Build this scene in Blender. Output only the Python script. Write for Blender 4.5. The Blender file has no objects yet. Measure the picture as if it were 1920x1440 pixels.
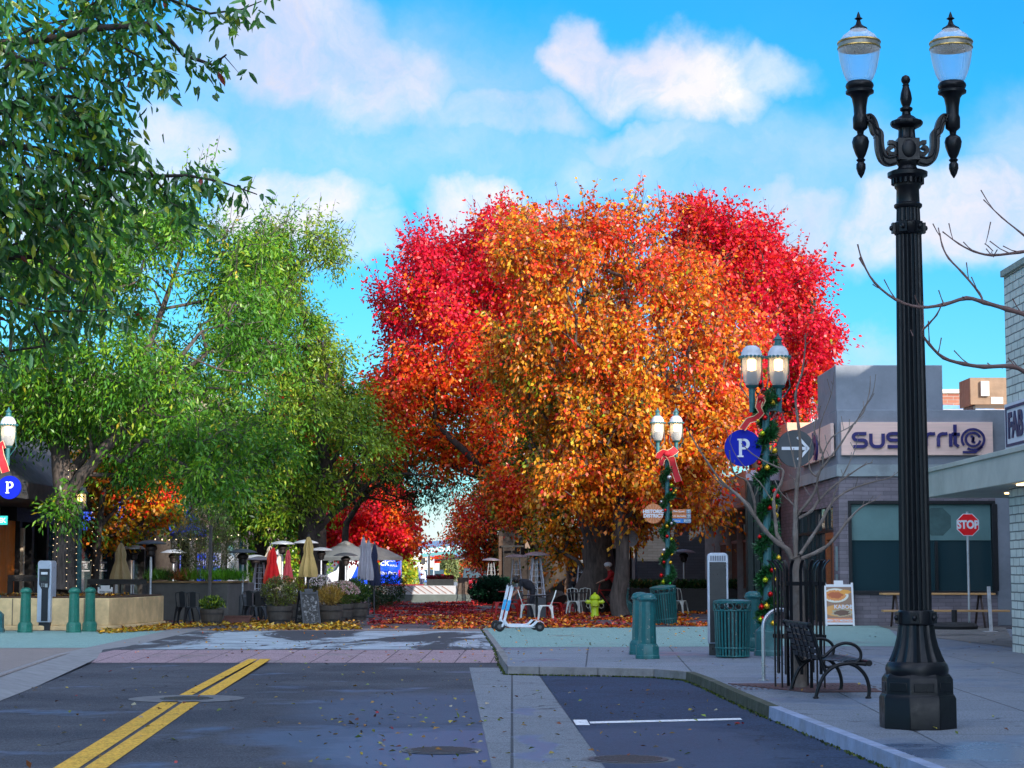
import bpy, math, random
import numpy as np
from mathutils import Vector, Matrix, noise
R = math.radians
sc = bpy.context.scene
COL = sc.collection
rnd = random.Random(7)
rng = np.random.default_rng(11)
# ---------------------------------------------------------------- camera
F = 3700.0; CAMZ = 1.48; PITCH = math.atan(348.0/F)
cam = bpy.data.cameras.new("camera"); camo = bpy.data.objects.new("camera", cam); COL.objects.link(camo)
camo.location = (0, 0, CAMZ); camo.rotation_euler = (math.pi/2+PITCH, 0, 0)
cam.sensor_width = 36; cam.lens = 36*F/1920; cam.clip_start = .1; cam.clip_end = 6000
sc.camera = camo
# ---------------------------------------------------------------- world, sun, exposure
SUN_AZ = R(146); SUN_EL = R(20)      # clockwise from +Y
sd = Vector((math.sin(SUN_AZ)*math.cos(SUN_EL), math.cos(SUN_AZ)*math.cos(SUN_EL), math.sin(SUN_EL)))
sun = bpy.data.lights.new("sun", 'SUN'); suno = bpy.data.objects.new("sun", sun); COL.objects.link(suno)
sun.energy = 3.2; sun.angle = R(.5); sun.color = (1, .90, .76)
suno.rotation_euler = sd.to_track_quat('Z', 'Y').to_euler()
sc.view_settings.view_transform = 'Standard'; sc.view_settings.look = 'None'
sc.view_settings.exposure = 1.12; sc.view_settings.gamma = 1
SKY_STRENGTH = .125; SUNSIDE_FILL = 13.0
def pdir(px, py):
    u = (px-960)/F; v = (720-py)/F
    c, s = math.cos(PITCH), math.sin(PITCH)
    return Vector((u, c-v*s, s+v*c))
w = bpy.data.worlds.new("World"); sc.world = w; w.use_nodes = True
nt = w.node_tree; nt.nodes.clear()
def N(nt, t, **k):
    n = nt.nodes.new(t)
    for a, b in k.items(): setattr(n, a, b)
    return n
def mth(nt, op, a, b=None, clamp=False):
    n = nt.nodes.new('ShaderNodeMath'); n.operation = op; n.use_clamp = clamp
    for i, x in enumerate((a, b)):
        if x is None: continue
        if isinstance(x, (int, float)): n.inputs[i].default_value = x
        else: nt.links.new(x, n.inputs[i])
    return n.outputs[0]
L = nt.links.new
tc = N(nt, 'ShaderNodeTexCoord')
sky = N(nt, 'ShaderNodeTexSky', sky_type='NISHITA', sun_disc=False, sun_elevation=SUN_EL, sun_rotation=SUN_AZ, altitude=0, air_density=1.0, dust_density=.25, ozone_density=2.2)
hs = N(nt, 'ShaderNodeHueSaturation'); hs.inputs['Saturation'].default_value = 1.15; hs.inputs['Value'].default_value = 1.0; hs.inputs['Hue'].default_value = .5
L(sky.outputs[0], hs.inputs['Color'])
tintm = N(nt, 'ShaderNodeMixRGB', blend_type='MULTIPLY'); tintm.inputs[0].default_value = 1; szs = N(nt, 'ShaderNodeSeparateXYZ'); L(tc.outputs['Generated'], szs.inputs[0]); hz = N(nt, 'ShaderNodeMapRange'); L(szs.outputs[2], hz.inputs[0]); hz.inputs[1].default_value = .02; hz.inputs[2].default_value = .24
tg = N(nt, 'ShaderNodeMixRGB'); L(hz.outputs[0], tg.inputs[0]); tg.inputs[1].default_value = (.27, .50, .66, 1); tg.inputs[2].default_value = (.09, .60, .84, 1); L(tg.outputs[0], tintm.inputs[2]); L(hs.outputs[0], tintm.inputs[1])
gn = N(nt, 'ShaderNodeTexNoise'); gn.inputs['Scale'].default_value = 13; gn.inputs['Detail'].default_value = 9; gn.inputs['Roughness'].default_value = .55
L(tc.outputs['Generated'], gn.inputs['Vector'])
sb = N(nt, 'ShaderNodeVectorMath', operation='SUBTRACT'); L(gn.outputs['Color'], sb.inputs[0]); sb.inputs[1].default_value = (.5, .5, .5)
sl = N(nt, 'ShaderNodeVectorMath', operation='SCALE'); L(sb.outputs[0], sl.inputs[0]); sl.inputs['Scale'].default_value = .075
dv = N(nt, 'ShaderNodeVectorMath', operation='ADD'); L(tc.outputs['Generated'], dv.inputs[0]); L(sl.outputs[0], dv.inputs[1])
CL = [(520,70,270,150,.9),(700,150,210,120,.85),(1080,110,95,75,.95),(1200,125,170,95,1),(1330,160,150,110,1),(1410,125,150,60,.6),(900,400,170,90,.95),(1000,430,140,60,.8),
      (560,380,180,100,.95),(640,450,130,80,.5),(1700,400,170,120,1),(1850,400,170,110,1),(1500,400,140,90,.7),(960,215,230,70,.6),(1230,270,200,60,.5),(330,290,140,110,.8),
      (160,420,200,140,.8),(820,1010,420,95,.75),(640,190,560,230,.38),(1480,330,420,170,.35),(1000,320,420,120,.3),(1700,960,500,90,.6),(1620,660,130,60,.45),(1180,330,200,60,.4),(2200,300,400,200,.8),(-300,200,400,200,.8),(300,-500,900,250,.7),(1700,-400,700,220,.8),(800,-1400,900,400,.6)]
mask = None
for (cx, cy, rx, ry, a) in CL:
    d = pdir(cx, cy).normalized()
    s1 = N(nt, 'ShaderNodeVectorMath', operation='SUBTRACT'); L(dv.outputs[0], s1.inputs[0]); s1.inputs[1].default_value = d
    s2 = N(nt, 'ShaderNodeVectorMath', operation='MULTIPLY'); L(s1.outputs[0], s2.inputs[0]); s2.inputs[1].default_value = (F/rx, F/rx, F/ry)
    s3 = N(nt, 'ShaderNodeVectorMath', operation='LENGTH'); L(s2.outputs[0], s3.inputs[0])
    mr = N(nt, 'ShaderNodeMapRange', interpolation_type='SMOOTHERSTEP'); L(s3.outputs['Value'], mr.inputs[0])
    mr.inputs[1].default_value = 1.12; mr.inputs[2].default_value = .38; mr.inputs[3].default_value = 0; mr.inputs[4].default_value = a
    mask = mr.outputs[0] if mask is None else mth(nt, 'MAXIMUM', mask, mr.outputs[0])
# loose cloud cover over the rest of the sky
g2 = N(nt, 'ShaderNodeTexNoise'); g2.inputs['Scale'].default_value = 3.1; g2.inputs['Detail'].default_value = 5
L(tc.outputs['Generated'], g2.inputs['Vector'])
m2 = N(nt, 'ShaderNodeMapRange'); L(g2.outputs[0], m2.inputs[0]); m2.inputs[1].default_value = .42; m2.inputs[2].default_value = .70; m2.inputs[4].default_value = .6
sy = N(nt, 'ShaderNodeSeparateXYZ'); L(tc.outputs['Generated'], sy.inputs[0]); bk = N(nt, 'ShaderNodeMapRange'); L(sy.outputs[1], bk.inputs[0]); bk.inputs[1].default_value = .85; bk.inputs[2].default_value = .3
mask = mth(nt, 'MAXIMUM', mask, mth(nt, 'MULTIPLY', m2.outputs[0], mth(nt, 'ADD', mth(nt, 'MULTIPLY', bk.outputs[0], .95), .05)))
g3 = N(nt, 'ShaderNodeTexNoise'); g3.inputs['Scale'].default_value = 6.5; g3.inputs['Detail'].default_value = 4; L(dv.outputs[0], g3.inputs['Vector'])
cr = N(nt, 'ShaderNodeValToRGB'); L(g3.outputs[0], cr.inputs[0])
cr.color_ramp.elements[0].position = .36; cr.color_ramp.elements[0].color = (2.7, 2.85, 3.5, 1)
cr.color_ramp.elements[1].position = .62; cr.color_ramp.elements[1].color = (4.0, 3.85, 4.0, 1)
g4 = N(nt, 'ShaderNodeTexNoise'); g4.inputs['Scale'].default_value = 30; g4.inputs['Detail'].default_value = 8; g4.inputs['Roughness'].default_value = .65; L(dv.outputs[0], g4.inputs['Vector'])
wis = N(nt, 'ShaderNodeMapRange'); L(g4.outputs[0], wis.inputs[0]); wis.inputs[1].default_value = .3; wis.inputs[2].default_value = .62; wis.inputs[3].default_value = .55; wis.inputs[4].default_value = 1.08
mask = mth(nt, 'MULTIPLY', mask, wis.outputs[0], True)
mx = N(nt, 'ShaderNodeMixRGB'); L(mask, mx.inputs[0]); L(tintm.outputs[0], mx.inputs[1])
# added fill: unseen clouds toward the sun boosted to brighten the shaded street
dt = N(nt, 'ShaderNodeVectorMath', operation='DOT_PRODUCT'); L(tc.outputs['Generated'], dt.inputs[0]); dt.inputs[1].default_value = Vector((sd.x, sd.y, .75)).normalized()
gl = N(nt, 'ShaderNodeMapRange', interpolation_type='SMOOTHSTEP'); L(dt.outputs['Value'], gl.inputs[0]); gl.inputs[1].default_value = .0; gl.inputs[2].default_value = 1.0; gl.inputs[3].default_value = 1.0; gl.inputs[4].default_value = SUNSIDE_FILL
cs = N(nt, 'ShaderNodeVectorMath', operation='SCALE'); L(cr.outputs[0], cs.inputs[0]); L(gl.outputs[0], cs.inputs['Scale'])
cw = N(nt, 'ShaderNodeMixRGB', blend_type='MULTIPLY'); L(mth(nt, 'MULTIPLY', mth(nt, 'SUBTRACT', gl.outputs[0], 1), .8, True), cw.inputs[0]); L(cs.outputs[0], cw.inputs[1]); cw.inputs[2].default_value = (.90, .96, .98, 1); L(cw.outputs[0], mx.inputs[2])
bg = N(nt, 'ShaderNodeBackground'); bg.inputs[1].default_value = SKY_STRENGTH; L(mx.outputs[0], bg.inputs[0])
wo = N(nt, 'ShaderNodeOutputWorld'); L(bg.outputs[0], wo.inputs[0])
sc.cycles.use_denoising = True
sc.cycles.max_bounces = 6; sc.cycles.diffuse_bounces = 3; sc.cycles.glossy_bounces = 3; sc.cycles.transparent_max_bounces = 6; sc.cycles.transmission_bounces = 4
sc.cycles.caustics_reflective = False; sc.cycles.caustics_refractive = False
sc.cycles.sample_clamp_indirect = 6
# ---------------------------------------------------------------- pixel -> place
def at(px, py, Y):
    d = pdir(px, py); t = Y/d.y
    return Vector((d.x*t, Y, CAMZ+d.z*t))
def H(py, Y): return at(960, py, Y).z
def X(px, Y): return at(px, 1068, Y).x
def road_z(Y): return -.13+.118*min(1, max(0, (Y-33.8)/3.4))
def G(px, py, z=0.0):
    d = pdir(px, py); t = (z-CAMZ)/d.z
    return Vector((d.x*t, d.y*t, z))
def GR(px, py, off=0.0):
    z = -.1
    for i in range(12):
        p = G(px, py, z); z = road_z(p.y)
    p = G(px, py, z); p.z = z+off
    return p
# ---------------------------------------------------------------- mesh builder
class MB:
    def __init__(s): s.v = []; s.f = []; s.m = []; s.mi = 0
    def add(s, vs, fs, mi=None):
        o = len(s.v); s.v += [tuple(v) for v in vs]
        mi = s.mi if mi is None else mi
        for f in fs: s.f.append([i+o for i in f]); s.m.append(mi)
        return s
    def box(s, c, d, rz=0, rx=0, ry=0, mi=None):
        hx, hy, hz = d[0]/2, d[1]/2, d[2]/2
        m = Matrix.Translation(c) @ Matrix.Rotation(rz, 4, 'Z') @ Matrix.Rotation(ry, 4, 'Y') @ Matrix.Rotation(rx, 4, 'X')
        vs = [m @ Vector((x, y, z)) for x in (-hx, hx) for y in (-hy, hy) for z in (-hz, hz)]
        return s.add(vs, [(0,1,3,2),(4,6,7,5),(0,4,5,1),(2,3,7,6),(0,2,6,4),(1,5,7,3)], mi)
    def bb(s, x0, x1, y0, y1, z0, z1, mi=None):
        return s.box(((x0+x1)/2, (y0+y1)/2, (z0+z1)/2), (x1-x0, y1-y0, z1-z0), mi=mi)
    def tube(s, pts, r, n=8, closed=False, mi=None, caps=True):
        pts = [Vector(p) for p in pts]; k = len(pts)
        rs = [r]*k if isinstance(r, (int, float)) else list(r)
        rings = []; up = None
        for i in range(k):
            if closed: t = pts[(i+1) % k]-pts[i-1]
            else: t = pts[min(i+1, k-1)]-pts[max(i-1, 0)]
            t = t.normalized() if t.length > 1e-9 else Vector((0, 0, 1))
            if up is None: up = Vector((0, 0, 1)) if abs(t.z) < .9 else Vector((1, 0, 0))
            a = t.cross(up)
            a = a.normalized() if a.length > 1e-6 else t.orthogonal().normalized()
            b = t.cross(a); up = -b if False else a.cross(t)
            rings.append([pts[i]+(a*math.cos(2*math.pi*j/n)+b*math.sin(2*math.pi*j/n))*rs[i] for j in range(n)])
        vs = [v for q in rings for v in q]; fs = []
        for i in range(k if closed else k-1):
            p, q = i*n, ((i+1) % k)*n
            for j in range(n): fs.append((p+j, p+(j+1) % n, q+(j+1) % n, q+j))
        if not closed and caps:
            fs.append(tuple(range(n-1, -1, -1))); fs.append(tuple(range((k-1)*n, k*n)))
        return s.add(vs, fs, mi)
    def cyl(s, a, b, r, r2=None, n=14, mi=None): return s.tube([a, b], [r, r if r2 is None else r2], n, mi=mi)
    def lathe(s, prof, c=(0, 0, 0), n=24, fl=None, mi=None, rot=0, M=None):
        vs = []; fs = []
        for (r, z) in prof:
            for j in range(n):
                a = 2*math.pi*j/n+rot; q = r
                if fl and fl[2] <= z <= fl[3]: q = r*(1-fl[1]*abs(math.cos(fl[0]*a/2)))
                p = Vector((q*math.cos(a), q*math.sin(a), z))
                if M: p = M @ p
                vs.append(p+Vector(c))
        k = len(prof)
        for i in range(k-1):
            for j in range(n): fs.append((i*n+j, i*n+(j+1) % n, (i+1)*n+(j+1) % n, (i+1)*n+j))
        fs.append(tuple(range(n-1, -1, -1))); fs.append(tuple(range((k-1)*n, k*n)))
        return s.add(vs, fs, mi)
    def prism(s, poly, d0, d1, ax='y', c=(0, 0, 0), mi=None):
        # poly 2D; ax = extrusion axis. y: (x,z); x: (y,z); z: (x,y)
        def P(a, b, d): 
            q = {'y': (a, d, b), 'x': (d, a, b), 'z': (a, b, d)}[ax]
            return (q[0]+c[0], q[1]+c[1], q[2]+c[2])
        n = len(poly); ar = sum(poly[i-1][0]*poly[i][1]-poly[i][0]*poly[i-1][1] for i in range(n))
        if (ar < 0) != (ax == 'y'): poly = poly[::-1]
        if d0 > d1: d0, d1 = d1, d0
        vs = [P(a, b, d0) for a, b in poly]+[P(a, b, d1) for a, b in poly]
        fs = [tuple(range(n-1, -1, -1)), tuple(range(n, 2*n))]+[(i, (i+1) % n, n+(i+1) % n, n+i) for i in range(n)]
        return s.add(vs, fs, mi)
    def ball(s, c, r, n=12, mi=None):
        r = (r, r, r) if isinstance(r, (int, float)) else r
        m = n//2; vs = [(c[0], c[1], c[2]-r[2])]; fs = []
        for i in range(1, m):
            t = math.pi*i/m
            for j in range(n):
                a = 2*math.pi*j/n
                vs.append((c[0]+r[0]*math.sin(t)*math.cos(a), c[1]+r[1]*math.sin(t)*math.sin(a), c[2]-r[2]*math.cos(t)))
        vs.append((c[0], c[1], c[2]+r[2])); e = len(vs)-1
        for j in range(n):
            fs.append((0, 1+(j+1) % n, 1+j)); fs.append((e, e-n+j, e-n+(j+1) % n))
            for i in range(m-2): a = 1+i*n; fs.append((a+j, a+(j+1) % n, a+n+(j+1) % n, a+n+j))
        return s.add(vs, fs, mi)
    def ribbon(s, pts, wv, t=.006, mi=None):
        # strip of width vectors wv (one or list) along pts, thickness t
        pts = [Vector(p) for p in pts]; k = len(pts)
        ws = wv if isinstance(wv, list) else [Vector(wv)]*k
        vs = []
        for i in range(k):
            tt = (pts[min(i+1, k-1)]-pts[max(i-1, 0)]).normalized(); nn = tt.cross(ws[i]).normalized()*t/2
            a, b = pts[i]-ws[i]/2, pts[i]+ws[i]/2
            vs += [a-nn, b-nn, b+nn, a+nn]
        fs = [(3, 2, 1, 0), tuple(range(4*k-4, 4*k))]
        for i in range(k-1):
            for j in range(4): fs.append((4*i+j, 4*i+(j+1) % 4, 4*i+4+(j+1) % 4, 4*i+4+j))
        return s.add(vs, fs, mi)
    def build(s, name, mats, parent=None, loc=None, bevel=0, smooth=35, rz=0):
        me = bpy.data.meshes.new(name); me.from_pydata(s.v, [], s.f)
        mats = mats if isinstance(mats, (list, tuple)) else [mats]
        for m in mats: me.materials.append(m)
        if len(mats) > 1: me.polygons.foreach_set('material_index', s.m)
        me.polygons.foreach_set('use_smooth', [True]*len(me.polygons))
        me.set_sharp_from_angle(angle=R(smooth)); me.update()
        o = bpy.data.objects.new(name, me); COL.objects.link(o)
        if parent: o.parent = parent
        if loc is not None: o.location = loc
        if rz: o.rotation_euler.z = rz
        if bevel:
            b = o.modifiers.new('bevel', 'BEVEL'); b.width = bevel; b.segments = 2; b.limit_method = 'ANGLE'; b.angle_limit = R(40)
        return o
def cr(pts, m=5):
    q = [Vector(p) for p in pts]; out = []
    for i in range(len(q)-1):
        p0, p1, p2, p3 = q[max(i-1, 0)], q[i], q[i+1], q[min(i+2, len(q)-1)]
        for s in range(m):
            f = s/m; out.append(.5*((2*p1)+(p2-p0)*f+(2*p0-5*p1+4*p2-p3)*f*f+(3*p1-p0-3*p2+p3)*f**3))
    return out+[q[-1]]
def tag(o, label=None, cat=None, group=None, kind=None):
    if label: o['label'] = label
    if cat: o['category'] = cat
    if group: o['group'] = group
    if kind: o['kind'] = kind
    return o
def thing(name, label, cat, loc=(0, 0, 0), rz=0, group=None):
    o = bpy.data.objects.new(name, None); COL.objects.link(o); o.location = loc; o.rotation_euler.z = rz; o.empty_display_size = .2
    return tag(o, label, cat, group)
def dup(root, loc, rz=0, label=None, group=None, scale=None):
    r = root.copy(); COL.objects.link(r); r.location = loc; r.rotation_euler.z = rz
    if scale: r.scale = (scale,)*3
    if label: r['label'] = label
    if group: r['group'] = group
    for ch in list(root.children):
        c = ch.copy(); COL.objects.link(c); c.parent = r
        for g in list(ch.children):
            d = g.copy(); COL.objects.link(d); d.parent = c
    return r
def text_mesh(s, size=1, ext=.01, offset=0, align='CENTER', spacing=1, sx=1):
    cu = bpy.data.curves.new('lettering', 'FONT'); cu.body = s; cu.size = size; cu.extrude = ext; cu.offset = offset
    cu.align_x = align; cu.align_y = 'CENTER'; cu.space_character = spacing; cu.resolution_u = 6
    o = bpy.data.objects.new('lettering', cu); COL.objects.link(o)
    dg = bpy.context.evaluated_depsgraph_get(); dg.update()
    me = bpy.data.meshes.new_from_object(o.evaluated_get(dg)); bpy.data.objects.remove(o); bpy.data.curves.remove(cu)
    if sx != 1:
        me.transform(Matrix.Diagonal((sx, 1, 1, 1)))
    return me
def text(name, s, size, m, parent, loc, rz=0, rx=math.pi/2, **k):
    me = text_mesh(s, size, **k); me.materials.clear(); me.materials.append(m); me.name = name
    o = bpy.data.objects.new(name, me); COL.objects.link(o); o.parent = parent; o.location = loc; o.rotation_euler = (rx, 0, rz)
    return o
# ---------------------------------------------------------------- materials
def newmat(name):
    m = bpy.data.materials.new(name); m.use_nodes = True; nt = m.node_tree; nt.nodes.clear()
    o = N(nt, 'ShaderNodeOutputMaterial'); p = N(nt, 'ShaderNodeBsdfPrincipled'); nt.links.new(p.outputs[0], o.inputs[0])
    return m, nt, p
def tex(nt, scale, detail=5, rough=.6, coord='Object', stretch=None, dist=0):
    t = N(nt, 'ShaderNodeTexCoord'); n = N(nt, 'ShaderNodeTexNoise'); n.inputs['Scale'].default_value = scale
    n.inputs['Detail'].default_value = detail; n.inputs['Roughness'].default_value = rough; n.inputs['Distortion'].default_value = dist
    if stretch:
        mp = N(nt, 'ShaderNodeMapping'); mp.inputs['Scale'].default_value = stretch; nt.links.new(t.outputs[coord], mp.inputs[0]); nt.links.new(mp.outputs[0], n.inputs['Vector'])
    else: nt.links.new(t.outputs[coord], n.inputs['Vector'])
    return n.outputs[0]
def ramp(nt, x, a, b, lo=0, hi=1):
    m = N(nt, 'ShaderNodeMapRange'); nt.links.new(x, m.inputs[0]); m.inputs[1].default_value = a; m.inputs[2].default_value = b; m.inputs[3].default_value = lo; m.inputs[4].default_value = hi
    return m.outputs[0]
def mixc(nt, f, a, b, mode='MIX'):
    n = N(nt, 'ShaderNodeMixRGB', blend_type=mode)
    for i, x in enumerate((f, a, b)):
        if isinstance(x, (int, float)): n.inputs[i].default_value = x
        elif isinstance(x, (tuple, list)): n.inputs[i].default_value = (*x[:3], 1)
        else: nt.links.new(x, n.inputs[i])
    return n.outputs[0]
def bump(nt, p, h, s, d=.02):
    b = N(nt, 'ShaderNodeBump'); b.inputs['Strength'].default_value = s; b.inputs['Distance'].default_value = d
    nt.links.new(h, b.inputs['Height']); nt.links.new(b.outputs[0], p.inputs['Normal'])
MATS = {}
def M(name, c=(.5, .5, .5), rough=.6, metal=0, ns=5, na=.3, bs=.15, emis=None, es=0, stretch=None, dirt=None, coat=0, chips=None, spec=.5):
    if name in MATS: return MATS[name]
    m, nt, p = newmat(name)
    f = ramp(nt, tex(nt, ns, 6, .65, stretch=stretch), .3, .75)
    c2 = tuple(x*(1-na) for x in c)
    col = mixc(nt, f, c2, tuple(min(1, x*(1+na*.35)) for x in c))
    if dirt:
        g = ramp(nt, tex(nt, ns*.35, 7, .7), .5, .72); col = mixc(nt, g, col, dirt)
    if chips: col = mixc(nt, ramp(nt, tex(nt, 26, 3, .5), .665, .69), col, chips)
    nt.links.new(col, p.inputs['Base Color'])
    nt.links.new(ramp(nt, tex(nt, ns*2.3), .3, .7, max(.05, rough-.1), min(1, rough+.12)), p.inputs['Roughness'])
    p.inputs['Metallic'].default_value = metal; p.inputs['Specular IOR Level'].default_value = spec; p.inputs['Coat Weight'].default_value = coat
    if bs: bump(nt, p, tex(nt, ns*9, 6, stretch=stretch), bs, .01)
    if emis: p.inputs['Emission Color'].default_value = (*emis, 1); p.inputs['Emission Strength'].default_value = es
    MATS[name] = m; return m
def brickmat(name, c1, c2, mortar, axis, w=.3, h=.1, ms=.012, bs=.6, rough=.75):
    m, nt, p = newmat(name)
    t = N(nt, 'ShaderNodeTexCoord'); s = N(nt, 'ShaderNodeSeparateXYZ'); nt.links.new(t.outputs['Object'], s.inputs[0])
    c = N(nt, 'ShaderNodeCombineXYZ'); nt.links.new(s.outputs[0 if axis == 'x' else 1], c.inputs[0]); nt.links.new(s.outputs[2], c.inputs[1])
    wob = N(nt, 'ShaderNodeTexNoise'); wob.inputs['Scale'].default_value = 3; nt.links.new(c.outputs[0], wob.inputs[0])
    wv = N(nt, 'ShaderNodeVectorMath', operation='SCALE'); nt.links.new(wob.outputs['Color'], wv.inputs[0]); wv.inputs['Scale'].default_value = .02
    ad = N(nt, 'ShaderNodeVectorMath', operation='ADD'); nt.links.new(c.outputs[0], ad.inputs[0]); nt.links.new(wv.outputs[0], ad.inputs[1])
    b = N(nt, 'ShaderNodeTexBrick'); nt.links.new(ad.outputs[0], b.inputs['Vector'])
    b.inputs['Scale'].default_value = 1; b.inputs['Brick Width'].default_value = w; b.inputs['Row Height'].default_value = h; b.inputs['Mortar Size'].default_value = ms; b.inputs['Mortar Smooth'].default_value = .3
    b.inputs['Color1'].default_value = (*c1, 1); b.inputs['Color2'].default_value = (*c2, 1); b.inputs['Mortar'].default_value = (*mortar, 1)
    col = mixc(nt, ramp(nt, tex(nt, 2.5, 7), .35, .7, .25, 0), b.outputs['Color'], (.02, .02, .02)); nt.links.new(col, p.inputs['Base Color'])
    p.inputs['Roughness'].default_value = rough
    hh = mth(nt, 'ADD', mth(nt, 'MULTIPLY', b.outputs['Fac'], -1), mth(nt, 'MULTIPLY', tex(nt, 30), .4))
    bump(nt, p, hh, bs, .012); return m
def leafmat(name, trans=.42, gl=.05):
    m = bpy.data.materials.new(name); m.use_nodes = True; nt = m.node_tree; nt.nodes.clear()
    a = N(nt, 'ShaderNodeAttribute', attribute_name='tint'); l = nt.links.new
    d = N(nt, 'ShaderNodeBsdfDiffuse'); t = N(nt, 'ShaderNodeBsdfTranslucent'); g = N(nt, 'ShaderNodeBsdfGlossy'); g.inputs['Roughness'].default_value = .38
    l(a.outputs['Color'], d.inputs[0]); l(a.outputs['Color'], t.inputs[0])
    m1 = N(nt, 'ShaderNodeMixShader'); m1.inputs[0].default_value = trans; l(d.outputs[0], m1.inputs[1]); l(t.outputs[0], m1.inputs[2])
    m2 = N(nt, 'ShaderNodeMixShader'); m2.inputs[0].default_value = gl; l(m1.outputs[0], m2.inputs[1]); l(g.outputs[0], m2.inputs[2])
    o = N(nt, 'ShaderNodeOutputMaterial'); l(m2.outputs[0], o.inputs[0]); return m
LEAF = leafmat('leaf', .38, .03); LEAFG = leafmat('glossy_leaf', .3, .07); LITTER = leafmat('fallen_leaf', .15, .06)
def glassmat(name, tint=(.8, .85, .9), tr=.75, rough=.05):
    m = bpy.data.materials.new(name); m.use_nodes = True; nt = m.node_tree; nt.nodes.clear(); l = nt.links.new
    t = N(nt, 'ShaderNodeBsdfTransparent'); t.inputs[0].default_value = (*tint, 1); g = N(nt, 'ShaderNodeBsdfPrincipled')
    g.inputs['Base Color'].default_value = (*tint, 1); g.inputs['Roughness'].default_value = rough
    mx = N(nt, 'ShaderNodeMixShader'); fr = N(nt, 'ShaderNodeLayerWeight'); fr.inputs[0].default_value = .35
    l(mth(nt, 'ADD', mth(nt, 'MULTIPLY', fr.outputs['Facing'], tr*.8), 1-tr, True), mx.inputs[0])
    l(t.outputs[0], mx.inputs[1]); l(g.outputs[0], mx.inputs[2]); o = N(nt, 'ShaderNodeOutputMaterial'); l(mx.outputs[0], o.inputs[0]); return m
# ---------------------------------------------------------------- foliage
def raw_mesh(name, V, Fc, k, mat, parent=None, tint=None, smooth=False):
    me = bpy.data.meshes.new(name); nv = len(V); nf = len(Fc)
    me.vertices.add(nv); me.vertices.foreach_set('co', np.ascontiguousarray(V, dtype=np.float32).ravel())
    me.loops.add(nf*k); me.loops.foreach_set('vertex_index', np.ascontiguousarray(Fc, dtype=np.int32).ravel())
    me.polygons.add(nf); me.polygons.foreach_set('loop_start', np.arange(0, nf*k, k, dtype=np.int32))
    me.update(calc_edges=True)
    if tint is not None:
        at_ = me.color_attributes.new('tint', 'FLOAT_COLOR', 'POINT')
        c4 = np.ones((nv, 4), dtype=np.float32); c4[:, :3] = tint; at_.data.foreach_set('color', c4.ravel())
    if smooth: me.polygons.foreach_set('use_smooth', np.ones(nf, dtype=bool))
    me.materials.append(mat)
    o = bpy.data.objects.new(name, me); COL.objects.link(o)
    if parent: o.parent = parent
    return o
def unit(a): return a/np.maximum(np.linalg.norm(a, axis=1, keepdims=True), 1e-9)
def leaves(name, P, D, ln, wd, tint, mat=None, parent=None, nrm=None, fold=.25, rich=False):
    n = len(P); D = unit(D)
    if nrm is None: nrm = rng.normal(size=(n, 3))+np.array([0, -.25, .5])
    S = unit(np.cross(D, nrm)); Nn = np.cross(S, D)
    ln = np.broadcast_to(np.asarray(ln, float).reshape(-1, 1), (n, 1)); wd = np.broadcast_to(np.asarray(wd, float).reshape(-1, 1), (n, 1))
    if not rich:
        V = np.stack([P, P+D*ln*.45+S*wd*.5+Nn*wd*fold, P+D*ln, P+D*ln*.45-S*wd*.5+Nn*wd*fold], 1).reshape(-1, 3)
        Fc = np.arange(4*n).reshape(n, 4); T = np.repeat(tint, 4, axis=0)
    else:
        dr = -Nn*ln*.12
        V = np.stack([P, P+D*ln*.3+S*wd*.42+Nn*wd*fold, P+D*ln*.68+S*wd*.36+Nn*wd*fold*.7+dr*.5, P+D*ln+dr, P+D*ln*.68-S*wd*.36+Nn*wd*fold*.7+dr*.5, P+D*ln*.3-S*wd*.42+Nn*wd*fold], 1).reshape(-1, 3)
        b = np.arange(n)[:, None]*6; Fc = np.concatenate([b+np.array([0, 1, 2, 3]), b+np.array([0, 3, 4, 5])]); T = np.repeat(tint, 6, axis=0)
    return raw_mesh(name, V, Fc, 4, mat or LEAF, parent, T)
def segs(name, A, B, ra, rb, mat, parent=None, n=5):
    A = np.asarray(A, float); B = np.asarray(B, float); k = len(A)
    D = unit(B-A); ref = np.where(np.abs(D[:, 2:3]) < .9, np.array([[0, 0, 1.]]), np.array([[1., 0, 0]]))
    S = unit(np.cross(D, ref)); U = np.cross(S, D)
    an = np.arange(n)*2*np.pi/n; c = np.cos(an)[None, :, None]; s = np.sin(an)[None, :, None]
    ring = S[:, None]*c+U[:, None]*s
    ra = np.asarray(ra, float).reshape(-1, 1, 1); rb = np.asarray(rb, float).reshape(-1, 1, 1)
    V = np.concatenate([A[:, None]+ring*ra, B[:, None]+D[:, None]*rb*.5+ring*rb], 1).reshape(-1, 3)
    j = np.arange(n); q = np.stack([j, (j+1) % n, n+(j+1) % n, n+j], 1)
    Fc = (np.arange(k)[:, None, None]*2*n+q[None]).reshape(-1, 4)
    return raw_mesh(name, V, Fc, 4, mat, parent, smooth=True)
def inpoly(P, poly):
    x, y = P[:, 0], P[:, 1]; c = np.zeros(len(P), bool); q = np.array(poly, float); j = len(q)-1
    for i in range(len(q)):
        xi, yi = q[i]; xj, yj = q[j]
        with np.errstate(divide='ignore', invalid='ignore'):
            t = ((yi > y) != (yj > y)) & (x < (xj-xi)*(y-yi)/(yj-yi+1e-12)+xi)
        c ^= t; j = i
    return c
def edged(P, poly):
    q = np.array(poly, float); best = np.full(len(P), 1e9)
    for i in range(len(q)):
        a, b = q[i-1], q[i]; ab = b-a; t = np.clip(((P-a)@ab)/(ab@ab+1e-9), 0, 1)
        best = np.minimum(best, np.linalg.norm(P-(a+t[:, None]*ab), axis=1))
    return best
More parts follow.
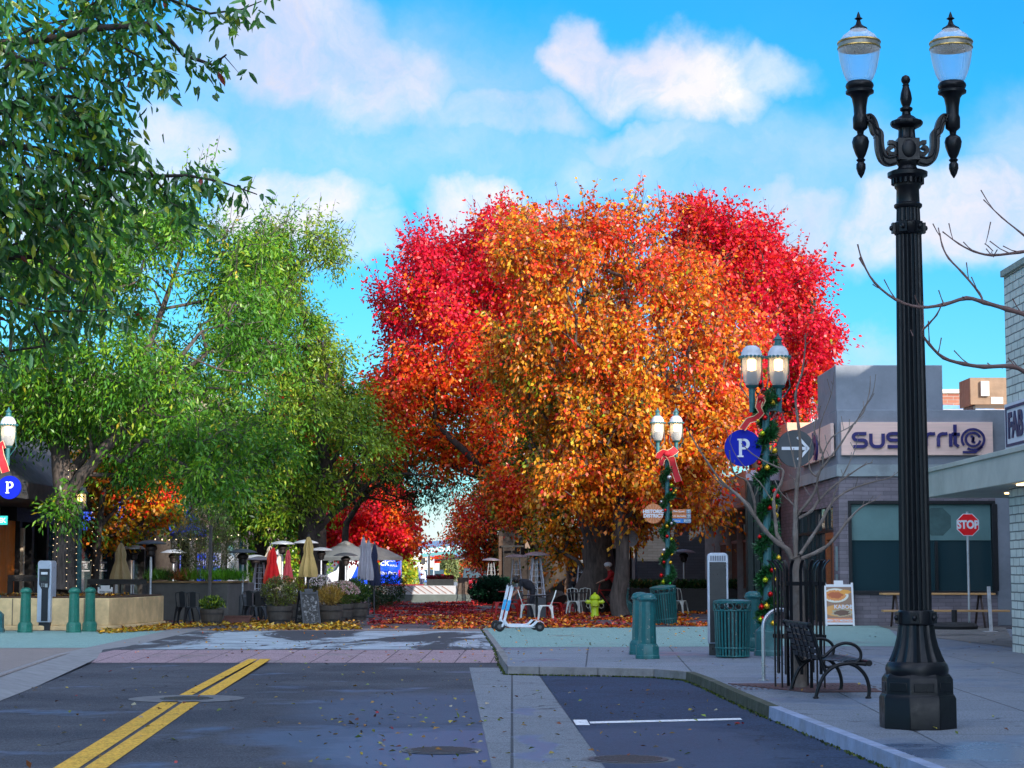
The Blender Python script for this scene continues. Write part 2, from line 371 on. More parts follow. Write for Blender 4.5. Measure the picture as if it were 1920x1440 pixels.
def crown_pts(poly, Y, depth, n, thr=.0, nsc=.45, shell=.55, ragged=None):
    """points through a solid of outline poly (pixels seen at distance Y) inflated to +-depth; returns xyz, px"""
    q = np.array(poly, float); lo, hi = q.min(0), q.max(0); out = []; px = []; s = F/Y; ragged = min(.8, depth*.2) if ragged is None else ragged
    dmax = None
    while len(out) < n:
        P = rng.uniform(lo-ragged*s*.5, hi+ragged*s*.5, (n*3, 2)); W2 = P+np.array([[noise.noise(Vector((a/s*.8, b/s*.8, Y))), noise.noise(Vector((a/s*.8, b/s*.8, Y+50)))] for a, b in P])*s*ragged; k_ = inpoly(W2, poly); P = P[k_]; d = edged(W2[k_], poly)
        if dmax is None: dmax = max(d.max(), 1)
        t = np.sqrt(np.clip(1-(1-np.clip(d/dmax, 0, 1))**2, 0, 1))
        u = rng.uniform(-1, 1, len(P)); u = np.sign(u)*np.abs(u)**shell
        for (a, b), h, uu in zip(P, t, u):
            yy = Y+uu*h*depth; p = at(a, b, Y); p = Vector((p.x, yy, p.z))
            if noise.noise(p*nsc) < thr: continue
            out.append(p); px.append((a, b, uu))
            if len(out) >= n: break
    return np.array([tuple(p) for p in out]), np.array(px)
def grow(name, limbs, C, r_tip, mat, parent, pw=.5, rmax=None, jit=.12, bare=0, barelen=.5):
    """limbs: list of (points, radius list) drawn as given; clusters C attached greedily"""
    nodes = []; par = []; base = []
    A = []; B = []; RA = []; RB = []
    mb = MB()
    for pts, rs in limbs:
        pts = [Vector(p) for p in pts]; fine = []; fr = []
        for i in range(len(pts)-1):
            for k in range(4):
                t = k/4; p = pts[i].lerp(pts[i+1], t); rr = rs[i]*(1-t)+rs[i+1]*t
                if i+k > 0: p = p+Vector((noise.noise(p*.9), noise.noise(p*.9+Vector((9, 3, 1))), 0))*rr*.7
                fine.append(p); fr.append(rr*(1+.12*noise.noise(p*2.1)))
        fine.append(pts[-1]); fr.append(rs[-1])
        mb.tube(fine, fr, 12)
        for p in fine[3:]: nodes.append(tuple(p)); par.append(-1)
    tr = mb.build(name, mat, parent, smooth=60)
    n0 = len(nodes)
    if len(C) == 0: return tr
    fork = np.array(nodes[0]); order = np.argsort(np.linalg.norm(C-fork, axis=1))
    NN = np.array(nodes); PL = list(np.linalg.norm(NN-fork, axis=1))
    for i in order:
        c = C[i]; dd = np.linalg.norm(NN-c, axis=1)+.38*np.array(PL); j = int(np.argmin(dd))
        a = NN[j]; L_ = np.linalg.norm(c-a); steps = 2 if L_ > .8 else 1; pj = j
        for k in range(1, steps+1):
            q = a+(c-a)*k/steps
            if k < steps: q = q+rng.normal(size=3)*L_*jit+np.array([0, 0, L_*.06])
            NN = np.vstack([NN, q]); par.append(pj); PL.append(PL[pj]+np.linalg.norm(q-NN[pj])); pj = len(NN)-1
    cnt = np.ones(len(NN))
    for i in range(len(NN)-1, n0-1, -1):
        if par[i] >= 0: cnt[par[i]] += cnt[i]
    rad = r_tip*cnt**pw
    if rmax: rad = np.minimum(rad, rmax)
    idx = np.array([i for i in range(n0, len(NN))]); pa = np.array([par[i] for i in idx])
    ra = np.where(pa < n0, rad[idx], rad[pa]); A = NN[pa]; B = NN[idx]
    RA = np.minimum(ra, rad[idx]*1.5); RB = rad[idx]
    if bare:
        k = len(C)*bare; ci = rng.integers(0, len(C), k); d = rng.normal(size=(k, 3))+np.array([0, 0, .5])
        A = np.vstack([A, C[ci]]); B = np.vstack([B, C[ci]+unit(d)*barelen*rng.uniform(.4, 1.2, (k, 1))]); RA = np.r_[RA, np.full(k, r_tip*.8)]; RB = np.r_[RB, np.full(k, r_tip*.35)]
    tw = segs('branches', A, B, RA, RB, mat, tr)
    return tr
def palette(n, cols, wts, var=.18):
    i = rng.choice(len(cols), n, p=np.array(wts)/sum(wts)); c = np.array(cols)[i]
    return np.clip(c*rng.uniform(1-var, 1+var, (n, 1))*rng.uniform(1-var*.3, 1+var*.3, (n, 3)), 0, 1)
CRIM=(.68,.008,.045); SCAR=(.82,.03,.02); RORG=(.84,.10,.012); ORG=(.82,.21,.012); GOLD=(.80,.37,.02); YEL=(.62,.44,.03); YGR=(.30,.40,.02)
GRN=(.06,.20,.014); MGR=(.11,.29,.02); DGR=(.018,.06,.012); OLV=(.16,.17,.06); BRN=(.16,.05,.015); MAR=(.25,.004,.02)
# ================================================================ SETTING
def sheet(name, pts, mat, kind='structure'):
    mb = MB(); mb.add(pts, [tuple(range(len(pts)))])
    o = mb.build(name, mat); me = o.data
    if me.polygons[0].normal.z < 0: me.flip_normals()
    return tag(o, kind=kind)
def groundmat(name, c, rough=.85, wets=(), wetn=None, joints=None, fine=60, na=.25, dark=None, rot=0, jm=.014, wetcol=.55, jc=.35, wr=.07, spec=.6, wb=.05, wet_sky_tint=None, crack=0):
    m, nt, p = newmat(name); l = nt.links.new
    big = tex(nt, .45, 6, .65); mid = tex(nt, 3.5, 7, .7)
    col = mixc(nt, ramp(nt, mid, .3, .7), tuple(x*(1-na) for x in c), tuple(x*(1+na*.5) for x in c))
    if dark: col = mixc(nt, ramp(nt, big, .42, .60), col, dark)
    g = tex(nt, fine, 3, .8); col = mixc(nt, ramp(nt, g, .42, .66, .0, .8), col, tuple(min(1, x*2.3+.01) for x in c)); col = mixc(nt, ramp(nt, tex(nt, fine*.6, 2, .5), .5, .4, 0, .45), col, tuple(x*.35 for x in c))
    hh = mth(nt, 'MULTIPLY', g, .5)
    if joints:
        t = N(nt, 'ShaderNodeTexCoord'); mp = N(nt, 'ShaderNodeMapping'); mp.inputs['Rotation'].default_value = (0, 0, rot); mp.inputs['Location'].default_value = joints[2] if len(joints) > 2 else (0, 0, 0)
        l(t.outputs['Object'], mp.inputs[0])
        b = N(nt, 'ShaderNodeTexBrick'); l(mp.outputs[0], b.inputs[0]); b.inputs['Scale'].default_value = 1; b.offset = 0 if len(joints) < 4 else .5
        b.inputs['Brick Width'].default_value = joints[0]; b.inputs['Row Height'].default_value = joints[1]; b.inputs['Mortar Size'].default_value = jm; b.inputs['Mortar Smooth'].default_value = .2
        b.inputs['Color1'].default_value = (1, 1, 1, 1); b.inputs['Color2'].default_value = (.88, .88, .88, 1); b.inputs['Mortar'].default_value = (jc, jc, jc, 1)
        col = mixc(nt, 1.0, col, b.outputs['Color'], 'MULTIPLY'); hh = mth(nt, 'SUBTRACT', hh, mth(nt, 'MULTIPLY', b.outputs['Fac'], 1.2))
    if crack:
        t = N(nt, 'ShaderNodeTexCoord'); nz = N(nt, 'ShaderNodeTexNoise'); nz.inputs['Scale'].default_value = 2.2; nz.inputs['Detail'].default_value = 6; l(t.outputs['Object'], nz.inputs[0])
        sc_ = N(nt, 'ShaderNodeVectorMath', operation='SCALE'); l(nz.outputs['Color'], sc_.inputs[0]); sc_.inputs['Scale'].default_value = .5; ad = N(nt, 'ShaderNodeVectorMath', operation='ADD'); l(t.outputs['Object'], ad.inputs[0]); l(sc_.outputs[0], ad.inputs[1])
        vo = N(nt, 'ShaderNodeTexVoronoi', feature='DISTANCE_TO_EDGE'); vo.inputs['Scale'].default_value = crack; l(ad.outputs[0], vo.inputs['Vector'])
        ck = mth(nt, 'MULTIPLY', ramp(nt, vo.outputs['Distance'], .012*crack*1.6, .003*crack), ramp(nt, tex(nt, .6, 3), .48, .56)); col = mixc(nt, mth(nt, 'MULTIPLY', ck, .8), col, (.012, .012, .014)); hh = mth(nt, 'SUBTRACT', hh, mth(nt, 'MULTIPLY', ck, .8))
        sp = ramp(nt, tex(nt, 5.5, 2, .4), .70, .76); col = mixc(nt, mth(nt, 'MULTIPLY', sp, .6), col, (.02, .02, .022))
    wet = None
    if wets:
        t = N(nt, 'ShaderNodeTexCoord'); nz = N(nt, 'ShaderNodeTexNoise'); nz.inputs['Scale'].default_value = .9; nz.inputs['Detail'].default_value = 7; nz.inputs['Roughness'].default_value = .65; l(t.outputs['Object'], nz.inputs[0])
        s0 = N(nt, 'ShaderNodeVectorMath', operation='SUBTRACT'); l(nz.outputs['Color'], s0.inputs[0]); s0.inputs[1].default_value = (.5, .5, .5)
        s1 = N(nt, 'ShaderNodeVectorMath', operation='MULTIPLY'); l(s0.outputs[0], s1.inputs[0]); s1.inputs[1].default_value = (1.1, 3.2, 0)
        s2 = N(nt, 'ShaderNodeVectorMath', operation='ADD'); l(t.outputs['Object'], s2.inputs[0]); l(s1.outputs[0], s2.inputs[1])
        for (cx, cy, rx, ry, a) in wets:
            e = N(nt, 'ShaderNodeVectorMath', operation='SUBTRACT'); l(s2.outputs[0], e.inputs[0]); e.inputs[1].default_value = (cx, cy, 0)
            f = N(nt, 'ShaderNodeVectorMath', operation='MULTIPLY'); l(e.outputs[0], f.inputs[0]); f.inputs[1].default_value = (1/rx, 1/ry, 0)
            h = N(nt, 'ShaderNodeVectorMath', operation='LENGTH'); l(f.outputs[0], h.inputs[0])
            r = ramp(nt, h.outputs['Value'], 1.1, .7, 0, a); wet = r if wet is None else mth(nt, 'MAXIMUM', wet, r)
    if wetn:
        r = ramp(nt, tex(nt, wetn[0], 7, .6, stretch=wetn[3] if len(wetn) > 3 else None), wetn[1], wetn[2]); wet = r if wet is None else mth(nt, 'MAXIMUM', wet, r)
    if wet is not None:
        col = mixc(nt, wet, col, wet_sky_tint or mixc(nt, 1.0, col, (wetcol,)*3, 'MULTIPLY'))  # blue of the reflected sky is put into the wet patches' base colour
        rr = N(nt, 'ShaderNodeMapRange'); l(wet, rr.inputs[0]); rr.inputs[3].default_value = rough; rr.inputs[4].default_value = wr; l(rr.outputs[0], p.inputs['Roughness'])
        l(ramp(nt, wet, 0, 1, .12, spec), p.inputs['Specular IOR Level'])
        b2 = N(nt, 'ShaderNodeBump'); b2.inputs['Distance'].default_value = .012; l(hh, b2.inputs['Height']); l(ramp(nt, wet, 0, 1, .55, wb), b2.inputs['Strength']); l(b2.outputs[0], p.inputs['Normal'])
    else:
        p.inputs['Roughness'].default_value = rough; p.inputs['Specular IOR Level'].default_value = .15; bump(nt, p, hh, .5, .012)
    l(col, p.inputs['Base Color']); return m
sheet('ground', [(-2500, -600, -.22), (2500, -600, -.22), (2500, 3000, -.22), (-2500, 3000, -.22)], groundmat('dirt', (.16, .13, .10)))
# road: one sheet with a ramp up to the crossing
rows = [-20, 0, 33.8, 37.2, 50.5]
mb = MB(); mb.add([(x, y, road_z(y)) for y in rows for x in (-14, 8)], [(2*i, 2*i+1, 2*i+3, 2*i+2) for i in range(4)])
p1, p2, p3 = GR(840, 1400), GR(640, 1380), GR(560, 1200)
road = mb.build('road', groundmat('asphalt', (.064, .068, .082), .8, wets=[(p1.x, p1.y, 1.5, 2.6, 1), (p2.x, p2.y, 1.1, 1.6, .7), (p1.x-.3, p1.y+5, 1.7, 3.2, .5), (-6, 45, 1.6, 4.5, .9), (-1.2, 44.5, .8, 7, 1), (-3.6, 44.5, 1.4, 1.4, .9), (-5.6, 16.5, 1.3, 1.2, .35)], wetn=(.5, .60, .70), dark=(.020, .023, .034), wr=.40, spec=1.0, wb=.5, wet_sky_tint=(.017, .045, .12), crack=.35))  # damp road patches carry sky reflection as blue in their colour
tag(road, kind='structure')
# concrete drainage strip, parking bay
gut = groundmat('drain_concrete', (.165, .18, .205), .8, wets=[(GR(1010, 1405).x, GR(1010, 1405).y, .2, 1.6, 1), (GR(985, 1330).x, GR(985, 1330).y, .14, .8, .8)], joints=(60, 3.1), fine=90, wr=.4, spec=1.0, wb=.4, crack=.5, wet_sky_tint=(.07, .11, .2))  # puddle colour holds the blue of a mirrored sky
def strip(name, px, mat, off=.004): return sheet(name, [GR(a, b, off) for a, b in px], mat)
strip('drainage_strip', [(880, 1252), (1000, 1253), (1150, 1462), (927, 1462)], gut)
strip('parking_bay_asphalt', [(1003, 1253), (1300, 1253), (1475, 1335), (1850, 1480), (1162, 1480)], groundmat('bay_asphalt', (.028, .044, .082), .7, wets=[(GR(1250, 1400).x, GR(1250, 1400).y, 1.2, 3, .35)], dark=(.020, .025, .042), wr=.4, spec=1, wb=.4, wet_sky_tint=(.015, .032, .08), crack=.4))  # damp bay patch coloured with the sky's reflected blue
pink = groundmat('pink_paving', (.27, .195, .215), .75, joints=(.62, 9), rot=R(2.5), jm=.012, wetn=(.8, .58, .7), wetcol=.75, wr=.3)
strip('brick_crossing_band', [(100, 1243), (940, 1243), (925, 1219), (215, 1219)], pink)
strip('crossing_edge_stone', [(325, 1183), (905, 1183), (903, 1178), (352, 1178)], M('edge_stone', (.26, .2, .19), .8, ns=2))
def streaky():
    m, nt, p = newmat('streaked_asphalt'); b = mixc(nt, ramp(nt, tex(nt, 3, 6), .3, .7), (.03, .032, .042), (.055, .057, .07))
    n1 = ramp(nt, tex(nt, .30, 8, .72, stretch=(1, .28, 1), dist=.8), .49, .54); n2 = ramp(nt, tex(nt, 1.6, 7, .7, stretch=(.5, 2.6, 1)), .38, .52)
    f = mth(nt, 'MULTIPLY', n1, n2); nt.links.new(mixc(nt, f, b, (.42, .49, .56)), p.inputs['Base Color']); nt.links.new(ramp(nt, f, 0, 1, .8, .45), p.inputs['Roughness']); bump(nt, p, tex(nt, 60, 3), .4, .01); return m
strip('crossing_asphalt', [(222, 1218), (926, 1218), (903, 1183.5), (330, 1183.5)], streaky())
# yellow double line
yel = groundmat('yellow_paint', (.62, .30, .035), .65, na=.35, fine=45)
def wear(m):   # chips and cracks of bare asphalt in the paint
    nt = m.node_tree; p = [n for n in nt.nodes if n.type == 'BSDF_PRINCIPLED'][0]; src = p.inputs['Base Color'].links[0].from_socket
    nt.links.new(mixc(nt, ramp(nt, tex(nt, 7, 8, .75), .62, .66), src, (.05, .05, .055)), p.inputs['Base Color']); return m
wear(yel)
mk = tag(thing('double_yellow_line', None, None), kind='structure')
for seg in (((466, 1236, 484, 1236), (336, 1304, 360, 1304)), ((488, 1236, 508, 1236), (372, 1304, 402, 1304)), ((304, 1316, 336, 1316), (92, 1446, 140, 1446)), ((345, 1316, 376, 1316), (150, 1446, 192, 1446))):
    (a, y0, b, _), (c, y1, d, _2) = seg
    o = sheet('yellow_stripe', [GR(c, y1, .006), GR(d, y1, .006), GR(b, y0, .006), GR(a, y0, .006)], yel); o.parent = mk
wh = groundmat('white_paint', (.75, .76, .8), .6, fine=45, na=.1)
mk = tag(thing('parking_bay_line', None, None), kind='structure')
for q in ([(1107, 1358), (1392, 1351), (1388, 1347.8), (1105, 1354.5)], [(1074, 1351), (1100, 1351), (1106, 1361), (1080, 1361)]):
    sheet('painted_line', [GR(a, b, .009) for a, b in q], wh).parent = mk
# manhole covers
def manhole(px, py, r, label, ring=0):
    p = GR(px, py, .005); t = thing('manhole_cover', label, 'manhole cover', p)
    mb = MB(); mb.lathe([(r, 0), (r, .006), (r*.9, .008)], n=40)
    for k in range(-5, 6):
        w_ = math.sqrt(max(0, .8-(k/6)**2))*r
        mb.box((0, k*r/6.2, .010), (2*w_*.95, r*.06, .006))
    mb.build('lid', M('cast_iron', (.055, .05, .055), .45, .3, ns=20), t)
    mb = MB(); q = 48; R2 = ring or r*1.12; vs = [((r*1.01 if i % 2 else R2)*math.cos(i//2*2*math.pi/q), (r*1.01 if i % 2 else R2)*math.sin(i//2*2*math.pi/q), .001) for i in range(2*q)]
    mb.add(vs, [(2*i, 2*i+1, (2*i+3) % (2*q), (2*i+2) % (2*q)) for i in range(q)]); mb.build('collar', M('patch_concrete', (.14, .14, .15), .7, ns=4), t)
manhole(350, 1310.5, .33, 'round iron cover in a wide grey patch, cutting the double yellow line', .72)
manhole(1178, 1425, .34, 'rusty brown round cover at the edge of the concrete drainage strip', .40)
manhole(828, 1408, .32, 'round iron cover under the blue puddle in the driving lane', .36)
# right-hand pavement and kerb
kp = [(2100, 1578), (1900, 1501), (1740, 1440), (1590, 1383), (1440, 1325), (1365, 1293), (1318, 1272), (1285, 1260), (1225, 1255), (1120, 1252.5), (1010, 1251), (950, 1250), (938, 1232), (928, 1214), (904, 1180)]
kp = [G(*q) for q in kp]
con = groundmat('pavement_concrete', (.17, .19, .225), .75, wets=[(3.9, 16.2, 1.3, 1.0, .9), (5.2, 17.2, 1.0, 1.4, .8), (2.75, 17, .35, 2.2, .9), (3.6, 22.8, .7, .5, .5), (4.9, 14.5, .8, .8, .8)], wetn=(.33, .52, .66), joints=(1.55, 1.55, (.2, .4, 0)), rot=R(2.5), fine=70, jm=.012, wr=.22, crack=.3, wet_sky_tint=(.08, .12, .2))  # wet areas have pale blue sky glare painted into their colour
mb = MB(); kin = [Vector((p.x+.13, p.y, 0)) for p in kp]
kin[8:12] = [Vector((p.x, p.y+.13, 0)) for p in kp[8:12]]
mb.prism([(p.x, p.y) for p in kin]+[(30, 50.5), (30, kp[0].y)], -.16, 0, 'z')
tag(mb.build('pavement_right', con), kind='structure')
kst = M('kerb_stone', (.24, .235, .24), .8, ns=6, na=.35, bs=.4, dirt=(.10, .10, .07)); kmoss = M('kerb_mossy', (.07, .075, .045), .9, ns=7, na=.5, bs=.6, dirt=(.12, .12, .10)); kbl = M('kerb_blue_wash', (.30, .36, .52), .65, ns=4, na=.3, bs=.4, dirt=(.19, .2, .22))
mb = MB()
def kerbrun(mb, path, inner, mi, joint=1.55):
    # stones about 1.5 m long, 12 mm gaps
    for i in range(len(path)-1):
        a, b, c, d = path[i], path[i+1], inner[i], inner[i+1]; L_ = (b-a).length; k = max(1, round(L_/joint))
        for j in range(k):
            t0, t1 = j/k+.006/L_, (j+1)/k-.006/L_; q = [a.lerp(b, t0), a.lerp(b, t1), c.lerp(d, t1), c.lerp(d, t0)]
            h = .0045; z0 = -.2
            mb.add([(p.x, p.y, z0) for p in q]+[(p.x+(.012 if n < 2 else 0), p.y, h) for n, p in enumerate(q)], [(0, 1, 2, 3), (4, 7, 6, 5), (0, 4, 5, 1), (1, 5, 6, 2), (2, 6, 7, 3), (3, 7, 4, 0)], mi)
kerbrun(mb, kp[:5], kin[:5], 0, 1.0); kerbrun(mb, kp[4:8], kin[4:8], 1, 1.4); kerbrun(mb, kp[7:], kin[7:], 2)
tag(mb.build('kerb', [kbl, kmoss, kst], bevel=.012), kind='structure')
# moss along the kerb foot
P = []
for i in range(len(kp)-1):
    for k in range(int(260*(1 if i > 3 else .6))):
        q = kp[i].lerp(kp[i+1], rnd.random()); o = abs(rnd.gauss(0, .018)); z = road_z(q.y)
        if rnd.random() < .5: P.append((q.x-.015-o if i < 8 or i > 10 else q.x, q.y if i < 8 or i > 10 else q.y-.015-o, z+.002))
P = np.array(P); D = rng.normal(size=P.shape)*.6+np.array([0, 0, 1])
tag(leaves('moss', P, D, .03, .03, palette(len(P), [(.06, .10, .015), (.12, .15, .02), (.04, .05, .02)], [3, 2, 2])), kind='stuff')
teal = groundmat('teal_paving', (.20, .32, .30), .7, joints=(.30, .14, (0, 0, 0), 1), jm=.006, jc=.7, wetn=(.35, .6, .75), na=.2)
def flat(name, px, mat, z=.004, z0=0): return sheet(name, [Vector((*G(a, b, 0).xy, z)) for a, b in px], mat)
flat('teal_paving_right', [(935, 1214), (1452, 1212), (1700, 1212), (1660, 1172.5), (905, 1178.5)], teal)
flat('concrete_patch', [(1700, 1190), (1905, 1215), (1885, 1176), (1640, 1172)], groundmat('old_concrete', (.15, .145, .14), .85, wetn=(.7, .5, .6), wetcol=.5, wr=.3), .008)
# left-hand pavement
kl = [G(*q) for q in [(-260, 1352), (0, 1268), (120, 1227), (215, 1206), (335, 1180)]]
tan = groundmat('tan_paving', (.22, .19, .18), .8, joints=(.2, .1, (0, 0, 0), 1), jm=.005, jc=.6)
mb = MB(); mb.prism([(-40, kl[0].y), (kl[0].x, kl[0].y)]+[(p.x, p.y) for p in kl[1:]]+[(kl[-1].x, 50.5), (-40, 50.5)], -.16, 0, 'z'); tag(mb.build('pavement_left', tan), kind='structure')
flat('teal_paving_left', [(-300, 1216), (170, 1215), (325, 1183), (-300, 1183)], teal)
ec = M('edge_concrete', (.25, .25, .26), .75, ns=3); inn = [Vector((p.x-.12, p.y, .007)) for p in kl]; out = [Vector((p.x+.55, p.y, road_z(p.y)+.007)) for p in kl]
mb = MB(); k_ = len(kl); mb.add(inn+out, [(i, k_+i, k_+i+1, i+1) for i in range(k_-1)]); tag(mb.build('left_edge_strip', ec), kind='structure')
# plaza and street beyond
plaza = groundmat('plaza_paving', (.085, .075, .085), .75, wetn=(.35, .5, .65), joints=(1.2, 1.2), wr=.2)
mb = MB(); mb.prism([(-40, 50.5), (30, 50.5), (30, 92), (-40, 92)], -.16, .001, 'z'); tag(mb.build('plaza', plaza), kind='structure')
sheet('cross_street', [(-200, 92, -.05), (200, 92, -.05), (200, 700, -.05), (-200, 700, -.05)], groundmat('pale_asphalt', (.17, .17, .17), .8))
# ================================================================ BUILDINGS, right side
stucco = M('grey_stucco', (.26, .285, .33), .85, ns=1.5, na=.18, bs=.3, dirt=(.17, .185, .21)); stucco2 = M('grey_band', (.34, .39, .41), .8, ns=1.5, na=.15, bs=.2, dirt=(.17, .19, .2))
gbrick_x = brickmat('grey_brick', (.19, .165, .19), (.28, .24, .275), (.10, .09, .10), 'x', .40, .105, .006, .3)
gbrick_y = brickmat('grey_brick_side', (.19, .165, .19), (.28, .24, .275), (.10, .09, .10), 'y', .40, .105, .006, .3)
pinkwood = M('pale_pink_boards', (.95, .64, .54), .7, ns=2.2, na=.14, bs=.15, stretch=(.4, 1, 9))
dark = M('black_frame', (.012, .014, .018), .4, ns=6); purple = M('purple_letter', (.025, .018, .15), .45, ns=5)
def shopglass():
    m, nt, p = newmat('shop_glass'); p.inputs['Base Color'].default_value = (.02, .05, .062, 1); p.inputs['Roughness'].default_value = .06; p.inputs['Specular IOR Level'].default_value = .6
    bump(nt, p, tex(nt, 1.3, 2), .04, .02); return m
SG = shopglass(); blind = M('teal_blind', (.13, .25, .25), .5, ns=2, na=.15)
YF = 52.6; XC = X(1575, YF); XR = X(1895, YF)
t = thing('restaurant_building', 'grey stucco and brick corner restaurant with pale pink sign boards and a square tower', 'building', (XC, YF, 0))
W = XR-XC+6
zb = H(878, YF); zt = H(770, YF); zw0, zw1 = H(1108, YF), H(945, YF); wx0, wx1 = X(1598, YF)-XC, X(1862, YF)-XC
mb = MB()   # brick front around the window
mb.bb(0, wx0-.08, .0, .3, 0, zb-.22); mb.bb(wx1+.08, wx1+.1, .0, .3, 0, zb-.22); mb.bb(wx0-.08, wx1+.08, 0, .3, 0, zw0-.08); mb.bb(wx0-.08, wx1+.08, 0, .3, zw1+.08, zb-.22)
mb.build('brick_wall', gbrick_x, t)
mb = MB(); mb.bb(.0, .3, .31, 1.0, 0, zb-.22); mb.bb(0.0, .3, 8.2, 11.4, 0, zb-.22); mb.bb(0.02, .3, 1.0, 8.2, 3.2, zb-.22); mb.build('side_brick_wall', gbrick_y, t)
mb = MB(); mb.bb(-.03, W, -.06, .31, zb-.22, zb+.1); mb.bb(-.06, -.03, -.06, 11.4, zb-.22, zb+.1); mb.build('lower_band', stucco2, t, bevel=.01)
mb = MB(); mb.bb(-.02, W, -.03, 9, zb+.1, zt+.02); mb.bb(-.02, 5, 9, 11.4, zb+.1, zt-.35); mb.bb(wx1+.1, W, .0, 6, 0, zb-.23)
mb.build('parapet', stucco, t, bevel=.015)
tx0, tx1 = X(1567, YF+.4)-XC, X(1772, YF+.4)-XC
mb = MB(); mb.bb(max(tx0, .0)+.003, tx1, .25, 3.4, zt+.02, H(685, YF+.3)); mb.build('tower', stucco, t, bevel=.015)
fr = MB(); d_ = .09
fr.bb(wx0-d_, wx1+d_, -.03, .2, zw1, zw1+d_); fr.bb(wx0-d_, wx1+d_, -.06, .2, zw0-d_, zw0); fr.bb(wx0-d_, wx0, -.03, .2, zw0, zw1); fr.bb(wx1, wx1+d_+.05, -.03, .2, zw0, zw1); fr.bb((wx0+wx1)/2+.35, (wx0+wx1)/2+.42, .02, .15, zw0, H(1015, YF))
wf = fr.build('window', dark, t, bevel=.006)
MB().bb(wx0, wx1, .12, .14, zw0, zw1).build('pane', SG, wf)
MB().bb(wx0+.02, wx1-.02, .09, .115, H(1013, YF), zw1-.01).build('roller_blind', blind, wf)
dk = M('dark_interior_disc', (.06, .13, .13), .6); MB().prism([(.4*math.cos(math.pi/8+i*math.pi/4), .4*math.sin(math.pi/8+i*math.pi/4)) for i in range(8)], .083, .088, 'y', (X(1760, YF)-XC, 0, H(978, YF))).build('octagon_shape', dk, wf)
sx0, sx1 = X(1580, YF)-XC, X(1865, YF)-XC; sz0, sz1 = H(854, YF), H(792, YF)
sg = MB().bb(sx0, sx1, -.14, -.035, sz0, sz1).build('sign_board', pinkwood, t, bevel=.006)
hx = X(1602, YF)-XC; cz = H(826, YF)
def arcpts(cx, cz, rx, rz, a0, a1, n=10): return [(cx+rx*math.cos(R(a0+(a1-a0)*i/n)), cz+rz*math.sin(R(a0+(a1-a0)*i/n))) for i in range(n+1)]
def strokes(lst, wdt, y0, y1, axis='y'):
    mb = MB(); ex = Vector((0, 1, 0)) if axis == 'y' else Vector((1, 0, 0))
    for pts in lst:
        P3 = [Vector((a, (y0+y1)/2, b)) if axis == 'y' else Vector(((y0+y1)/2, a, b)) for a, b in pts]; k = len(P3)
        off = []
        for i in range(k):
            tt = (P3[min(i+1, k-1)]-P3[max(i-1, 0)]).normalized(); off.append(tt.cross(ex)*wdt/2)
        vs = [];
        for i in range(k): vs += [P3[i]-off[i]-ex*(y1-y0)/2, P3[i]+off[i]-ex*(y1-y0)/2, P3[i]+off[i]+ex*(y1-y0)/2, P3[i]-off[i]+ex*(y1-y0)/2]
        fs = [(0, 1, 2, 3), tuple(range(4*k-1, 4*k-5, -1))]+[(4*i+j, 4*i+4+j, 4*i+4+(j+1) % 4, 4*i+(j+1) % 4) for i in range(k-1) for j in range(4)]
        mb.add(vs, fs)
    return mb
def rletters(x0, z0, u):
    """rounded thin lettering: s u s h i r r i t and a swirl for the last letter; u = x-height in metres; returns stroke lists"""
    S = []; x = x0; wl = u*1.0
    def s_(x): return [[(x+wl, z0+u)]+[(x+wl*.25, z0+u)]+arcpts(x+wl*.25, z0+u*.75, u*.25, u*.25, 90, 270, 6)+arcpts(x+wl*.75, z0+u*.25, u*.25, u*.25, 90, -90, 6)+[(x, z0)]]
    S += s_(x); x += wl*1.35
    S += [[(x, z0+u), (x, z0+u*.35)]+arcpts(x+wl*.35, z0+u*.35, wl*.35, u*.35, 180, 270, 5)+arcpts(x+wl*.6, z0+u*.35, wl*.35, u*.35, 270, 360, 5)+[(x+wl*.95, z0+u)]]; x += wl*1.3
    S += s_(x); x += wl*1.35
    S += [[(x, z0+u*1.6), (x, z0)], [(x, z0+u*.7)]+arcpts(x+wl*.45, z0+u*.6, wl*.4, u*.4, 120, 0, 6)+[(x+wl*.85, z0)]]; x += wl*1.2
    S += [[(x, z0+u), (x, z0)], [(x-.02, z0+u*1.35), (x+.02, z0+u*1.35)]]; x += wl*.4
    for k in range(2): S += [[(x, z0), (x, z0+u*.6)]+arcpts(x+wl*.35, z0+u*.6, wl*.35, u*.4, 180, 70, 5)+[(x+wl*.7, z0+u)]]; x += wl*.95
    S += [[(x, z0+u), (x, z0)]]; x += wl*.35
    S += [[(x, z0+u*1.7), (x, z0+u*.2)]+[(x+wl*.25, z0)], [(x-wl*.25, z0+u*.95), (x+wl*.35, z0+u*.95)]]; x += wl*.95
    c = (x+u*.25, z0+u*.55)
    c = (c[0]+.06, c[1]); S2_ = [arcpts(*c, u*.86, u*.80, -120, 215, 24), arcpts(*c, u*.56, u*.52, 20, 350, 18), [(c[0]-u*.8, c[1]-u*.98), (c[0]+.05, c[1]-u*1.0), (c[0]+u*.7, c[1]-u*.55)], arcpts(c[0]-u*.14, c[1]+u*.02, u*.17, u*.22, 100, -80, 8), arcpts(c[0]+u*.14, c[1]-u*.04, u*.17, u*.2, -260, -80, 8)]
    return S, S2_
A_, B_ = rletters(hx, H(838, YF), .345); strokes(A_, .085, -.2, -.142).build('lettering', purple, sg); strokes(B_, .055, -.2, -.142).build('swirl_emblem', purple, sg)
sb_ = MB().bb(-.15, -.063, .25, 6.0, sz0, sz1).build('side_sign_board', pinkwood, t, bevel=.006)
S2 = [[(5.6-(a-hx)*.9, b) for a, b in s] for s in A_+B_]
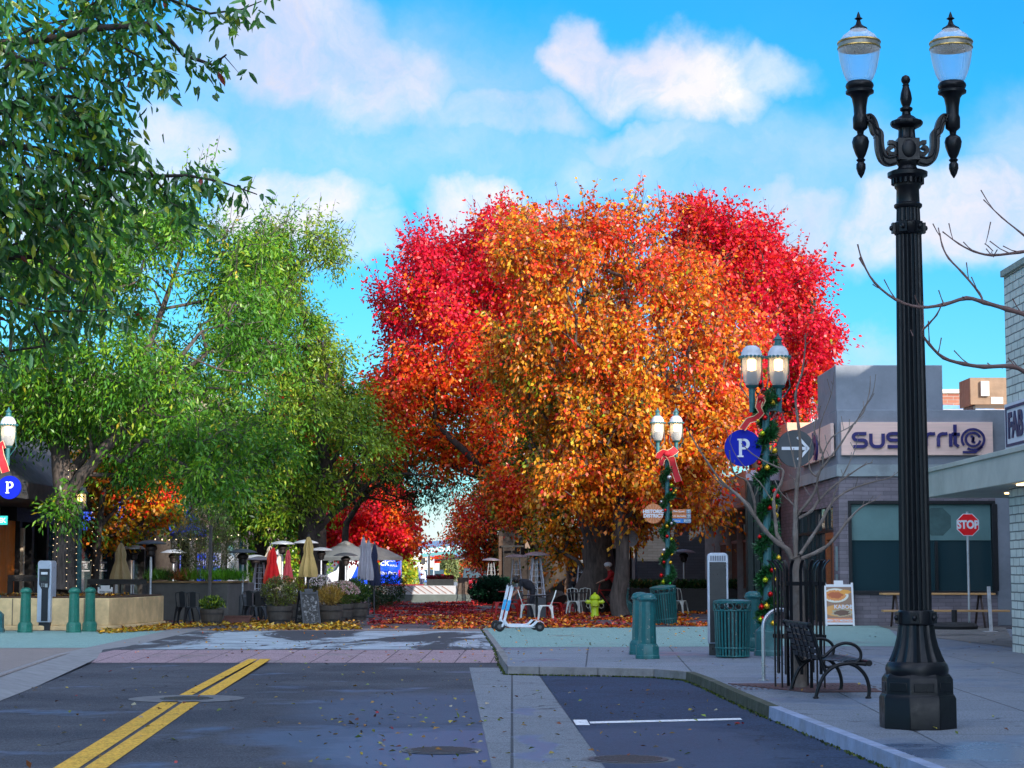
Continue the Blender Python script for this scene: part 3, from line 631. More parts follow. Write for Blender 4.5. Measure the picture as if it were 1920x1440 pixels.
strokes(S2, .1, -.21, -.152, 'x').build('lettering', purple, sb_)
# side: shopfront with orange door frame
MB().bb(.12, .15, 1.0, 8.2, 0, 3.2).build('side_glazing', SG, t); MB().bb(.25, 6, 11.5, 14, 0, H(793, 64.3)).build('rear_wall', M('apricot_wall', (.8, .42, .28), .85, ns=1, na=.1), t)
mb = MB(); [mb.bb(.04, .11, y, y+.08, 0, 3.2) for y in (1.0, 2.6, 4.2, 5.8, 8.1)]; mb.bb(.04, .11, 1.08, 8.1, 2.5, 2.58); mb.build('side_frame', dark, t)
dfm = MB(); dfm.bb(.02, .119, 1.1, 1.35, 0, 2.49); dfm.bb(.02, .119, 2.25, 2.5, 0, 2.49); dfm.bb(.02, .119, 1.35, 2.25, 2.3, 2.49); dfm.build('door', M('orange_wood', (.38, .10, .025), .5, ns=3, stretch=(1, 1, 6)), t)
pp = M('pale_poster', (.35, .50, .50), .5, ns=1.5, na=.5); MB().bb(-.015, -.002, .33, .62, 1.45, 2.1).bb(-.015, -.002, .33, .62, .8, 1.36).build('poster', pp, t)
c2 = M('apricot_wall', (.75, .40, .25), .85, ns=1, na=.1)
def simple_building(name, label, x0, x1, y0, y1, h, mat, trim=None):
    t = thing(name, label, 'building', (x0, y0, 0)); MB().bb(0, x1-x0, 0, y1-y0, 0, h).build('wall', mat, t, bevel=.02)
    MB().bb(-.08, x1-x0+.08, -.08, y1-y0+.08, h, h+.18).build('cornice', trim or mat, t, bevel=.02); return t
# roofs behind the restaurant
rb = brickmat('red_brick', (.35, .11, .06), (.42, .16, .09), (.4, .33, .28), 'x', .5, .14)
Yb = 82
t = simple_building('brick_block', 'red brick upper storey with white flues seen above the restaurant roof', X(1500, Yb), X(1900, Yb), Yb, Yb+14, H(738, Yb), rb, M('cream_trim', (.7, .62, .5), .7))
for a, r_, z0, z1 in ((1518, .26, 800, 748), (1552, .2, 785, 735), (1532, .33, 790, 770)):
    mb = MB(); mb.cyl((X(a, Yb)-t.location.x, -.8, H(z0, Yb)), (X(a, Yb)-t.location.x, -.8, H(z1, Yb)), r_); mb.lathe([(r_*1.3, 0), (r_*1.3, .15), (r_*.4, .35)], (X(a, Yb)-t.location.x, -.8, H(z1, Yb))); mb.build('flue', M('galvanised', (.55, .57, .6), .35, .5, ns=4), t)
t = thing('flat_roof_hall', 'low white rooftop with a pale blue ridge behind the restaurant parapet', 'building', (X(1740, 70), 70, 0))
MB().bb(0, 9, 0, 10, 0, H(778, 70)).build('wall', M('white_render', (.72, .69, .62), .8, ns=1), t, bevel=.02)
MB().bb(-.2, 9.2, -.2, 10, H(778, 70), H(768, 70)).build('roof_edge', M('grey_flash', (.45, .46, .47), .6), t)
MB().prism([(.2, H(768, 70)), (4.2, H(768, 70)), (2.2, H(752, 70)), (1.0, H(750, 70))], 2, 8, 'y').build('roof', M('blue_metal_roof', (.15, .32, .62), .35, .3, ns=2), t)
t = thing('rooftop_air_unit', 'brown boxy air conditioning unit with white patches on the roof behind the restaurant', 'air unit', (X(1826, 66), 66, H(768, 66)))
hh_ = H(708, 66)-H(768, 66); mb = MB().bb(0, 1.9, 0, 1.6, .16, hh_, mi=0); mb.bb(.1, .2, .1, 1.5, 0, .16, mi=1).bb(1.6, 1.7, .1, 1.5, 0, .16, mi=1); mb.build('casing', [M('brown_metal', (.28, .17, .10), .6, ns=3), dark], t, bevel=.02)
MB().bb(.35, .62, -.12, -.002, .45, .95).bb(.7, 1.1, -.02, -.002, .2, .42).bb(1.5, 1.8, -.02, -.002, .2, .3).bb(1.35, 1.55, -.02, -.002, .75, .92).build('grille', M('white_enamel', (.75, .75, .72), .5), t)
# painted brick building with canopy at the right edge
pb = brickmat('painted_brick_side', (.68, .71, .63), (.76, .79, .70), (.20, .22, .20), 'y', .42, .155, .014, .9)
XB = X(1895, 36); t = thing('painted_brick_building', 'sage painted brick shop wall with a flat concrete canopy at the photo edge', 'building', (XB, 36, 0))
hB = H(520, 36)
mb = MB(); mb.bb(0, 4, -26, 0, 0, hB); mb.build('wall', pb, t)
MB().bb(-.06, 4.05, -26, .03, hB, hB+.12).build('coping', M('sage_trim', (.32, .36, .31), .8), t, bevel=.01)
mb = MB(); zc0, zc1 = H(933, 41), H(887, 41); xe = X(1738, 41.2)-XB
mb.bb(xe, -.004, -22, 5.2, zc0, zc1); mb.bb(-.004, 4, .035, 5.2, zc0, zc1); mb.bb(xe-.04, 0, -22.03, 5.24, zc1, zc1+.09); mb.build('canopy', M('sage_concrete', (.52, .53, .46), .75, ns=1.2, na=.2, dirt=(.34, .35, .3)), t, bevel=.01)
lt = M('warm_tube', (1, .8, .45), emis=(1, .62, .25), es=3.0)
MB().bb(.5, 1.4, 2.2, 2.32, zc0-.03, zc0-.004).build('soffit_lamp', lt, t); MB().bb(-.27, -.12, -3, -1.6, zc0-.03, zc0-.004).build('soffit_lamp', lt, t)
sgn = MB().bb(-.12, -.003, -6.5, -.3, zc1+.14, zc1+.98).build('sign_board', M('white_sign', (.72, .74, .80), .5, ns=3, na=.1), t, bevel=.004)
ink = M('navy_ink', (.03, .035, .11), .5); bd = MB(); ybf = -.4; z0, z1 = zc1+.2, zc1+.92
bd.bb(-.135, -.122, -6.4, ybf, z0, z0+.05).bb(-.135, -.122, -6.4, ybf, z1-.05, z1).bb(-.135, -.122, ybf-.06, ybf, z0+.05, z1-.05).build('sign_border', ink, sgn)
text('lettering', 'FAB', .62, ink, sgn, (-.128, -.56, (z0+z1)/2-.01), rz=-math.pi/2, align='LEFT', ext=.012, offset=.022, spacing=1.0)
# tall blocks along the right side, outside the photograph, added to throw the street into shade
sb2 = brickmat('shade_block_brick', (.34, .27, .2), (.38, .3, .22), (.3, .26, .2), 'y', .4, .12)
def block(name, label, x0, x1, y0, y1, h, mat):
    t = thing(name, label, 'building', (x0, y0, 0)); MB().bb(0, x1-x0, 0, y1-y0, 0, h).build('wall', mat, t, bevel=.03)
    MB().bb(-.2, x1-x0+.2, -.2, y1-y0+.2, h, h+.35).build('cornice', M('cream_trim'), t)
    for f in range(int(h//3.6)):
        k = int((y1-y0)//3.2)
        for i in range(k):
            y = (y1-y0)/k*(i+.5); z = 1.1+3.6*f
            w_ = MB().bb(-.04, .02, y-.62, y+.62, z, z+1.7).build('window', dark, t); MB().bb(-.055, -.045, y-.55, y+.55, z+.07, z+1.63).build('pane', SG, w_)
    return t
block('office_shade_block', 'unseen tall beige brick office block added to shade the street', 14.5, 34, -22, 24, 19, sb2)
block('shop_block', 'unseen lower beige brick block added for shade between office block and restaurant', 14.5, 32, 24.3, 50, 9.6, sb2)  # shop_block is an added stand-in for shade, not a real shop
# dark bar frontage further along
t = thing('bar_building', 'dark plank fronted bar building with a white slanted fascia beyond the corner restaurant', 'building', (X(1400, 64.5), 64.5, 0)); x0 = t.location.x
lam = M('white_fascia', (.55, .55, .66), .75, ns=1, na=.1); z0, z1 = H(948, 64), H(880, 64)
MB().bb(.0, 5, .02, 15, z0, z1).build('fascia', lam, t, bevel=.02)
grn = M('dark_green_board', (.015, .04, .04), .5, ns=3, stretch=(9, 9, .4))
mb = MB(); 
for i in range(5): mb.bb(i*.21, i*.21+.19, -.35, -.1, 0, H(900, 64))
mb.bb(0, 1.1, -.1, .2, 0, H(900, 64)); mb.build('green_boards', grn, t, bevel=.01)
blk = M('black_plank', (.02, .02, .024), .55, ns=3, na=.5, stretch=(.3, .3, 8)); dkb = brickmat('black_brick', (.018, .022, .03), (.03, .034, .045), (.008, .009, .012), 'x', .45, .12, .01, .5)
mb = MB(); mb.bb(.9, 5, .2, 15, 0, z0-.005); mb.build('inner_wall', blk, t)
[MB().bb(.1, .8, y, y+.09, 0, z0-.01).build('pillar', M('plaster_grey', (.3, .29, .3), .8), t) for y in (3.5, 7, 11, 14.8)]
mb = MB(); [mb.bb(.3, .36, 1+k*.35, 1.1+k*.35, .9, 2.4) for k in range(36)]; mb.bb(.28, .38, .9, 14, 2.4, 2.5); mb.bb(.28, .38, .9, 14, .85, .9); mb.build('rail', M('red_brown_wood', (.16, .05, .02), .5), t)
[MB().bb(.2, .5, y, y+.4, 2.75, 3.0).bb(.33, .37, y+.18, y+.22, 3.0, z0).build('ceiling_speaker', dark, t) for y in (2, 3)]
t = thing('black_brick_building', 'windowless black brick wall behind the garlanded lamp post', 'building', (X(1195, 86), 86, 0))
MB().bb(0, X(1345, 86)-X(1195, 86), 0, 3, 0, 5.2).build('wall', dkb, t); MB().bb(-.15, 3.9, -.12, 3, 5.2, 5.5).build('cornice', dark, t)
MB().bb(-.5, -.35, -.2, .1, 0, 4.8).build('side_post', M('weathered_post', (.12, .11, .11), .7), t); MB().bb(-.25, -.12, -.3, 0, 0, 4.6).build('side_post', M('weathered_post'), t)
t = thing('dark_cafe', 'dark cafe front with a beige lintel and black window bars behind the glass heaters', 'building', (X(935, 90), 90.5, 0)); cw = X(1195, 90)-X(935, 90)
MB().bb(0, cw, .4, 9, 0, 3.4).build('wall', M('umber_wall', (.03, .022, .02), .8), t); MB().bb(1.2, cw, -.3, 9, H(1028, 90), H(1002, 90)).build('lintel', M('beige_lintel', (.30, .22, .17), .8, ns=2), t)
mb = MB()
for i in range(16): mb.bb(.2+i*.38, .24+i*.38, -.2, -.16, 0, 2.5)
mb.bb(.1, cw, -.22, -.14, 2.5, 2.58); mb.build('window_bars', M('iron_black', (.02, .02, .022), .5), t)
for i in (0, 4, 9): MB().bb(i*.75, i*.75+.18, -.1, .2, 0, 3).build('timber_post', M('brown_timber', (.10, .055, .035), .7, ns=3), t)
# ================================================================ BUILDINGS, left side (fronts at x = -14.5)
XL = -14.5
t = thing('tavern_building', 'black fronted tavern under a big sloping charcoal awning at the left edge', 'building', (XL, 49, 0))
MB().bb(-12, -.5, 0, 17, 0, 7.6).build('wall', M('cream_wall', (.66, .55, .40), .85, ns=.8, na=.12), t)
mb = MB(); mb.bb(-.49, 0, 8.9, 17, 2.9, 3.3); mb.bb(-.49, -.2, 8.9, 17, 0, .7)
for y in (0, 4.4, 9.2, 10.7, 12.6, 14.8, 16.7): mb.bb(-.49, .02, y, y+.28, 0, 2.9)
mb.build('shopfront', M('charred_black', (.022, .02, .022), .6, ns=4), t)
MB().bb(-.3, -.25, 9.5, 16.7, .7, 2.9).build('shopfront_glass', SG, t)
ow = M('orange_planks', (.90, .22, .02), .5, ns=2, na=.35, stretch=(9, 9, .5), bs=.3); MB().bb(-.2, -.1, 4.7, 9.15, 0, 2.9).build('plank_door', ow, t)
MB().bb(.03, .12, 9.25, 9.45, 0, 2.7).build('cream_pilaster', M('cream_pale', (.55, .46, .35), .8), t)
aw = M('charcoal_awning', (.07, .075, .085), .8, ns=1.5, na=.4, bs=.3)
mb = MB(); mb.prism([(-.45, 3.3), (1.9, 3.3), (1.9, 3.75), (-.45, 5.9)], -1, 13.5, 'y'); mb.build('awning', aw, t, bevel=.02)
t = thing('blue_awning_shop', 'dark storefront with royal blue awnings and white lettered window strips', 'building', (XL, 66.2, 0))
MB().bb(-12, -.4, 0, 18, 0, 7).build('wall', M('grey_plaster', (.25, .24, .24), .85), t)
mb = MB(); mb.bb(-.39, 0, 0, 18, 2.8, 3.3)
for k in range(7): mb.bb(-.39, .02, k*2.95, k*2.95+.25, 0, 2.8)
mb.build('shopfront', M('charred_black'), t); MB().bb(-.25, -.2, .3, 17.7, 0, 2.8).build('shopfront_glass', SG, t)
ba = M('royal_blue_awning', (.03, .10, .8), .6, ns=2)
mb = MB()
for k in range(3): MB().prism([(0, 2.75), (1.6, 2.85), (1.6, 3.15), (1.1, 4.0), (0, 4.6)], k*6+.2, k*6+5.4, 'y').build('awning', ba, t, bevel=.02)
ws = M('white_vinyl', (.75, .75, .78), .5); mb = MB()
for k in (0, 1, 2): mb.bb(-.19, -.18, 1+k*2.9, 2.7+k*2.9, 1.42, 1.46).bb(-.19, -.18, 1+k*2.9, 2.7+k*2.9, 1.72, 1.76)
mb.build('window_strip', ws, t); text('lettering', 'WINE', .26, ws, t, (-.18, 2.0, 1.59), rz=math.pi/2, ext=.004); text('lettering', 'GRILL', .26, ws, t, (-.18, 4.9, 1.59), rz=math.pi/2, ext=.004)
cr_ = M('sunlit_cream', (.72, .58, .44), .85, ns=.6, na=.1)
t = thing('cream_building', 'two storey cream building with dusty pink awnings behind the left trees', 'building', (XL, 84.5, 0))
MB().bb(-12, 0, 0, 40, 0, 9.5).build('wall', cr_, t); MB().bb(-12, .3, -.1, 40.2, 9.5, 9.9).build('cornice', M('cream_trim'), t)
for f in range(2):
    for k in range(8):
        y = 1.4+k*4.8; z = (.4, 5.0)[f]; hh_ = (2.4, 2.0)[f]
        wv = MB().bb(-.02, .05, y, y+2.8, z, z+hh_).build('window', M('brown_frame', (.10, .06, .05), .6), t); MB().bb(.06, .07, y+.1, y+2.7, z+.1, z+hh_-.1).build('pane', SG, wv)
dp = M('dusty_pink_awning', (.50, .30, .24), .8, ns=3)
for k in range(8): MB().prism([(.06, 3.1), (1.2, 3.1), (1.2, 3.25), (.06, 4.1)], 1.2+k*4.8, 4.4+k*4.8, 'y').build('awning', dp, t, bevel=.01)
# far end of the street
far = [(-62, -26, 150, 8, (.62, .52, .42)), (-26.5, -14, 176, 3.4, (.70, .55, .48)), (14, 30, 150, 8, (.6, .5, .38)), (-9, -1.5, 330, 3.0, (.80, .62, .40)), (-24, -9.5, 300, 3.2, (.72, .6, .5)), (-1, 14, 325, 2.6, (.75, .6, .42)), (14.5, 60, 300, 9, (.6, .5, .4)), (-120, -25, 320, 10, (.6, .52, .42))]
lab = ['long cream block far down the left side', 'low pinkish shop beyond the parked van', 'cream block beyond the right trees', 'warm yellow building with a stepped roof at the street end', 'pale low shop left of the street end', 'low tan shop right of the street end', 'wide tan block far right of the street end', 'wide cream block closing the far left']
for (a, b, y, h, c), lb in zip(far, lab):
    t = simple_building('distant_building', lb, a, b, y, y+12, h, M('far_%s' % lb[:9], c, .85, ns=.3, na=.15), M('far_roof', (.5, .3, .2), .8))
    k = max(2, int((b-a)/3.2))
    for i in range(min(k, 14)):
        xw = (b-a)*(i+.5)/k; MB().bb(xw-.8, xw+.8, -.06, .02, .8, 2.6).build('window', M('far_window', (.10, .10, .12), .3), t)
        MB().prism([(xw-1.1, 2.75), (xw+1.1, 2.75), (xw+1.1, 3.2), (xw-1.1, 3.2)], -.9, -.01, 'y').build('awning', M('far_awning%d' % (i % 4), [(.6, .1, .05), (.75, .7, .6), (.1, .2, .5), (.7, .45, .1)][i % 4], .7), t)
# hills
mb = MB(); n_ = 60; vs = []
for i in range(n_+1):
    x = -1400+2800*i/n_; h = 40+28*noise.noise(Vector((x*.004, 3, 0)))+10*noise.noise(Vector((x*.02, 7, 0)))
    vs += [(x, 2200, -2), (x, 2300, h), (x, 2700, -2)]
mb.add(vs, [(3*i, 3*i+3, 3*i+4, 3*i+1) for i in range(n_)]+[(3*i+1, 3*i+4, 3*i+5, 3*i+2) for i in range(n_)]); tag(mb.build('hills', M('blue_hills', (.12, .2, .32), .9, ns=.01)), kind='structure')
# ================================================================ OBJECTS
IRON = M('black_enamel', (.006, .007, .010), .36, spec=.28, ns=5, na=.25, bs=.05); GRNP = M('teal_green_paint', (.008, .12, .125), .38, ns=7, na=.35, bs=.15, dirt=(.02, .16, .17), chips=(.22, .24, .22)); GRNP2 = M('bottle_green_paint', (.01, .16, .11), .38, ns=7, na=.3, bs=.15, dirt=(.03, .2, .14), chips=(.14, .2, .15))
STEEL = M('brushed_steel', (.5, .5, .52), .3, .9, ns=3, na=.1, bs=.02); GOLD_ = M('brass', (.62, .42, .13), .3, .9, ns=9)
frost = glassmat('frosted_globe', (.93, .95, 1.0), .86, .2)
# ---- big twin lamp in the foreground
YL = 18.8; bl = at(1721, 1352, YL); bl.z = 0
t = thing('twin_street_lamp', 'tall black cast iron twin globe street lamp in the foreground beside the bench', 'street lamp', bl, rz=R(0)); z_ = lambda py: H(py, YL)
pr = lambda lst: [(r, z_(y)) for r, y in lst]
def octa(prof, mb, n=8): return mb.lathe(prof, n=n, rot=math.pi/8)
mb = MB(); octa([(.365, 0), (.365, z_(1308)), (.352, z_(1303)), (.338, z_(1300)), (.338, z_(1273)), (.325, z_(1268)), (.30, z_(1262))], mb)
mb.lathe(pr([(.29, 1266), (.305, 1260), (.31, 1254), (.30, 1247), (.275, 1243), (.262, 1240)]), n=48, fl=(44, .05, z_(1262), z_(1245)))
for i in range(8):
    a = i*math.pi/4; mb.box((.313*math.cos(a), .313*math.sin(a), z_(1286)), (.012, .19, .085), rz=a)
base = mb.build('base', IRON, t, bevel=.006, smooth=30)
mb = MB(); mb.lathe(pr([(.262, 1240), (.235, 1228), (.205, 1212), (.182, 1194), (.166, 1172)]), n=96, fl=(16, .09, 0, 2)); mb.build('flared_foot', IRON, t, smooth=50)
mb = MB(); mb.lathe(pr([(.166, 1172), (.178, 1170), (.178, 1148), (.165, 1144)]), n=12)
for i in range(6):
    a = i*math.pi/3+.26; mb.box((.178*math.cos(a), .178*math.sin(a), z_(1158)), (.04, .085, .11), rz=a); mb.ball((.2*math.cos(a), .2*math.sin(a), z_(1158)), (.025, .025, .03), 8)
mb.build('lower_collar', IRON, t, bevel=.004)
mb = MB(); mb.lathe(pr([(.150, 1146), (.143, 900), (.133, 650), (.122, 440)]), n=120, fl=(20, .13, 0, 9)); mb.build('fluted_shaft', IRON, t, smooth=60)
mb = MB(); mb.lathe(pr([(.122, 441), (.138, 438), (.14, 419), (.122, 416)]), n=32)
for i in range(6):
    a = i*math.pi/3; mb.box((.135*math.cos(a), .135*math.sin(a), z_(428)), (.05, .075, .1), rz=a); mb.ball((.165*math.cos(a), .165*math.sin(a), z_(428)), (.022, .022, .028), 8)
mb.lathe(pr([(.118, 416), (.114, 390)]), n=96, fl=(20, .1, 0, 9)); mb.lathe(pr([(.12, 391), (.134, 388), (.134, 384), (.112, 381), (.108, 356), (.125, 352), (.128, 349), (.13, 343), (.16, 334), (.19, 331), (.192, 324), (.16, 321), (.1, 318), (.085, 312), (.105, 306), (.105, 303), (.09, 301)]), n=40)
for i in range(20):
    a = i*math.pi/10; mb.box((.142*math.cos(a), .142*math.sin(a), z_(341)), (.03, .02, .05), rz=a)
mb.build('capital', IRON, t, smooth=45)
mb = MB(); mb.bb(-.105, .105, -.1, .1, z_(303), z_(262)); mb.ball((0, -.1, z_(282)), (.07, .02, .09), 16)
mb.lathe(pr([(.1, 262), (.085, 259), (.08, 245), (.09, 240)]), n=60, fl=(10, .12, 0, 9)); mb.lathe(pr([(.1, 241), (.15, 236), (.158, 232), (.155, 228), (.1, 224), (.08, 220), (.045, 216), (.04, 210), (.06, 207), (.062, 203), (.035, 200), (.05, 193), (.058, 186), (.05, 175), (.03, 162), (.036, 160), (.025, 158), (.042, 153), (.045, 149), (.035, 144), (.01, 141)]), n=32, fl=(16, .06, z_(237), z_(227)))
mb.build('finial', IRON, t, bevel=.004, smooth=45)
GX = .448
for s in (-1, 1):
    mb = MB(); P_ = [(.11, 300), (.14, 302), (.19, 303), (.235, 297), (.262, 282), (.27, 266), (.272, 252), (.305, 246), (.32, 236), (.335, 228), (.36, 222), (.385, 224)]
    path = [(s*x, 0, z_(y)) for x, y in P_]
    path = cr(path, 3); mb.ribbon(path, (0, .085, 0), .085); [mb.tube([(x, y_, z+d_) for x, _, z in path], .012, 6) for y_ in (-.045, .045) for d_ in (-.03, .03)]
    sp = []
    for i in range(16):
        a = i*.5; r = .075*(1-i/18); sp.append((s*(.155+r*math.cos(a+1.2)), 0, z_(281)+r*math.sin(a+1.2)))
    mb.ribbon(sp, (0, .09, 0), .036); mb.box((s*.293, 0, z_(250)), (.05, .09, .09))
    mb.build('scroll_arm', IRON, t, bevel=.005, smooth=40)
    c = (s*GX, 0, 0); mb = MB()
    mb.lathe(pr([(.005, 334), (.03, 326), (.046, 316), (.045, 308), (.03, 304), (.046, 300), (.03, 297), (.05, 290), (.075, 276), (.083, 266), (.07, 258), (.055, 256), (.03, 252), (.035, 246), (.055, 243), (.07, 240), (.072, 222), (.07, 220), (.06, 215), (.065, 200), (.08, 184), (.1, 178), (.135, 175), (.137, 171), (.12, 168), (.13, 165), (.137, 161), (.13, 157), (.115, 154)]), c, n=36, fl=(12, .05, z_(214), z_(180))); mb.build('lamp_holder', IRON, t, smooth=45)
    g = MB().lathe(pr([(.112, 154), (.132, 148), (.158, 137), (.182, 121), (.198, 105), (.206, 93), (.206, 88)]), c, n=48, fl=(48, .02, 0, 9)).lathe(pr([(.196, 82), (.19, 76), (.155, 67), (.105, 60), (.082, 56), (.078, 54)]), c, n=48, fl=(48, .02, 0, 9)).build('globe', frost, t, smooth=60)
    MB().lathe(pr([(.207, 92), (.21, 91), (.207, 89)]), c, n=40).lathe(pr([(.209, 82), (.212, 80.5), (.205, 78)]), c, n=40).build('brass_band', GOLD_, g); MB().lathe(pr([(.204, 89), (.204, 82)]), c, n=40).build('louvre_ring', M('ribbed_grey', (.35, .34, .3), .4, .4, ns=30), g)
    MB().lathe(pr([(.085, 55), (.082, 53), (.055, 50), (.03, 46), (.02, 40), (.016, 38), (.04, 35), (.02, 32), (.015, 28), (.003, 22)]), c, n=20).build('spike', IRON, g)
# ---- bench
BL = (G(1487, 1295), G(1533, 1310)); bx = (BL[0]+BL[1])/2; ang = math.atan2((BL[0]-BL[1]).y, (BL[0]-BL[1]).x)-math.pi/2
t = thing('park_bench', 'black cast iron and slat bench with looped armrests facing away from the road', 'bench', (bx.x, bx.y, 0), rz=ang)
LB = (BL[0]-BL[1]).length
def frame(y):
    mb = MB(); r = .022; V = lambda l: cr([(a, y, b) for a, b in l], 4)
    mb.tube(V([(-.02, 0), (-.012, .05), (.03, .17), (.10, .29), (.22, .375), (.40, .405), (.57, .39)]), r, 8)
    mb.tube(V([(.585, 0), (.60, .06), (.595, .16), (.555, .27), (.47, .36), (.38, .40)]), r, 8)
    mb.tube(V([(.10, .30), (.05, .42), (.01, .56), (-.04, .72), (-.085, .83)]), r, 8)
    mb.tube(V([(.02, .50), (.07, .475), (.14, .53), (.22, .60), (.33, .635), (.44, .61), (.505, .54), (.505, .46), (.45, .41)]), r*.85, 8)
    mb.tube(V([(.05, .43), (.11, .36), (.20, .375)]), r*.8, 6)
    mb.ball((-.02, y, .012), (.04, .035, .018), 8); mb.ball((.59, y, .012), (.04, .035, .018), 8); mb.ball((-.088, y, .84), .034, 10)
    return mb
for y in (-LB/2, LB/2): frame(y).build('side_frame', IRON, t, smooth=60)
mb = MB(); bp = [(.01, .47), (-.005, .54), (-.025, .61), (-.045, .68), (-.065, .75), (-.082, .82)]
for (x, z) in bp: mb.box((x, 0, z), (.012, LB-.02, .05), ry=-.24)
for y in (-.38, -.12, .15, .4): mb.ribbon([(x-.012, y, z) for x, z in [(.03, .42)]+bp], (0, .05, 0), .008)
mb.tube([(-.085, -LB/2-.04, .85), (-.085, LB/2+.04, .85)], .02, 8); mb.build('backrest', IRON, t, bevel=.002)
mb = MB()
for k in range(8): mb.box((.08+k*.063, 0, .425+.012*abs(k-3.5)/3.5), (.05, LB-.02, .012))
mb.tube([(.60, -LB/2-.04, .405), (.60, LB/2+.04, .405)], .036, 10); mb.build('seat', IRON, t, bevel=.002)
# ---- tree grate, guard, sapling
gp = [G(1365, 1283), G(1515, 1299), G(1655, 1298), G(1605, 1282)]; gz = M('rusty_iron', (.12, .055, .05), .75, ns=9, na=.4, bs=.4)
mb = MB(); c0 = G(1500, 1290); mb.prism([(p.x-c0.x, p.y-c0.y) for p in gp], .003, .012, 'z')
for i in range(26):
    for j in (-.36, .1, .42): mb.box((-.8+i*.07, j, .0145), (.018, .2, .004))
tag(mb.build('tree_grate', gz, loc=(c0.x, c0.y, 0)), 'rust brown iron tree grate set in the pavement under the caged young tree', 'tree grate')
t = thing('tree_guard', 'black flared flat bar cage around the bare young tree', 'tree guard', (c0.x, c0.y, 0), rz=R(12)); hw = .255; HG = H(1050, c0.y)
mb = MB()
for i in range(16):
    s, k = divmod(i, 4); u = (-hw+k*2*hw/4+.06); a = s*math.pi/2
    x, y = (u, -hw); ca, sa = math.cos(a), math.sin(a); rx_, ry_ = x*ca-y*sa, x*sa+y*ca; ox, oy = sa, -ca
    z0 = .0 if k in (0, 2) else .18
    P_ = [(rx_, ry_, z0), (rx_, ry_, HG-.13), (rx_+ox*.035, ry_+oy*.035, HG-.05), (rx_+ox*.09, ry_+oy*.09, HG)]
    mb.ribbon(P_, Vector((ca, sa, 0))*.04, .012)
mb.build('bars', IRON, t, bevel=.002)
for z in (H(1094, c0.y), H(1193, c0.y)):
    mb = MB()
    for s in range(4):
        a = s*math.pi/2; mb.box((math.sin(a)*(hw-.014), -math.cos(a)*(hw-.014), z), (2*hw+.02, .014, .05), rz=a)
    mb.build('hoop', IRON, t)
bark_y = M('pale_bark', (.21, .165, .14), .85, ns=5, na=.45, bs=.6, dirt=(.32, .29, .27), stretch=(1, 1, .5)); bark_d = M('dark_bark', (.045, .033, .027), .9, ns=3.5, na=.55, bs=1.0, stretch=(2.5, 2.5, .5), dirt=(.085, .07, .06)); bark_g = M('grey_bark', (.12, .092, .08), .9, ns=3.5, na=.75, bs=1.0, stretch=(3, 3, .4), dirt=(.05, .04, .035))
twig_m = M('bud_twig', (.17, .10, .09), .8, ns=8)
def px_branches(name, lst, Y, mat, parent, dep=.0, seedo=0, knobs=True):
    mb = MB(); 
    for bi, (pts, r0, r1) in enumerate(lst):
        k = len(pts); q = []; rr = []; side = math.sin(bi*2.4+seedo)
        for i, (a, b) in enumerate(pts):
            f = i/(k-1); yy = Y+dep*side*f*(k*.12); r0_, r1_ = (r0*.8, r1*.8) if knobs else (r0, r1); q.append(at(a, b, Y)+Vector((0, yy-Y, 0))); rr.append(r0_*(1-f)+r1_*f)
        q2 = []; r2 = []
        for i in range(k-1):
            for s_ in range(3):
                f = s_/3; p0 = q[max(i-1, 0)]; p1, p2 = q[i], q[i+1]; p3 = q[min(i+2, k-1)]
                q2.append(.5*((2*p1)+(p2-p0)*f+(2*p0-5*p1+4*p2-p3)*f*f+(3*p1-p0-3*p2+p3)*f**3)); r_ = rr[i]*(1-f)+rr[i+1]*f
                r2.append(r_*(1.28 if (s_ == 0 and i and knobs) else 1))
        q2.append(q[-1]); r2.append(rr[-1]*1.4); mb.tube([p-LOC for p in q2], r2, 8)
        if knobs:
            for i in range(2, len(q2)-1):
                if rnd.random() < .34:
                    d = (q2[i+1]-q2[i]).normalized(); u_ = (d*.6+Vector((rnd.uniform(-1, 1), rnd.uniform(-1, 1), rnd.uniform(-.2, 1.1)))*.8).normalized(); L_ = rnd.uniform(.03, .17); p0 = q2[i]-LOC
                    mb.tube([p0, p0+u_*L_*.5+Vector((0, 0, L_*.04)), p0+u_*L_+Vector((0, 0, L_*.2))], [min(r2[i]*.55, .006), .0035, .0045], 5)
    return mb.build(name, mat, parent, smooth=60)
LOC = Vector((c0.x, c0.y, 0))
t = thing('young_street_tree', 'leafless young street tree with pale forking branches inside the black cage', 'tree', LOC)
px_branches('trunk', [([(1502, 1297), (1500, 1285), (1499, 1200), (1497, 1120), (1494, 1060), (1490, 1045)], .10, .062)], c0.y, bark_y, t, knobs=False)
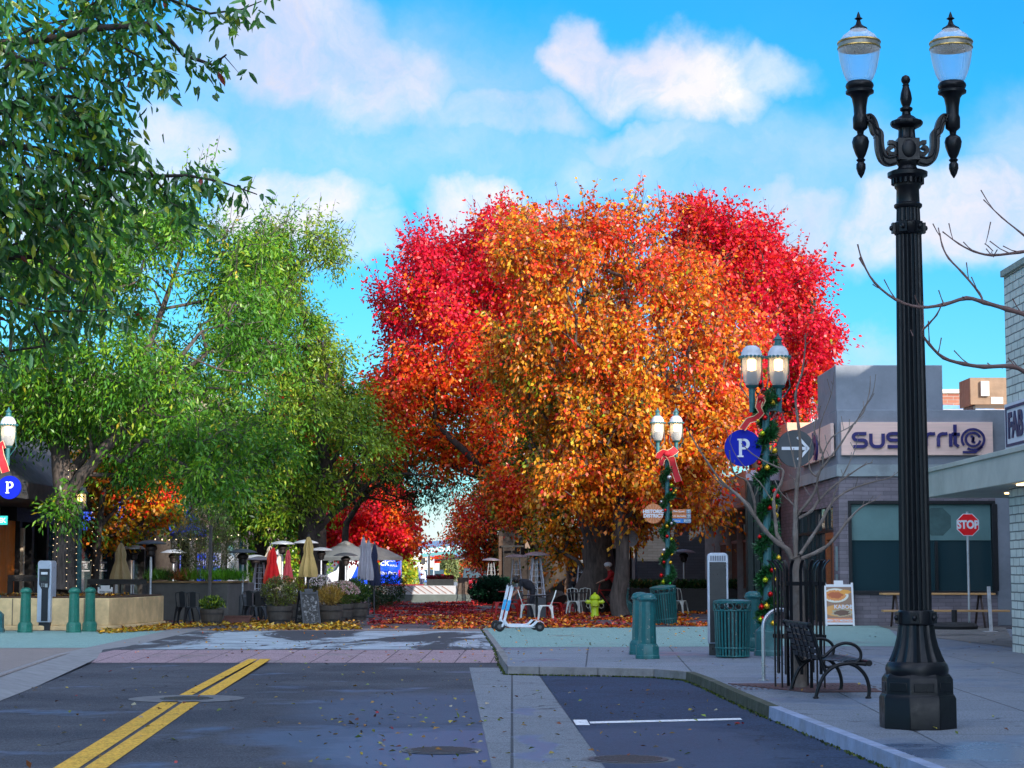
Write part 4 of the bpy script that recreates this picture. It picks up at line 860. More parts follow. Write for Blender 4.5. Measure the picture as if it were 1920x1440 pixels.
px_branches('branches', [
 ([(1488, 1060), (1478, 1032), (1458, 1018), (1432, 992), (1410, 960), (1385, 930), (1355, 905), (1330, 872), (1308, 838), (1286, 800)], .042, .008),
 ([(1412, 962), (1404, 945), (1378, 922), (1352, 905), (1330, 880)], .02, .006), ([(1416, 962), (1412, 935), (1398, 903), (1376, 893), (1366, 872), (1362, 848)], .022, .007),
 ([(1490, 1055), (1480, 1038), (1460, 1005), (1458, 985), (1455, 945), (1458, 925), (1470, 905), (1476, 880), (1466, 873), (1440, 860), (1418, 845), (1400, 826)], .034, .006),
 ([(1492, 1055), (1491, 1000), (1491, 960), (1494, 905), (1500, 850), (1496, 800), (1490, 742), (1502, 700), (1508, 650), (1506, 630)], .04, .006),
 ([(1492, 1050), (1493, 965), (1484, 945), (1462, 925), (1450, 900)], .012, .005), ([(1492, 880), (1486, 845), (1478, 800), (1470, 770)], .012, .005),
 ([(1495, 965), (1515, 940), (1527, 918), (1530, 893), (1538, 860), (1522, 818), (1512, 770)], .026, .006), ([(1530, 893), (1520, 882), (1518, 850), (1530, 800), (1536, 760)], .014, .005),
 ([(1497, 972), (1522, 958), (1535, 940), (1560, 915), (1590, 893), (1622, 872), (1640, 866)], .026, .006), ([(1537, 940), (1532, 925), (1528, 912)], .014, .01),
 ([(1500, 1040), (1520, 1012), (1545, 975), (1556, 955), (1572, 935), (1600, 917), (1640, 903), (1680, 893), (1700, 880)], .03, .005), ([(1556, 955), (1568, 915), (1585, 880), (1600, 845), (1606, 815)], .012, .004),
 ([(1502, 1048), (1540, 1031), (1562, 1012), (1590, 975), (1615, 950), (1640, 938)], .034, .006), ([(1530, 893), (1548, 870), (1580, 830), (1603, 795), (1625, 770), (1638, 730), (1641, 700)], .018, .005), ([(1603, 795), (1618, 765), (1632, 740), (1636, 705)], .01, .004),
 ([(1540, 860), (1560, 820), (1595, 800), (1612, 785)], .012, .004), ([(1445, 935), (1425, 905), (1400, 880), (1375, 845), (1360, 800)], .01, .003), ([(1538, 850), (1536, 800), (1556, 740), (1560, 700)], .01, .003)], c0.y, bark_y, t, dep=.5)
# ---- bare tree standing just outside the picture on the right
YT = 13.5; LOC = Vector((at(2180, 1300, YT).x, YT, 0))
t = thing('leafless_tree', 'long budding leafless branches reaching in front of the sky from the photo edge', 'tree', LOC)
px_branches('trunk', [([(2182, 1480), (2180, 1400), (2176, 1000), (2170, 760), (2160, 500), (2172, 200), (2150, -50)], .11, .05)], YT, bark_y, t, knobs=False)
px_branches('branches', [([(2172, 800), (2080, 690), (1990, 612), (1930, 592), (1890, 580), (1845, 567), (1812, 559), (1770, 571), (1725, 576), (1680, 562), (1640, 530), (1618, 492), (1608, 458)], .026, .0055),
 ([(1843, 566), (1838, 548), (1810, 510), (1785, 480), (1775, 455), (1772, 430)], .01, .006), ([(2174, 860), (2080, 775), (1980, 735), (1920, 706), (1885, 692), (1830, 694), (1790, 690), (1750, 680), (1722, 657), (1706, 637), (1716, 622), (1727, 608), (1735, 588)], .024, .005),
 ([(2165, 560), (2060, 470), (1975, 462), (1920, 468), (1870, 472), (1838, 463), (1812, 447), (1783, 422)], .018, .0045), ([(1862, 471), (1852, 462), (1845, 458)], .005, .004), ([(1859, 472), (1860, 484)], .004, .003),
 ([(2100, 560), (2010, 510), (1925, 435), (1888, 400), (1857, 364)], .011, .004), ([(1920, 44), (1919, 30), (1918, 15)], .004, .003), ([(1880, 690), (1872, 684)], .006, .004), ([(1712, 630), (1709, 618)], .005, .003)], YT, twig_m, t, dep=.35)
# ---- bike rack
YR = 26.2; rb_ = G(1432, 1276); hR = H(1143, YR)
mb = MB(); pts = [(0, 0, 0), (0, 0, hR-.25)]+[(.24-.24*math.cos(a), .5*(.24-.24*math.cos(a)), hR-.25+.24*math.sin(a)) for a in [i*math.pi/10 for i in range(1, 10)]]+[(.48, .24, hR-.25), (.48, .24, 0)]
mb.tube(pts, .026, 12); mb.lathe([(.07, 0), (.07, .012)]); mb.lathe([(.07, 0), (.07, .012)], (.48, .24, 0)); tag(mb.build('bike_rack', STEEL, loc=(rb_.x, rb_.y, 0), smooth=60), 'bare steel hoop bike rack beside the tree cage', 'bike rack')
# ---- bollards
def bollard(mat, r, h, label, loc, group):
    t = thing('bollard', label, 'bollard', loc, group=group)
    mb = MB(); mb.lathe([(r*1.42, 0), (r*1.42, h*.05), (r*1.36, h*.055), (r*1.36, h*.17), (r*1.25, h*.2), (r*1.12, h*.225), (r*1.05, h*.23)], n=8, rot=math.pi/8); mb.build('base', mat, t, bevel=.008, smooth=25)
    MB().lathe([(r*1.02, h*.23), (r*.88, h*.87), (r*.98, h*.875), (r*.98, h*.885)], n=12, rot=math.pi/12).build('shaft', mat, t, smooth=25)
    MB().lathe([(r*.98, h*.885), (r*1.1, h*.895), (r*1.12, h*.915), (r*1.0, h*.925), (r*.97, h*.945), (r*.8, h*.975), (r*.45, h*.995), (r*.1, h)], n=24).build('cap', mat, t, smooth=40); return t
b1 = bollard(GRNP, .15, 1.09, 'front one of the touching pair of teal bollards at the bay corner', G(1214, 1235), 'teal bollards right of the road')
dup(b1, G(1201, 1227), label='rear one of the touching pair of teal bollards, half hidden')
dup(b1, G(1413, 1221), label='teal bollard with an orange band beside the round litter bin and garlanded post')
b2 = bollard(GRNP2, .13, 1.06, 'green bollard just left of the grey parking pay station', G(47, 1186), 'green bollards left of the road')
dup(b2, G(138, 1186), label='green bollard just right of the grey pay station'); dup(b2, G(168, 1184), label='green bollard nearest the right end of the stone planter wall')
# ---- pay stations
kb = M('kiosk_silver', (.48, .53, .62), .35, .3, ns=5, na=.15); kd = M('kiosk_black', (.018, .02, .025), .35, ns=6, dirt=(.03, .03, .035)); kw = M('label_white', (.7, .72, .75), .5, ns=12, na=.2)
def kiosk(label, loc, rz, group, h=1.74, w_=.37):
    t = thing('pay_station', label, 'parking machine', loc, rz, group); d = .3
    prof = [(-w_/2, .2), (w_/2, .2), (w_/2, h-.06), (w_/2-.02, h-.02), (w_/2-.06, h), (-w_/2+.06, h), (-w_/2+.02, h-.02), (-w_/2, h-.06)]
    MB().prism(prof, -d/2, d/2).build('casing', kb, t, bevel=.012)
    MB().bb(-w_/2+.02, w_/2-.02, -d/2+.02, d/2-.02, 0, .199).build('plinth', kd, t)
    f = MB(); f.prism([(-.06, .23), (.11, .23), (.11, 1.0), (.14, 1.1), (.14, 1.5), (-.13, 1.5), (-.13, 1.12), (-.06, 1.0)], -d/2-.012, -d/2-.002); fp = f.build('front_panel', kd, t)
    MB().bb(-.08, .09, -d/2-.02, -d/2-.014, 1.36, 1.42).build('label_strip', kw, fp); MB().bb(-.09, .08, -d/2-.02, -d/2-.014, 1.2, 1.31).build('screen', M('lcd_dark', (.03, .05, .05), .15), fp)
    mb = MB(); [mb.cyl((x, -d/2-.013, z), (x, -d/2-.028, z), .014, n=8) for x in (-.05, .0) for z in (1.13, 1.08)]; mb.bb(.03, .1, -d/2-.024, -d/2-.014, 1.05, 1.14); mb.build('buttons', STEEL, fp)
    b = MB(); b.bb(-w_/2+.035, w_/2-.035, d/2+.002, d/2+.012, .22, h-.16); b.build('back_panel', kd, t, bevel=.004)
    g = MB(); [g.bb(-w_/2+.045+i*.04, -w_/2+.072+i*.04, d/2+.002, d/2+.01, h-.14, h-.05) for i in range(7)]; g.build('vent', M('vent_grey', (.2, .22, .27), .4), t)
    MB().bb(-w_/2-.006, -w_/2-.001, -.06, .04, h-.28, h-.14).build('side_decal', M('navy_decal', (.03, .05, .2), .4), t); return t
kiosk('grey pay station seen from its black back, between the litter bins', G(1347, 1228), R(176), 'parking pay stations', H(1036, 34), .36)
kiosk('silver pay station with a black front panel before the stone planter', G(86, 1182), R(-12), 'parking pay stations', H(1051, 48), .36)
# ---- litter bins
def litter_bin(label, loc, group, h=.98, r=.31, tilt=0):
    t = thing('litter_bin', label, 'litter bin', loc, group=group)
    MB().lathe([(r*.78, .06), (r*.86, h*.86)], n=24).build('liner', kd, t, smooth=60)
    mb = MB(); n = 30
    for i in range(n):
        a = 2*math.pi*i/n; mb.ribbon([(r*.88*math.cos(a), r*.88*math.sin(a), .02), (r*.93*math.cos(a), r*.93*math.sin(a), h*.3), (r*.97*math.cos(a), r*.97*math.sin(a), h*.82)], Vector((-math.sin(a), math.cos(a), 0))*.034, .008)
    mb.build('slats', GRNP, t)
    for z, q in ((.03, .89), (h*.17, .92), (h*.81, .985), (h*.945, 1.0)): MB().tube([(r*q*math.cos(a), r*q*math.sin(a), z) for a in [i*math.pi/18 for i in range(36)]], .014, 6, closed=True).build('hoop', GRNP, t, smooth=60)
    mb = MB()
    m_ = 14
    for i in range(m_):
        a = 2*math.pi*i/m_; c = Vector((r*math.cos(a), r*math.sin(a), h*.878)); tt = Vector((-math.sin(a), math.cos(a), 0)); mb.tube([c+tt*.056*math.cos(b)+Vector((0, 0, .056*math.sin(b))) for b in [j*math.pi/7 for j in range(14)]], .009, 5, closed=True)
    mb.build('ring_band', GRNP, t, smooth=60)
    MB().lathe([(r*1.03, h*.95), (r*1.04, h*.97), (r*.8, h*.99), (r*.6, h), (r*.45, h*1.0), (r*.42, h*.97)], n=30).build('lid', GRNP, t, smooth=40)
    if tilt: t.rotation_euler = (R(2), tilt, 0)
    return t
a_ = litter_bin('round teal slatted litter bin in front of the black backed pay station', G(1374, 1233), 'round slatted litter bins', r=.315)
b_ = dup(a_, G(1249, 1172), label='teal slatted litter bin leaning to the left at the foot of the garlanded post', scale=1.08); b_.rotation_euler = (R(3), R(-5), 0)
# ---- green lamp posts
lit = M('lit_mantle', (1, .85, .6), emis=(1, .64, .24), es=4.5); lglass = glassmat('lantern_glass', (.8, .8, .78), .62, .15); capw = M('pale_cap', (.60, .63, .68), .4, ns=5); gpost = M('verdigris_paint', (.03, .15, .16), .45, ns=8, na=.35, dirt=(.09, .2, .22)); lbase = M('ballast_brown', (.12, .10, .08), .5)
def lantern(t, c, fin=True, k=1.0):
    def q(l): return [(r*k, c[2]+z*k) for r, z in l]
    b = (c[0], c[1], 0)
    mb = MB(); mb.lathe(q([(.055, -.3), (.055, -.05), (.1, -.03), (.12, 0), (.05, .012)]), b, n=14)
    for a in (0, math.pi): mb.tube([(c[0]+k*.06*math.cos(a), c[1], c[2]-.22*k), (c[0]+k*.2*math.cos(a), c[1], c[2]-.02*k), (c[0]+k*.185*math.cos(a), c[1], c[2]+.1*k), (c[0]+k*.175*math.cos(a), c[1], c[2]+.5*k)], .009*k, 5)
    l = mb.build('lantern', gpost, t, smooth=45)
    MB().lathe(q([(.105, .01), (.15, .1), (.165, .25), (.168, .5)]), b, n=24).build('glass', lglass, l, smooth=60)
    MB().lathe(q([(.02, .26), (.075, .28), (.08, .44), (.05, .47)]), b, n=14).build('glowing_mantle', lit, l, smooth=60)
    MB().lathe(q([(.04, .02), (.10, .06), (.085, .25), (.02, .255)]), b, n=14).build('ballast', lbase, l)
    mb = MB(); mb.lathe(q([(.2, .5), (.205, .515), (.185, .53), (.175, .59), (.14, .66), (.09, .70), (.03, .71)]), b, n=28); 
    mb.build('cap', capw, l, smooth=50)
    mb = MB(); 
    for i in range(18):
        a = i*math.pi/9; mb.ball((c[0]+k*.208*math.cos(a), c[1]+k*.208*math.sin(a), c[2]+.5*k), k*.03, 6)
    if fin: mb.lathe(q([(.085, .69), (.09, .71), (.065, .73), (.06, .80), (.085, .815), (.06, .84), (.025, .88), (.008, .93)]), b, n=16)
    mb.build('scalloped_rim', gpost, l)
def lamp_post(label, loc, htop, w_=.24, k=1.0, fins=(True, True), group='green twin lantern lamp posts', arms=True, dz=(0, 0)):
    t = thing('lamp_post', label, 'lamp post', loc, group=group)
    mb = MB(); mb.lathe([(.26, 0), (.26, .08), (.24, .1), (.235, .42), (.2, .45), (.15, .5), (.12, .53), (.12, .8), (.15, .83), (.15, .87), (.1, .9), (.07, .95)], n=8, rot=math.pi/8); mb.build('base', gpost, t, bevel=.006, smooth=30)
    top = htop-1.35*k if arms else htop-.9*k
    MB().lathe([(.075, .95), (.06, top+.02)], n=14).build('pole', gpost, t, smooth=60)
    if arms:
        mb = MB(); mb.bb(-w_, w_, -.03, .03, top-.09, top); mb.lathe([(.07, top-.14), (.07, top+.04), (.02, top+.07)], n=10)
        for s in (-1, 1): mb.cyl((s*w_, 0, top-.12), (s*w_, 0, top+.15*k), .05*k, n=10)
        mb.build('cross_arm', gpost, t, bevel=.004)
        for s, f, d in zip((-1, 1), fins, dz): lantern(t, (s*w_, 0, top+.35*k+d), f, k)
    else: lantern(t, (0, 0, top+.2*k), fins[0], k)
    return t
PB = G(1441, 1229); PA = G(1253, 1164); 
hB_ = H(617, PB.y); hA_ = H(760, PA.y)
lpB = lamp_post('green twin lantern lamp post carrying the blue parking disc, one lantern missing its tip', PB, hB_, .235, 1.0, (False, True))
lpA = lamp_post('green twin lantern lamp post with the brown district disc and a big red bow', PA, hA_, .27, 1.04)
PCc = Vector((X(-9, 47), 47, 0)); lamp_post('green twin lantern lamp post at the photo edge by the tavern', PCc, H(758, 47), .23, 1.0)
lamp_post('single lantern green lamp post behind the fairy lit trunk', Vector((X(148, 52.5), 52.5, 0)), H(912, 52.5), k=.9, arms=False, group='green single lantern posts')
lamp_post('single lantern green lamp post beside the front orange tree trunk', G(1172, 1156), H(925, 62.5), k=.9, arms=False, group='green single lantern posts')
lamp_post('slim dark single lantern lamp post behind the olive bush', Vector((X(452, 76), 76, 0)), H(968, 76), k=.95, arms=False, group='green single lantern posts')
# dish fan on the post beside the tree
p = G(1172, 1156); tag(MB().prism([(.22*math.cos(i*math.pi/10), .26*math.sin(i*math.pi/10)) for i in range(20)], -.03, .0).prism([(.05*math.cos(i*math.pi/5), .05*math.sin(i*math.pi/5)) for i in range(10)], -.08, -.031).build('outdoor_fan', M('grey_plastic', (.28, .28, .3), .5, ns=20), loc=(p.x+.2, p.y-.1, H(1010, p.y))), 'round grey outdoor fan on the green post by the tree trunk', 'fan')
# ---- discs and signs
BLUE = M('parking_blue', (.0006, .012, .40), .5, spec=.2, ns=3, na=.08, bs=0); WH = M('sign_white', (.75, .77, .82), .5, ns=5, na=.06, bs=0); DG = M('sign_charcoal', (.05, .06, .07), .5, ns=3, na=.1)
def disc(r, n=48): return [(r*math.cos(2*math.pi*i/n), r*math.sin(2*math.pi*i/n)) for i in range(n)]
def serifP(u):  # height 2u
    mb = MB(); mb.bb(-u*.62, u*.02, 0, .012, -u, -u*.82).bb(-u*.62, -u*.02, 0, .012, u*.82, u).bb(-u*.46, -u*.14, 0, .012, -u*.82, u*.82)
    out = [(-u*.14, u)]+arcpts(u*.16, u*.42, u*.56, u*.58, 90, -90, 14)+[(-u*.14, -u*.16)]; inn = [(-u*.14, u*.76)]+arcpts(u*.1, u*.42, u*.25, u*.34, 90, -90, 14)+[(-u*.14, u*.08)]
    n = len(out); vs = [(a, 0, b) for a, b in out]+[(a, 0, b) for a, b in inn]+[(a, .012, b) for a, b in out]+[(a, .012, b) for a, b in inn]
    fs = [];
    for i in range(n-1): fs += [(i, n+i, n+i+1, i+1), (2*n+i, 2*n+i+1, 3*n+i+1, 3*n+i), (i, i+1, 2*n+i+1, 2*n+i), (n+i, 3*n+i, 3*n+i+1, n+i+1)]
    mb.add(vs, fs); return mb
def pdisc(label, c, r):
    t = thing('parking_sign', label, 'parking sign', c, group='blue round parking discs')
    MB().prism(disc(r), -.03, .03).build('disc', BLUE, t, smooth=30, bevel=.004); lt_ = serifP(r*.5).build('lettering', WH, t); lt_.location = (.0, -.0445, 0)
    MB().bb(r*.2, r*1.35, .031, .06, r*.3, r*.36).bb(r*.2, r*1.35, .031, .06, -r*.36, -r*.3).build('bracket', kd, t); return t
pdisc('blue disc with a white letter on the garlanded post beside the charcoal arrow disc', at(1393, 840, PB.y-.08), 34.5/F*PB.y)
pdisc('blue disc with a white letter at the photo edge by the tavern awning', at(18, 914, 46.8), 22/F*46.8)
t = thing('arrow_sign', 'charcoal disc with a white arrow beside the blue parking disc', 'arrow sign', at(1491, 841, PB.y-.08)); r = 35/F*PB.y
MB().prism(disc(r), -.03, .03).build('disc', DG, t, smooth=30, bevel=.004)
mb = strokes([[(-r*.74, 0), (r*.62, 0)], [(r*.12, r*.62), (r*.68, 0), (r*.12, -r*.62)]], r*.17, -.046, -.034); mb.build('arrow', WH, t); MB().bb(-r*1.4, -r*.2, .031, .06, r*.3, r*.36).bb(-r*1.4, -r*.2, .031, .06, -r*.36, -r*.3).build('bracket', kd, t)
BR = M('sign_brown', (.62, .21, .07), .55, ns=6, na=.15); BR2 = M('sign_sunray', (.75, .34, .17), .55, ns=6)
t = thing('district_sign', 'round brown sun ray sign with white words on the bowed lamp post', 'sign', at(1225, 963, PA.y-.1)); r = 18.5/F*PA.y
MB().prism(disc(r), -.02, .02).build('disc', BR, t, smooth=30)
mb = MB()
for i in range(16):
    a = i*math.pi/8; mb.prism([(r*.2*math.cos(a), r*.2*math.sin(a)), (r*.93*math.cos(a-.07), r*.93*math.sin(a-.07)), (r*.93*math.cos(a+.07), r*.93*math.sin(a+.07))], -.028, -.022)
mb.build('sun_rays', BR2, t); text('lettering', 'HISTORIC', r*.48, WH, t, (0, -.036, r*.2), ext=.003, offset=.007); text('lettering', 'DISTRICT', r*.48, WH, t, (0, -.036, -r*.24), ext=.003, offset=.007)
t = thing('direction_sign', 'stacked brown and blue direction boards on the bowed lamp post', 'sign', at(1278, 967.5, PA.y-.1)); sc_ = PA.y/F
for i, (c, s, ar) in enumerate((('b', 'Main Street', '^'), ('b', 'UC Berkeley Ext', '^'), ('u', 'Parking', '<>'))):
    zc = (8.6-i*8.8)*sc_; wdt = 17.5*sc_
    pn = MB().bb(-wdt, wdt, -.015, .015, zc-4.1*sc_, zc+4.1*sc_).build('board', BR if c == 'b' else M('sign_sky_blue', (.03, .22, .62), .5), t)
    text('lettering', s, 4.6*sc_, WH, pn, (-wdt*.93, -.018, zc), align='LEFT', ext=.002, offset=.0012)
    g = MB().bb(wdt*.52 if c == 'b' else wdt*.2, wdt-.004, -.02, -.016, zc-3.7*sc_, zc+3.7*sc_).build('arrow_tile', M('tile_grey', (.22, .33, .42), .5), pn)
    if ar == '^': strokes([[(wdt*.76, zc-2.8*sc_), (wdt*.76, zc+2.6*sc_)], [(wdt*.62, zc+.4*sc_), (wdt*.76, zc+2.8*sc_), (wdt*.9, zc+.4*sc_)]], .012, -.026, -.021).build('arrow', WH, g)
    else: strokes([[(wdt*.26, zc), (wdt*.55, zc)], [(wdt*.36, zc+2*sc_), (wdt*.26, zc), (wdt*.36, zc-2*sc_)], [(wdt*.66, zc), (wdt*.95, zc)], [(wdt*.85, zc+2*sc_), (wdt*.95, zc), (wdt*.85, zc-2*sc_)]], .012, -.026, -.021).build('arrow', WH, g)
t = thing('street_name_sign', 'teal street name blade cut off by the photo edge under the parking disc', 'sign', at(-12, 976, 46.6)); MB().bb(-.45, .33, -.012, .012, -.1, .11).build('blade', M('sign_teal', (.01, .40, .36), .5), t); text('lettering', 'CREEK', .15, WH, t, (.29, -.016, 0), align='RIGHT', ext=.002, offset=.004)
# ---- garlands, bows
needle = (( .015, .10, .02), (.02, .14, .03), (.008, .05, .012), (.03, .18, .05))
bmat = {k: M('bauble_'+k, c, .12, .75, ns=3, na=.1, bs=0) for k, c in dict(red=(.55, .008, .008), gold=(.75, .45, .03), lime=(.50, .58, .02), silver=(.55, .5, .5), green=(.02, .35, .05)).items()}
def garland(label, loc, z0, z1, turns, r, n, bb, ph=0):
    t = thing('garland', label, 'garland', loc, group='pine garlands wound round lamp posts')
    u = rng.uniform(0, 1, n); a = ph+u*turns*2*np.pi; rr = r; C = np.stack([rr*np.cos(a), rr*np.sin(a), z0+(z1-z0)*u+.03*np.sin(a*3)], 1)
    D = rng.normal(size=(n, 3)); P = C+unit(D)*rng.uniform(.01, .075, (n, 1)); leaves('pine_sprigs', P, D+.4*unit(C*np.array([1, 1, 0])), rng.uniform(.06, .13, n), .026, palette(n, needle, [2, 3, 2, 2]), LEAFG, t, fold=.1)
    k = 60; v = [ph+turns*2*math.pi*i/k for i in range(k+1)]; MB().tube([(rr*math.cos(q), rr*math.sin(q), z0+(z1-z0)*i/k) for i, q in enumerate(v)], .02, 5).build('wire_core', M('garland_core', (.01, .05, .012), .9), t)
    for (dx, z, c, s) in bb: MB().ball((dx, -.15-.05*(abs(dx) < .1), z), s, 16).cyl((dx, -.15-.05*(abs(dx) < .1), z+s*.9), (dx, -.15-.05*(abs(dx) < .1), z+s*1.2), .012, n=6).build('bauble', bmat[c], t, smooth=80)
def bpx(px, py, P): return ((px-960)*P.y/F-P.x, H(py, P.y))
bl_ = [(*bpx(a, b, PB), c, s) for a, b, c, s in [(1448, 756, 'gold', .05), (1460, 751, 'red', .038), (1433, 785, 'red', .046), (1459, 777, 'red', .036), (1420, 790, 'gold', .04), (1428, 814, 'lime', .046), (1451, 846, 'gold', .052), (1422, 869, 'red', .044), (1421, 881, 'red', .042), (1436, 878, 'gold', .052),
 (1450, 921, 'red', .047), (1455, 931, 'red', .044), (1446, 938, 'lime', .042), (1450, 951, 'gold', .054), (1440, 953, 'red', .042), (1452, 967, 'gold', .05), (1421, 1007, 'red', .038), (1456, 1046, 'gold', .044), (1443, 1069, 'red', .046), (1449, 1067, 'gold', .036), (1430, 1087, 'lime', .052), (1450, 1087, 'gold', .044), (1439, 1114, 'red', .048), (1423, 1138, 'red', .054), (1432, 1136, 'gold', .054), (1452, 1131, 'gold', .045), (1425, 1159, 'red', .044), (1421, 1161, 'lime', .045), (1443, 1168, 'gold', .045)]]
garland('pine garland with red and gold baubles, tied up the post beside the blue parking disc', PB, H(1178, PB.y), H(738, PB.y), 7, .115, 11000, bl_, .6)
bl_ = [(*bpx(a, b, PA), c, s) for a, b, c, s in [(1254, 896, 'silver', .08), (1258, 910, 'lime', .055), (1257, 919, 'red', .05), (1266, 921, 'gold', .05), (1239, 941, 'silver', .045), (1257, 950, 'gold', .05), (1246, 957, 'red', .05), (1249, 987, 'gold', .06), (1257, 982, 'silver', .05), (1249, 1006, 'red', .055), (1257, 1011, 'lime', .05), (1243, 1032, 'silver', .065), (1240, 1040, 'gold', .045), (1258, 1040, 'gold', .045), (1243, 1054, 'red', .05), (1255, 1055, 'gold', .055), (1238, 1079, 'red', .062), (1242, 1091, 'lime', .065), (1254, 1094, 'green', .05), (1262, 925, 'gold', .04)]]
garland('pine garland with baubles wound above the leaning litter bin, under a red bow', PA, H(1108, PA.y), H(880, PA.y), 4.5, .14, 6000, bl_, 2.2)
rib = M('red_velvet', (.55, .008, .02), .7, ns=6, na=.2); ribg = M('gold_edge', (.75, .55, .3), .5)
def bow(label, P, strips, wd, lo=0):
    t = thing('ribbon_bow', label, 'bow', (P.x, P.y-.2, 0), group='red ribbon bows on lamp posts')
    for k, (pts, wv) in enumerate(strips):
        pp_ = [Vector((*bpx(a, b, P), 0)) for a, b in pts]; pp_ = [Vector((p.x, -.03*math.sin(i*1.4+k), p.y)) for i, p in enumerate(pp_)]
        nn = []
        for i in range(len(pp_)):
            tt = (pp_[min(i+1, len(pp_)-1)]-pp_[max(i-1, 0)]).normalized(); nn.append((tt.cross(Vector((0, 1, 0)))+Vector((0, .3*math.sin(i+k), 0))).normalized())
        m_ = MB().ribbon(pp_, [n*wd*wv for n in nn], .01).build('ribbon_loop', rib, t, smooth=60)
        for s in (-.5, .5): MB().ribbon([p+n*wd*wv*s*.98-Vector((0, .007, 0)) for p, n in zip(pp_, nn)], [n*.014 for n in nn], .006).build('gold_edging', ribg, m_)
    MB().ball((bpx(strips[0][0][0][0], strips[0][0][0][1], P)[0], -.04, bpx(*strips[0][0][0], P)[1]), (wd*.5, .06, wd*.42), 12).build('knot', rib, t)
bow('red velvet bow with gold edges and one long tail below the twin lanterns', PA, [([(1250, 852), (1257, 850), (1263, 846), (1267, 842)], 1.15), ([(1250, 852), (1243, 849), (1236, 854), (1234, 860)], 1.0), ([(1252, 853), (1259, 862), (1262, 875), (1266, 888), (1271, 904)], 1.0), ([(1249, 854), (1241, 862), (1238, 873)], .8)], .2)
bow('red ribbon bow blown sideways above the blue parking disc', PB, [([(1425, 748), (1420, 765), (1426, 776), (1416, 786), (1402, 790), (1390, 806)], 1.0), ([(1425, 748), (1430, 752), (1420, 770)], .8)], .11)
bow('red ribbon tail hanging above the edge parking disc by the tavern', PCc, [([(0, 838), (4, 856), (10, 872), (14, 886)], 1.2), ([(0, 838), (6, 832), (8, 842)], .9)], .16)
# ---- stop sign
ps = G(1818, 1177); t = thing('stop_sign', 'red octagonal stop sign on a slim galvanised post by the restaurant window', 'stop sign', ps); zc = H(984, ps.y); r = 22.6/F*ps.y
MB().cyl((0, 0, 0), (0, 0, zc+r*1.08), .033, n=8).build('post', M('galvanised'), t); RED = M('stop_red', (.88, .008, .015), .4, ns=3, na=.06, bs=0)
def ngon8(r): return [(r*math.cos(math.pi/8+i*math.pi/4), r*math.sin(math.pi/8+i*math.pi/4)) for i in range(8)]
f = MB().prism(ngon8(r), -.05, -.04, c=(0, 0, zc)).build('face', WH, t); MB().prism(ngon8(r*.93), -.056, -.0505, c=(0, 0, zc)).build('red_field', RED, f); text('lettering', 'STOP', r*.92, WH, f, (0, -.06, zc-.005), ext=.003, offset=.013, sx=.82)
# ---- picnic table, edge post, rubber foot
wood = M('blond_wood', (.60, .34, .14), .55, ns=3, stretch=(.5, 8, 8)); brnl = M('brown_leg', (.06, .035, .03), .5)
pt = G(1750, 1177); t = thing('picnic_table', 'long blond plank table and bench against the restaurant window', 'table', (0, pt.y, 0)); x0, x1 = X(1655, pt.y), X(1866, pt.y)
zt_, zb_ = H(1112, pt.y), H(1143, pt.y)
MB().bb(x0, x1, 0, .55, zt_-.05, zt_).build('tabletop', wood, t, bevel=.006); MB().bb(x0-.1, x1+.22, -.55, -.25, zb_-.05, zb_).build('bench_plank', wood, t, bevel=.006)
for xx in (x0+.35, x1-.35):
    for s in (-1, 1): MB().tube([(xx, .27-.1*s, zt_-.06), (xx, .27-.55*s, 0.01)], .03, 6).build('leg', brnl, t)
    MB().tube([(xx+.05, -.42, zb_-.06), (xx+.05, -.42, 0)], .03, 6).build('leg', brnl, t)
pw_ = G(1857, 1185); tag(MB().box((0, 0, .54), (.075, .06, 1.08), ry=-.035).box((.0, 0, .01), (.3, .25, .02)).build('marker_post', M('chipped_white', (.62, .62, .64), .7, ns=9, dirt=(.3, .28, .26)), loc=(pw_.x, pw_.y, 0), bevel=.005), 'leaning chipped white post in front of the picnic table', 'post')
pf = G(1775, 1178); tag(MB().lathe([(.55, 0), (.58, .08), (.5, .16), (.1, .18)], n=24).lathe([(.07, .15), (.07, .48)], n=8).build('rubber_base', M('black_rubber', (.02, .02, .022), .8), loc=(pf.x, pf.y-.9, 0)), 'round black rubber foot with a stub under the picnic table', 'sign base')
# ---- folding sandwich boards
def aboard(label, loc, h, w_, frame_m, face_m, rz=0, group='folding sandwich boards'):
    t = thing('sandwich_board', label, 'sandwich board', loc, rz, group)
    for s, nm in ((-1, 'front_leaf'), (1, 'rear_leaf')):
        mb = MB(); tl = s*.2; 
        def q(x0, x1, z0, z1, th=.03):
            pts = [(x0, z0), (x1, z0), (x1, z1), (x0, z1)]; vs = []
            for d in (-th/2, th/2):
                for (x, z) in pts: vs.append((x, s*(.30-(.30-.03)*z/h)+d, z))
            mb.add(vs, [(0, 1, 2, 3), (7, 6, 5, 4), (0, 4, 5, 1), (1, 5, 6, 2), (2, 6, 7, 3), (3, 7, 4, 0)])
        q(-w_/2, -w_/2+.05, 0, h); q(w_/2-.05, w_/2, 0, h); q(-w_/2+.05, w_/2-.05, h*.9, h*.96); q(-w_/2+.05, w_/2-.05, .04, .1)
        if s < 0: q(-.12, .12, h*.96, h*1.05)
        lf = mb.build(nm, frame_m, t, bevel=.003)
        mb = MB(); q(-w_/2+.05, w_/2-.05, .1, h*.9, .012); mb.build('poster', face_m, lf)
    return t
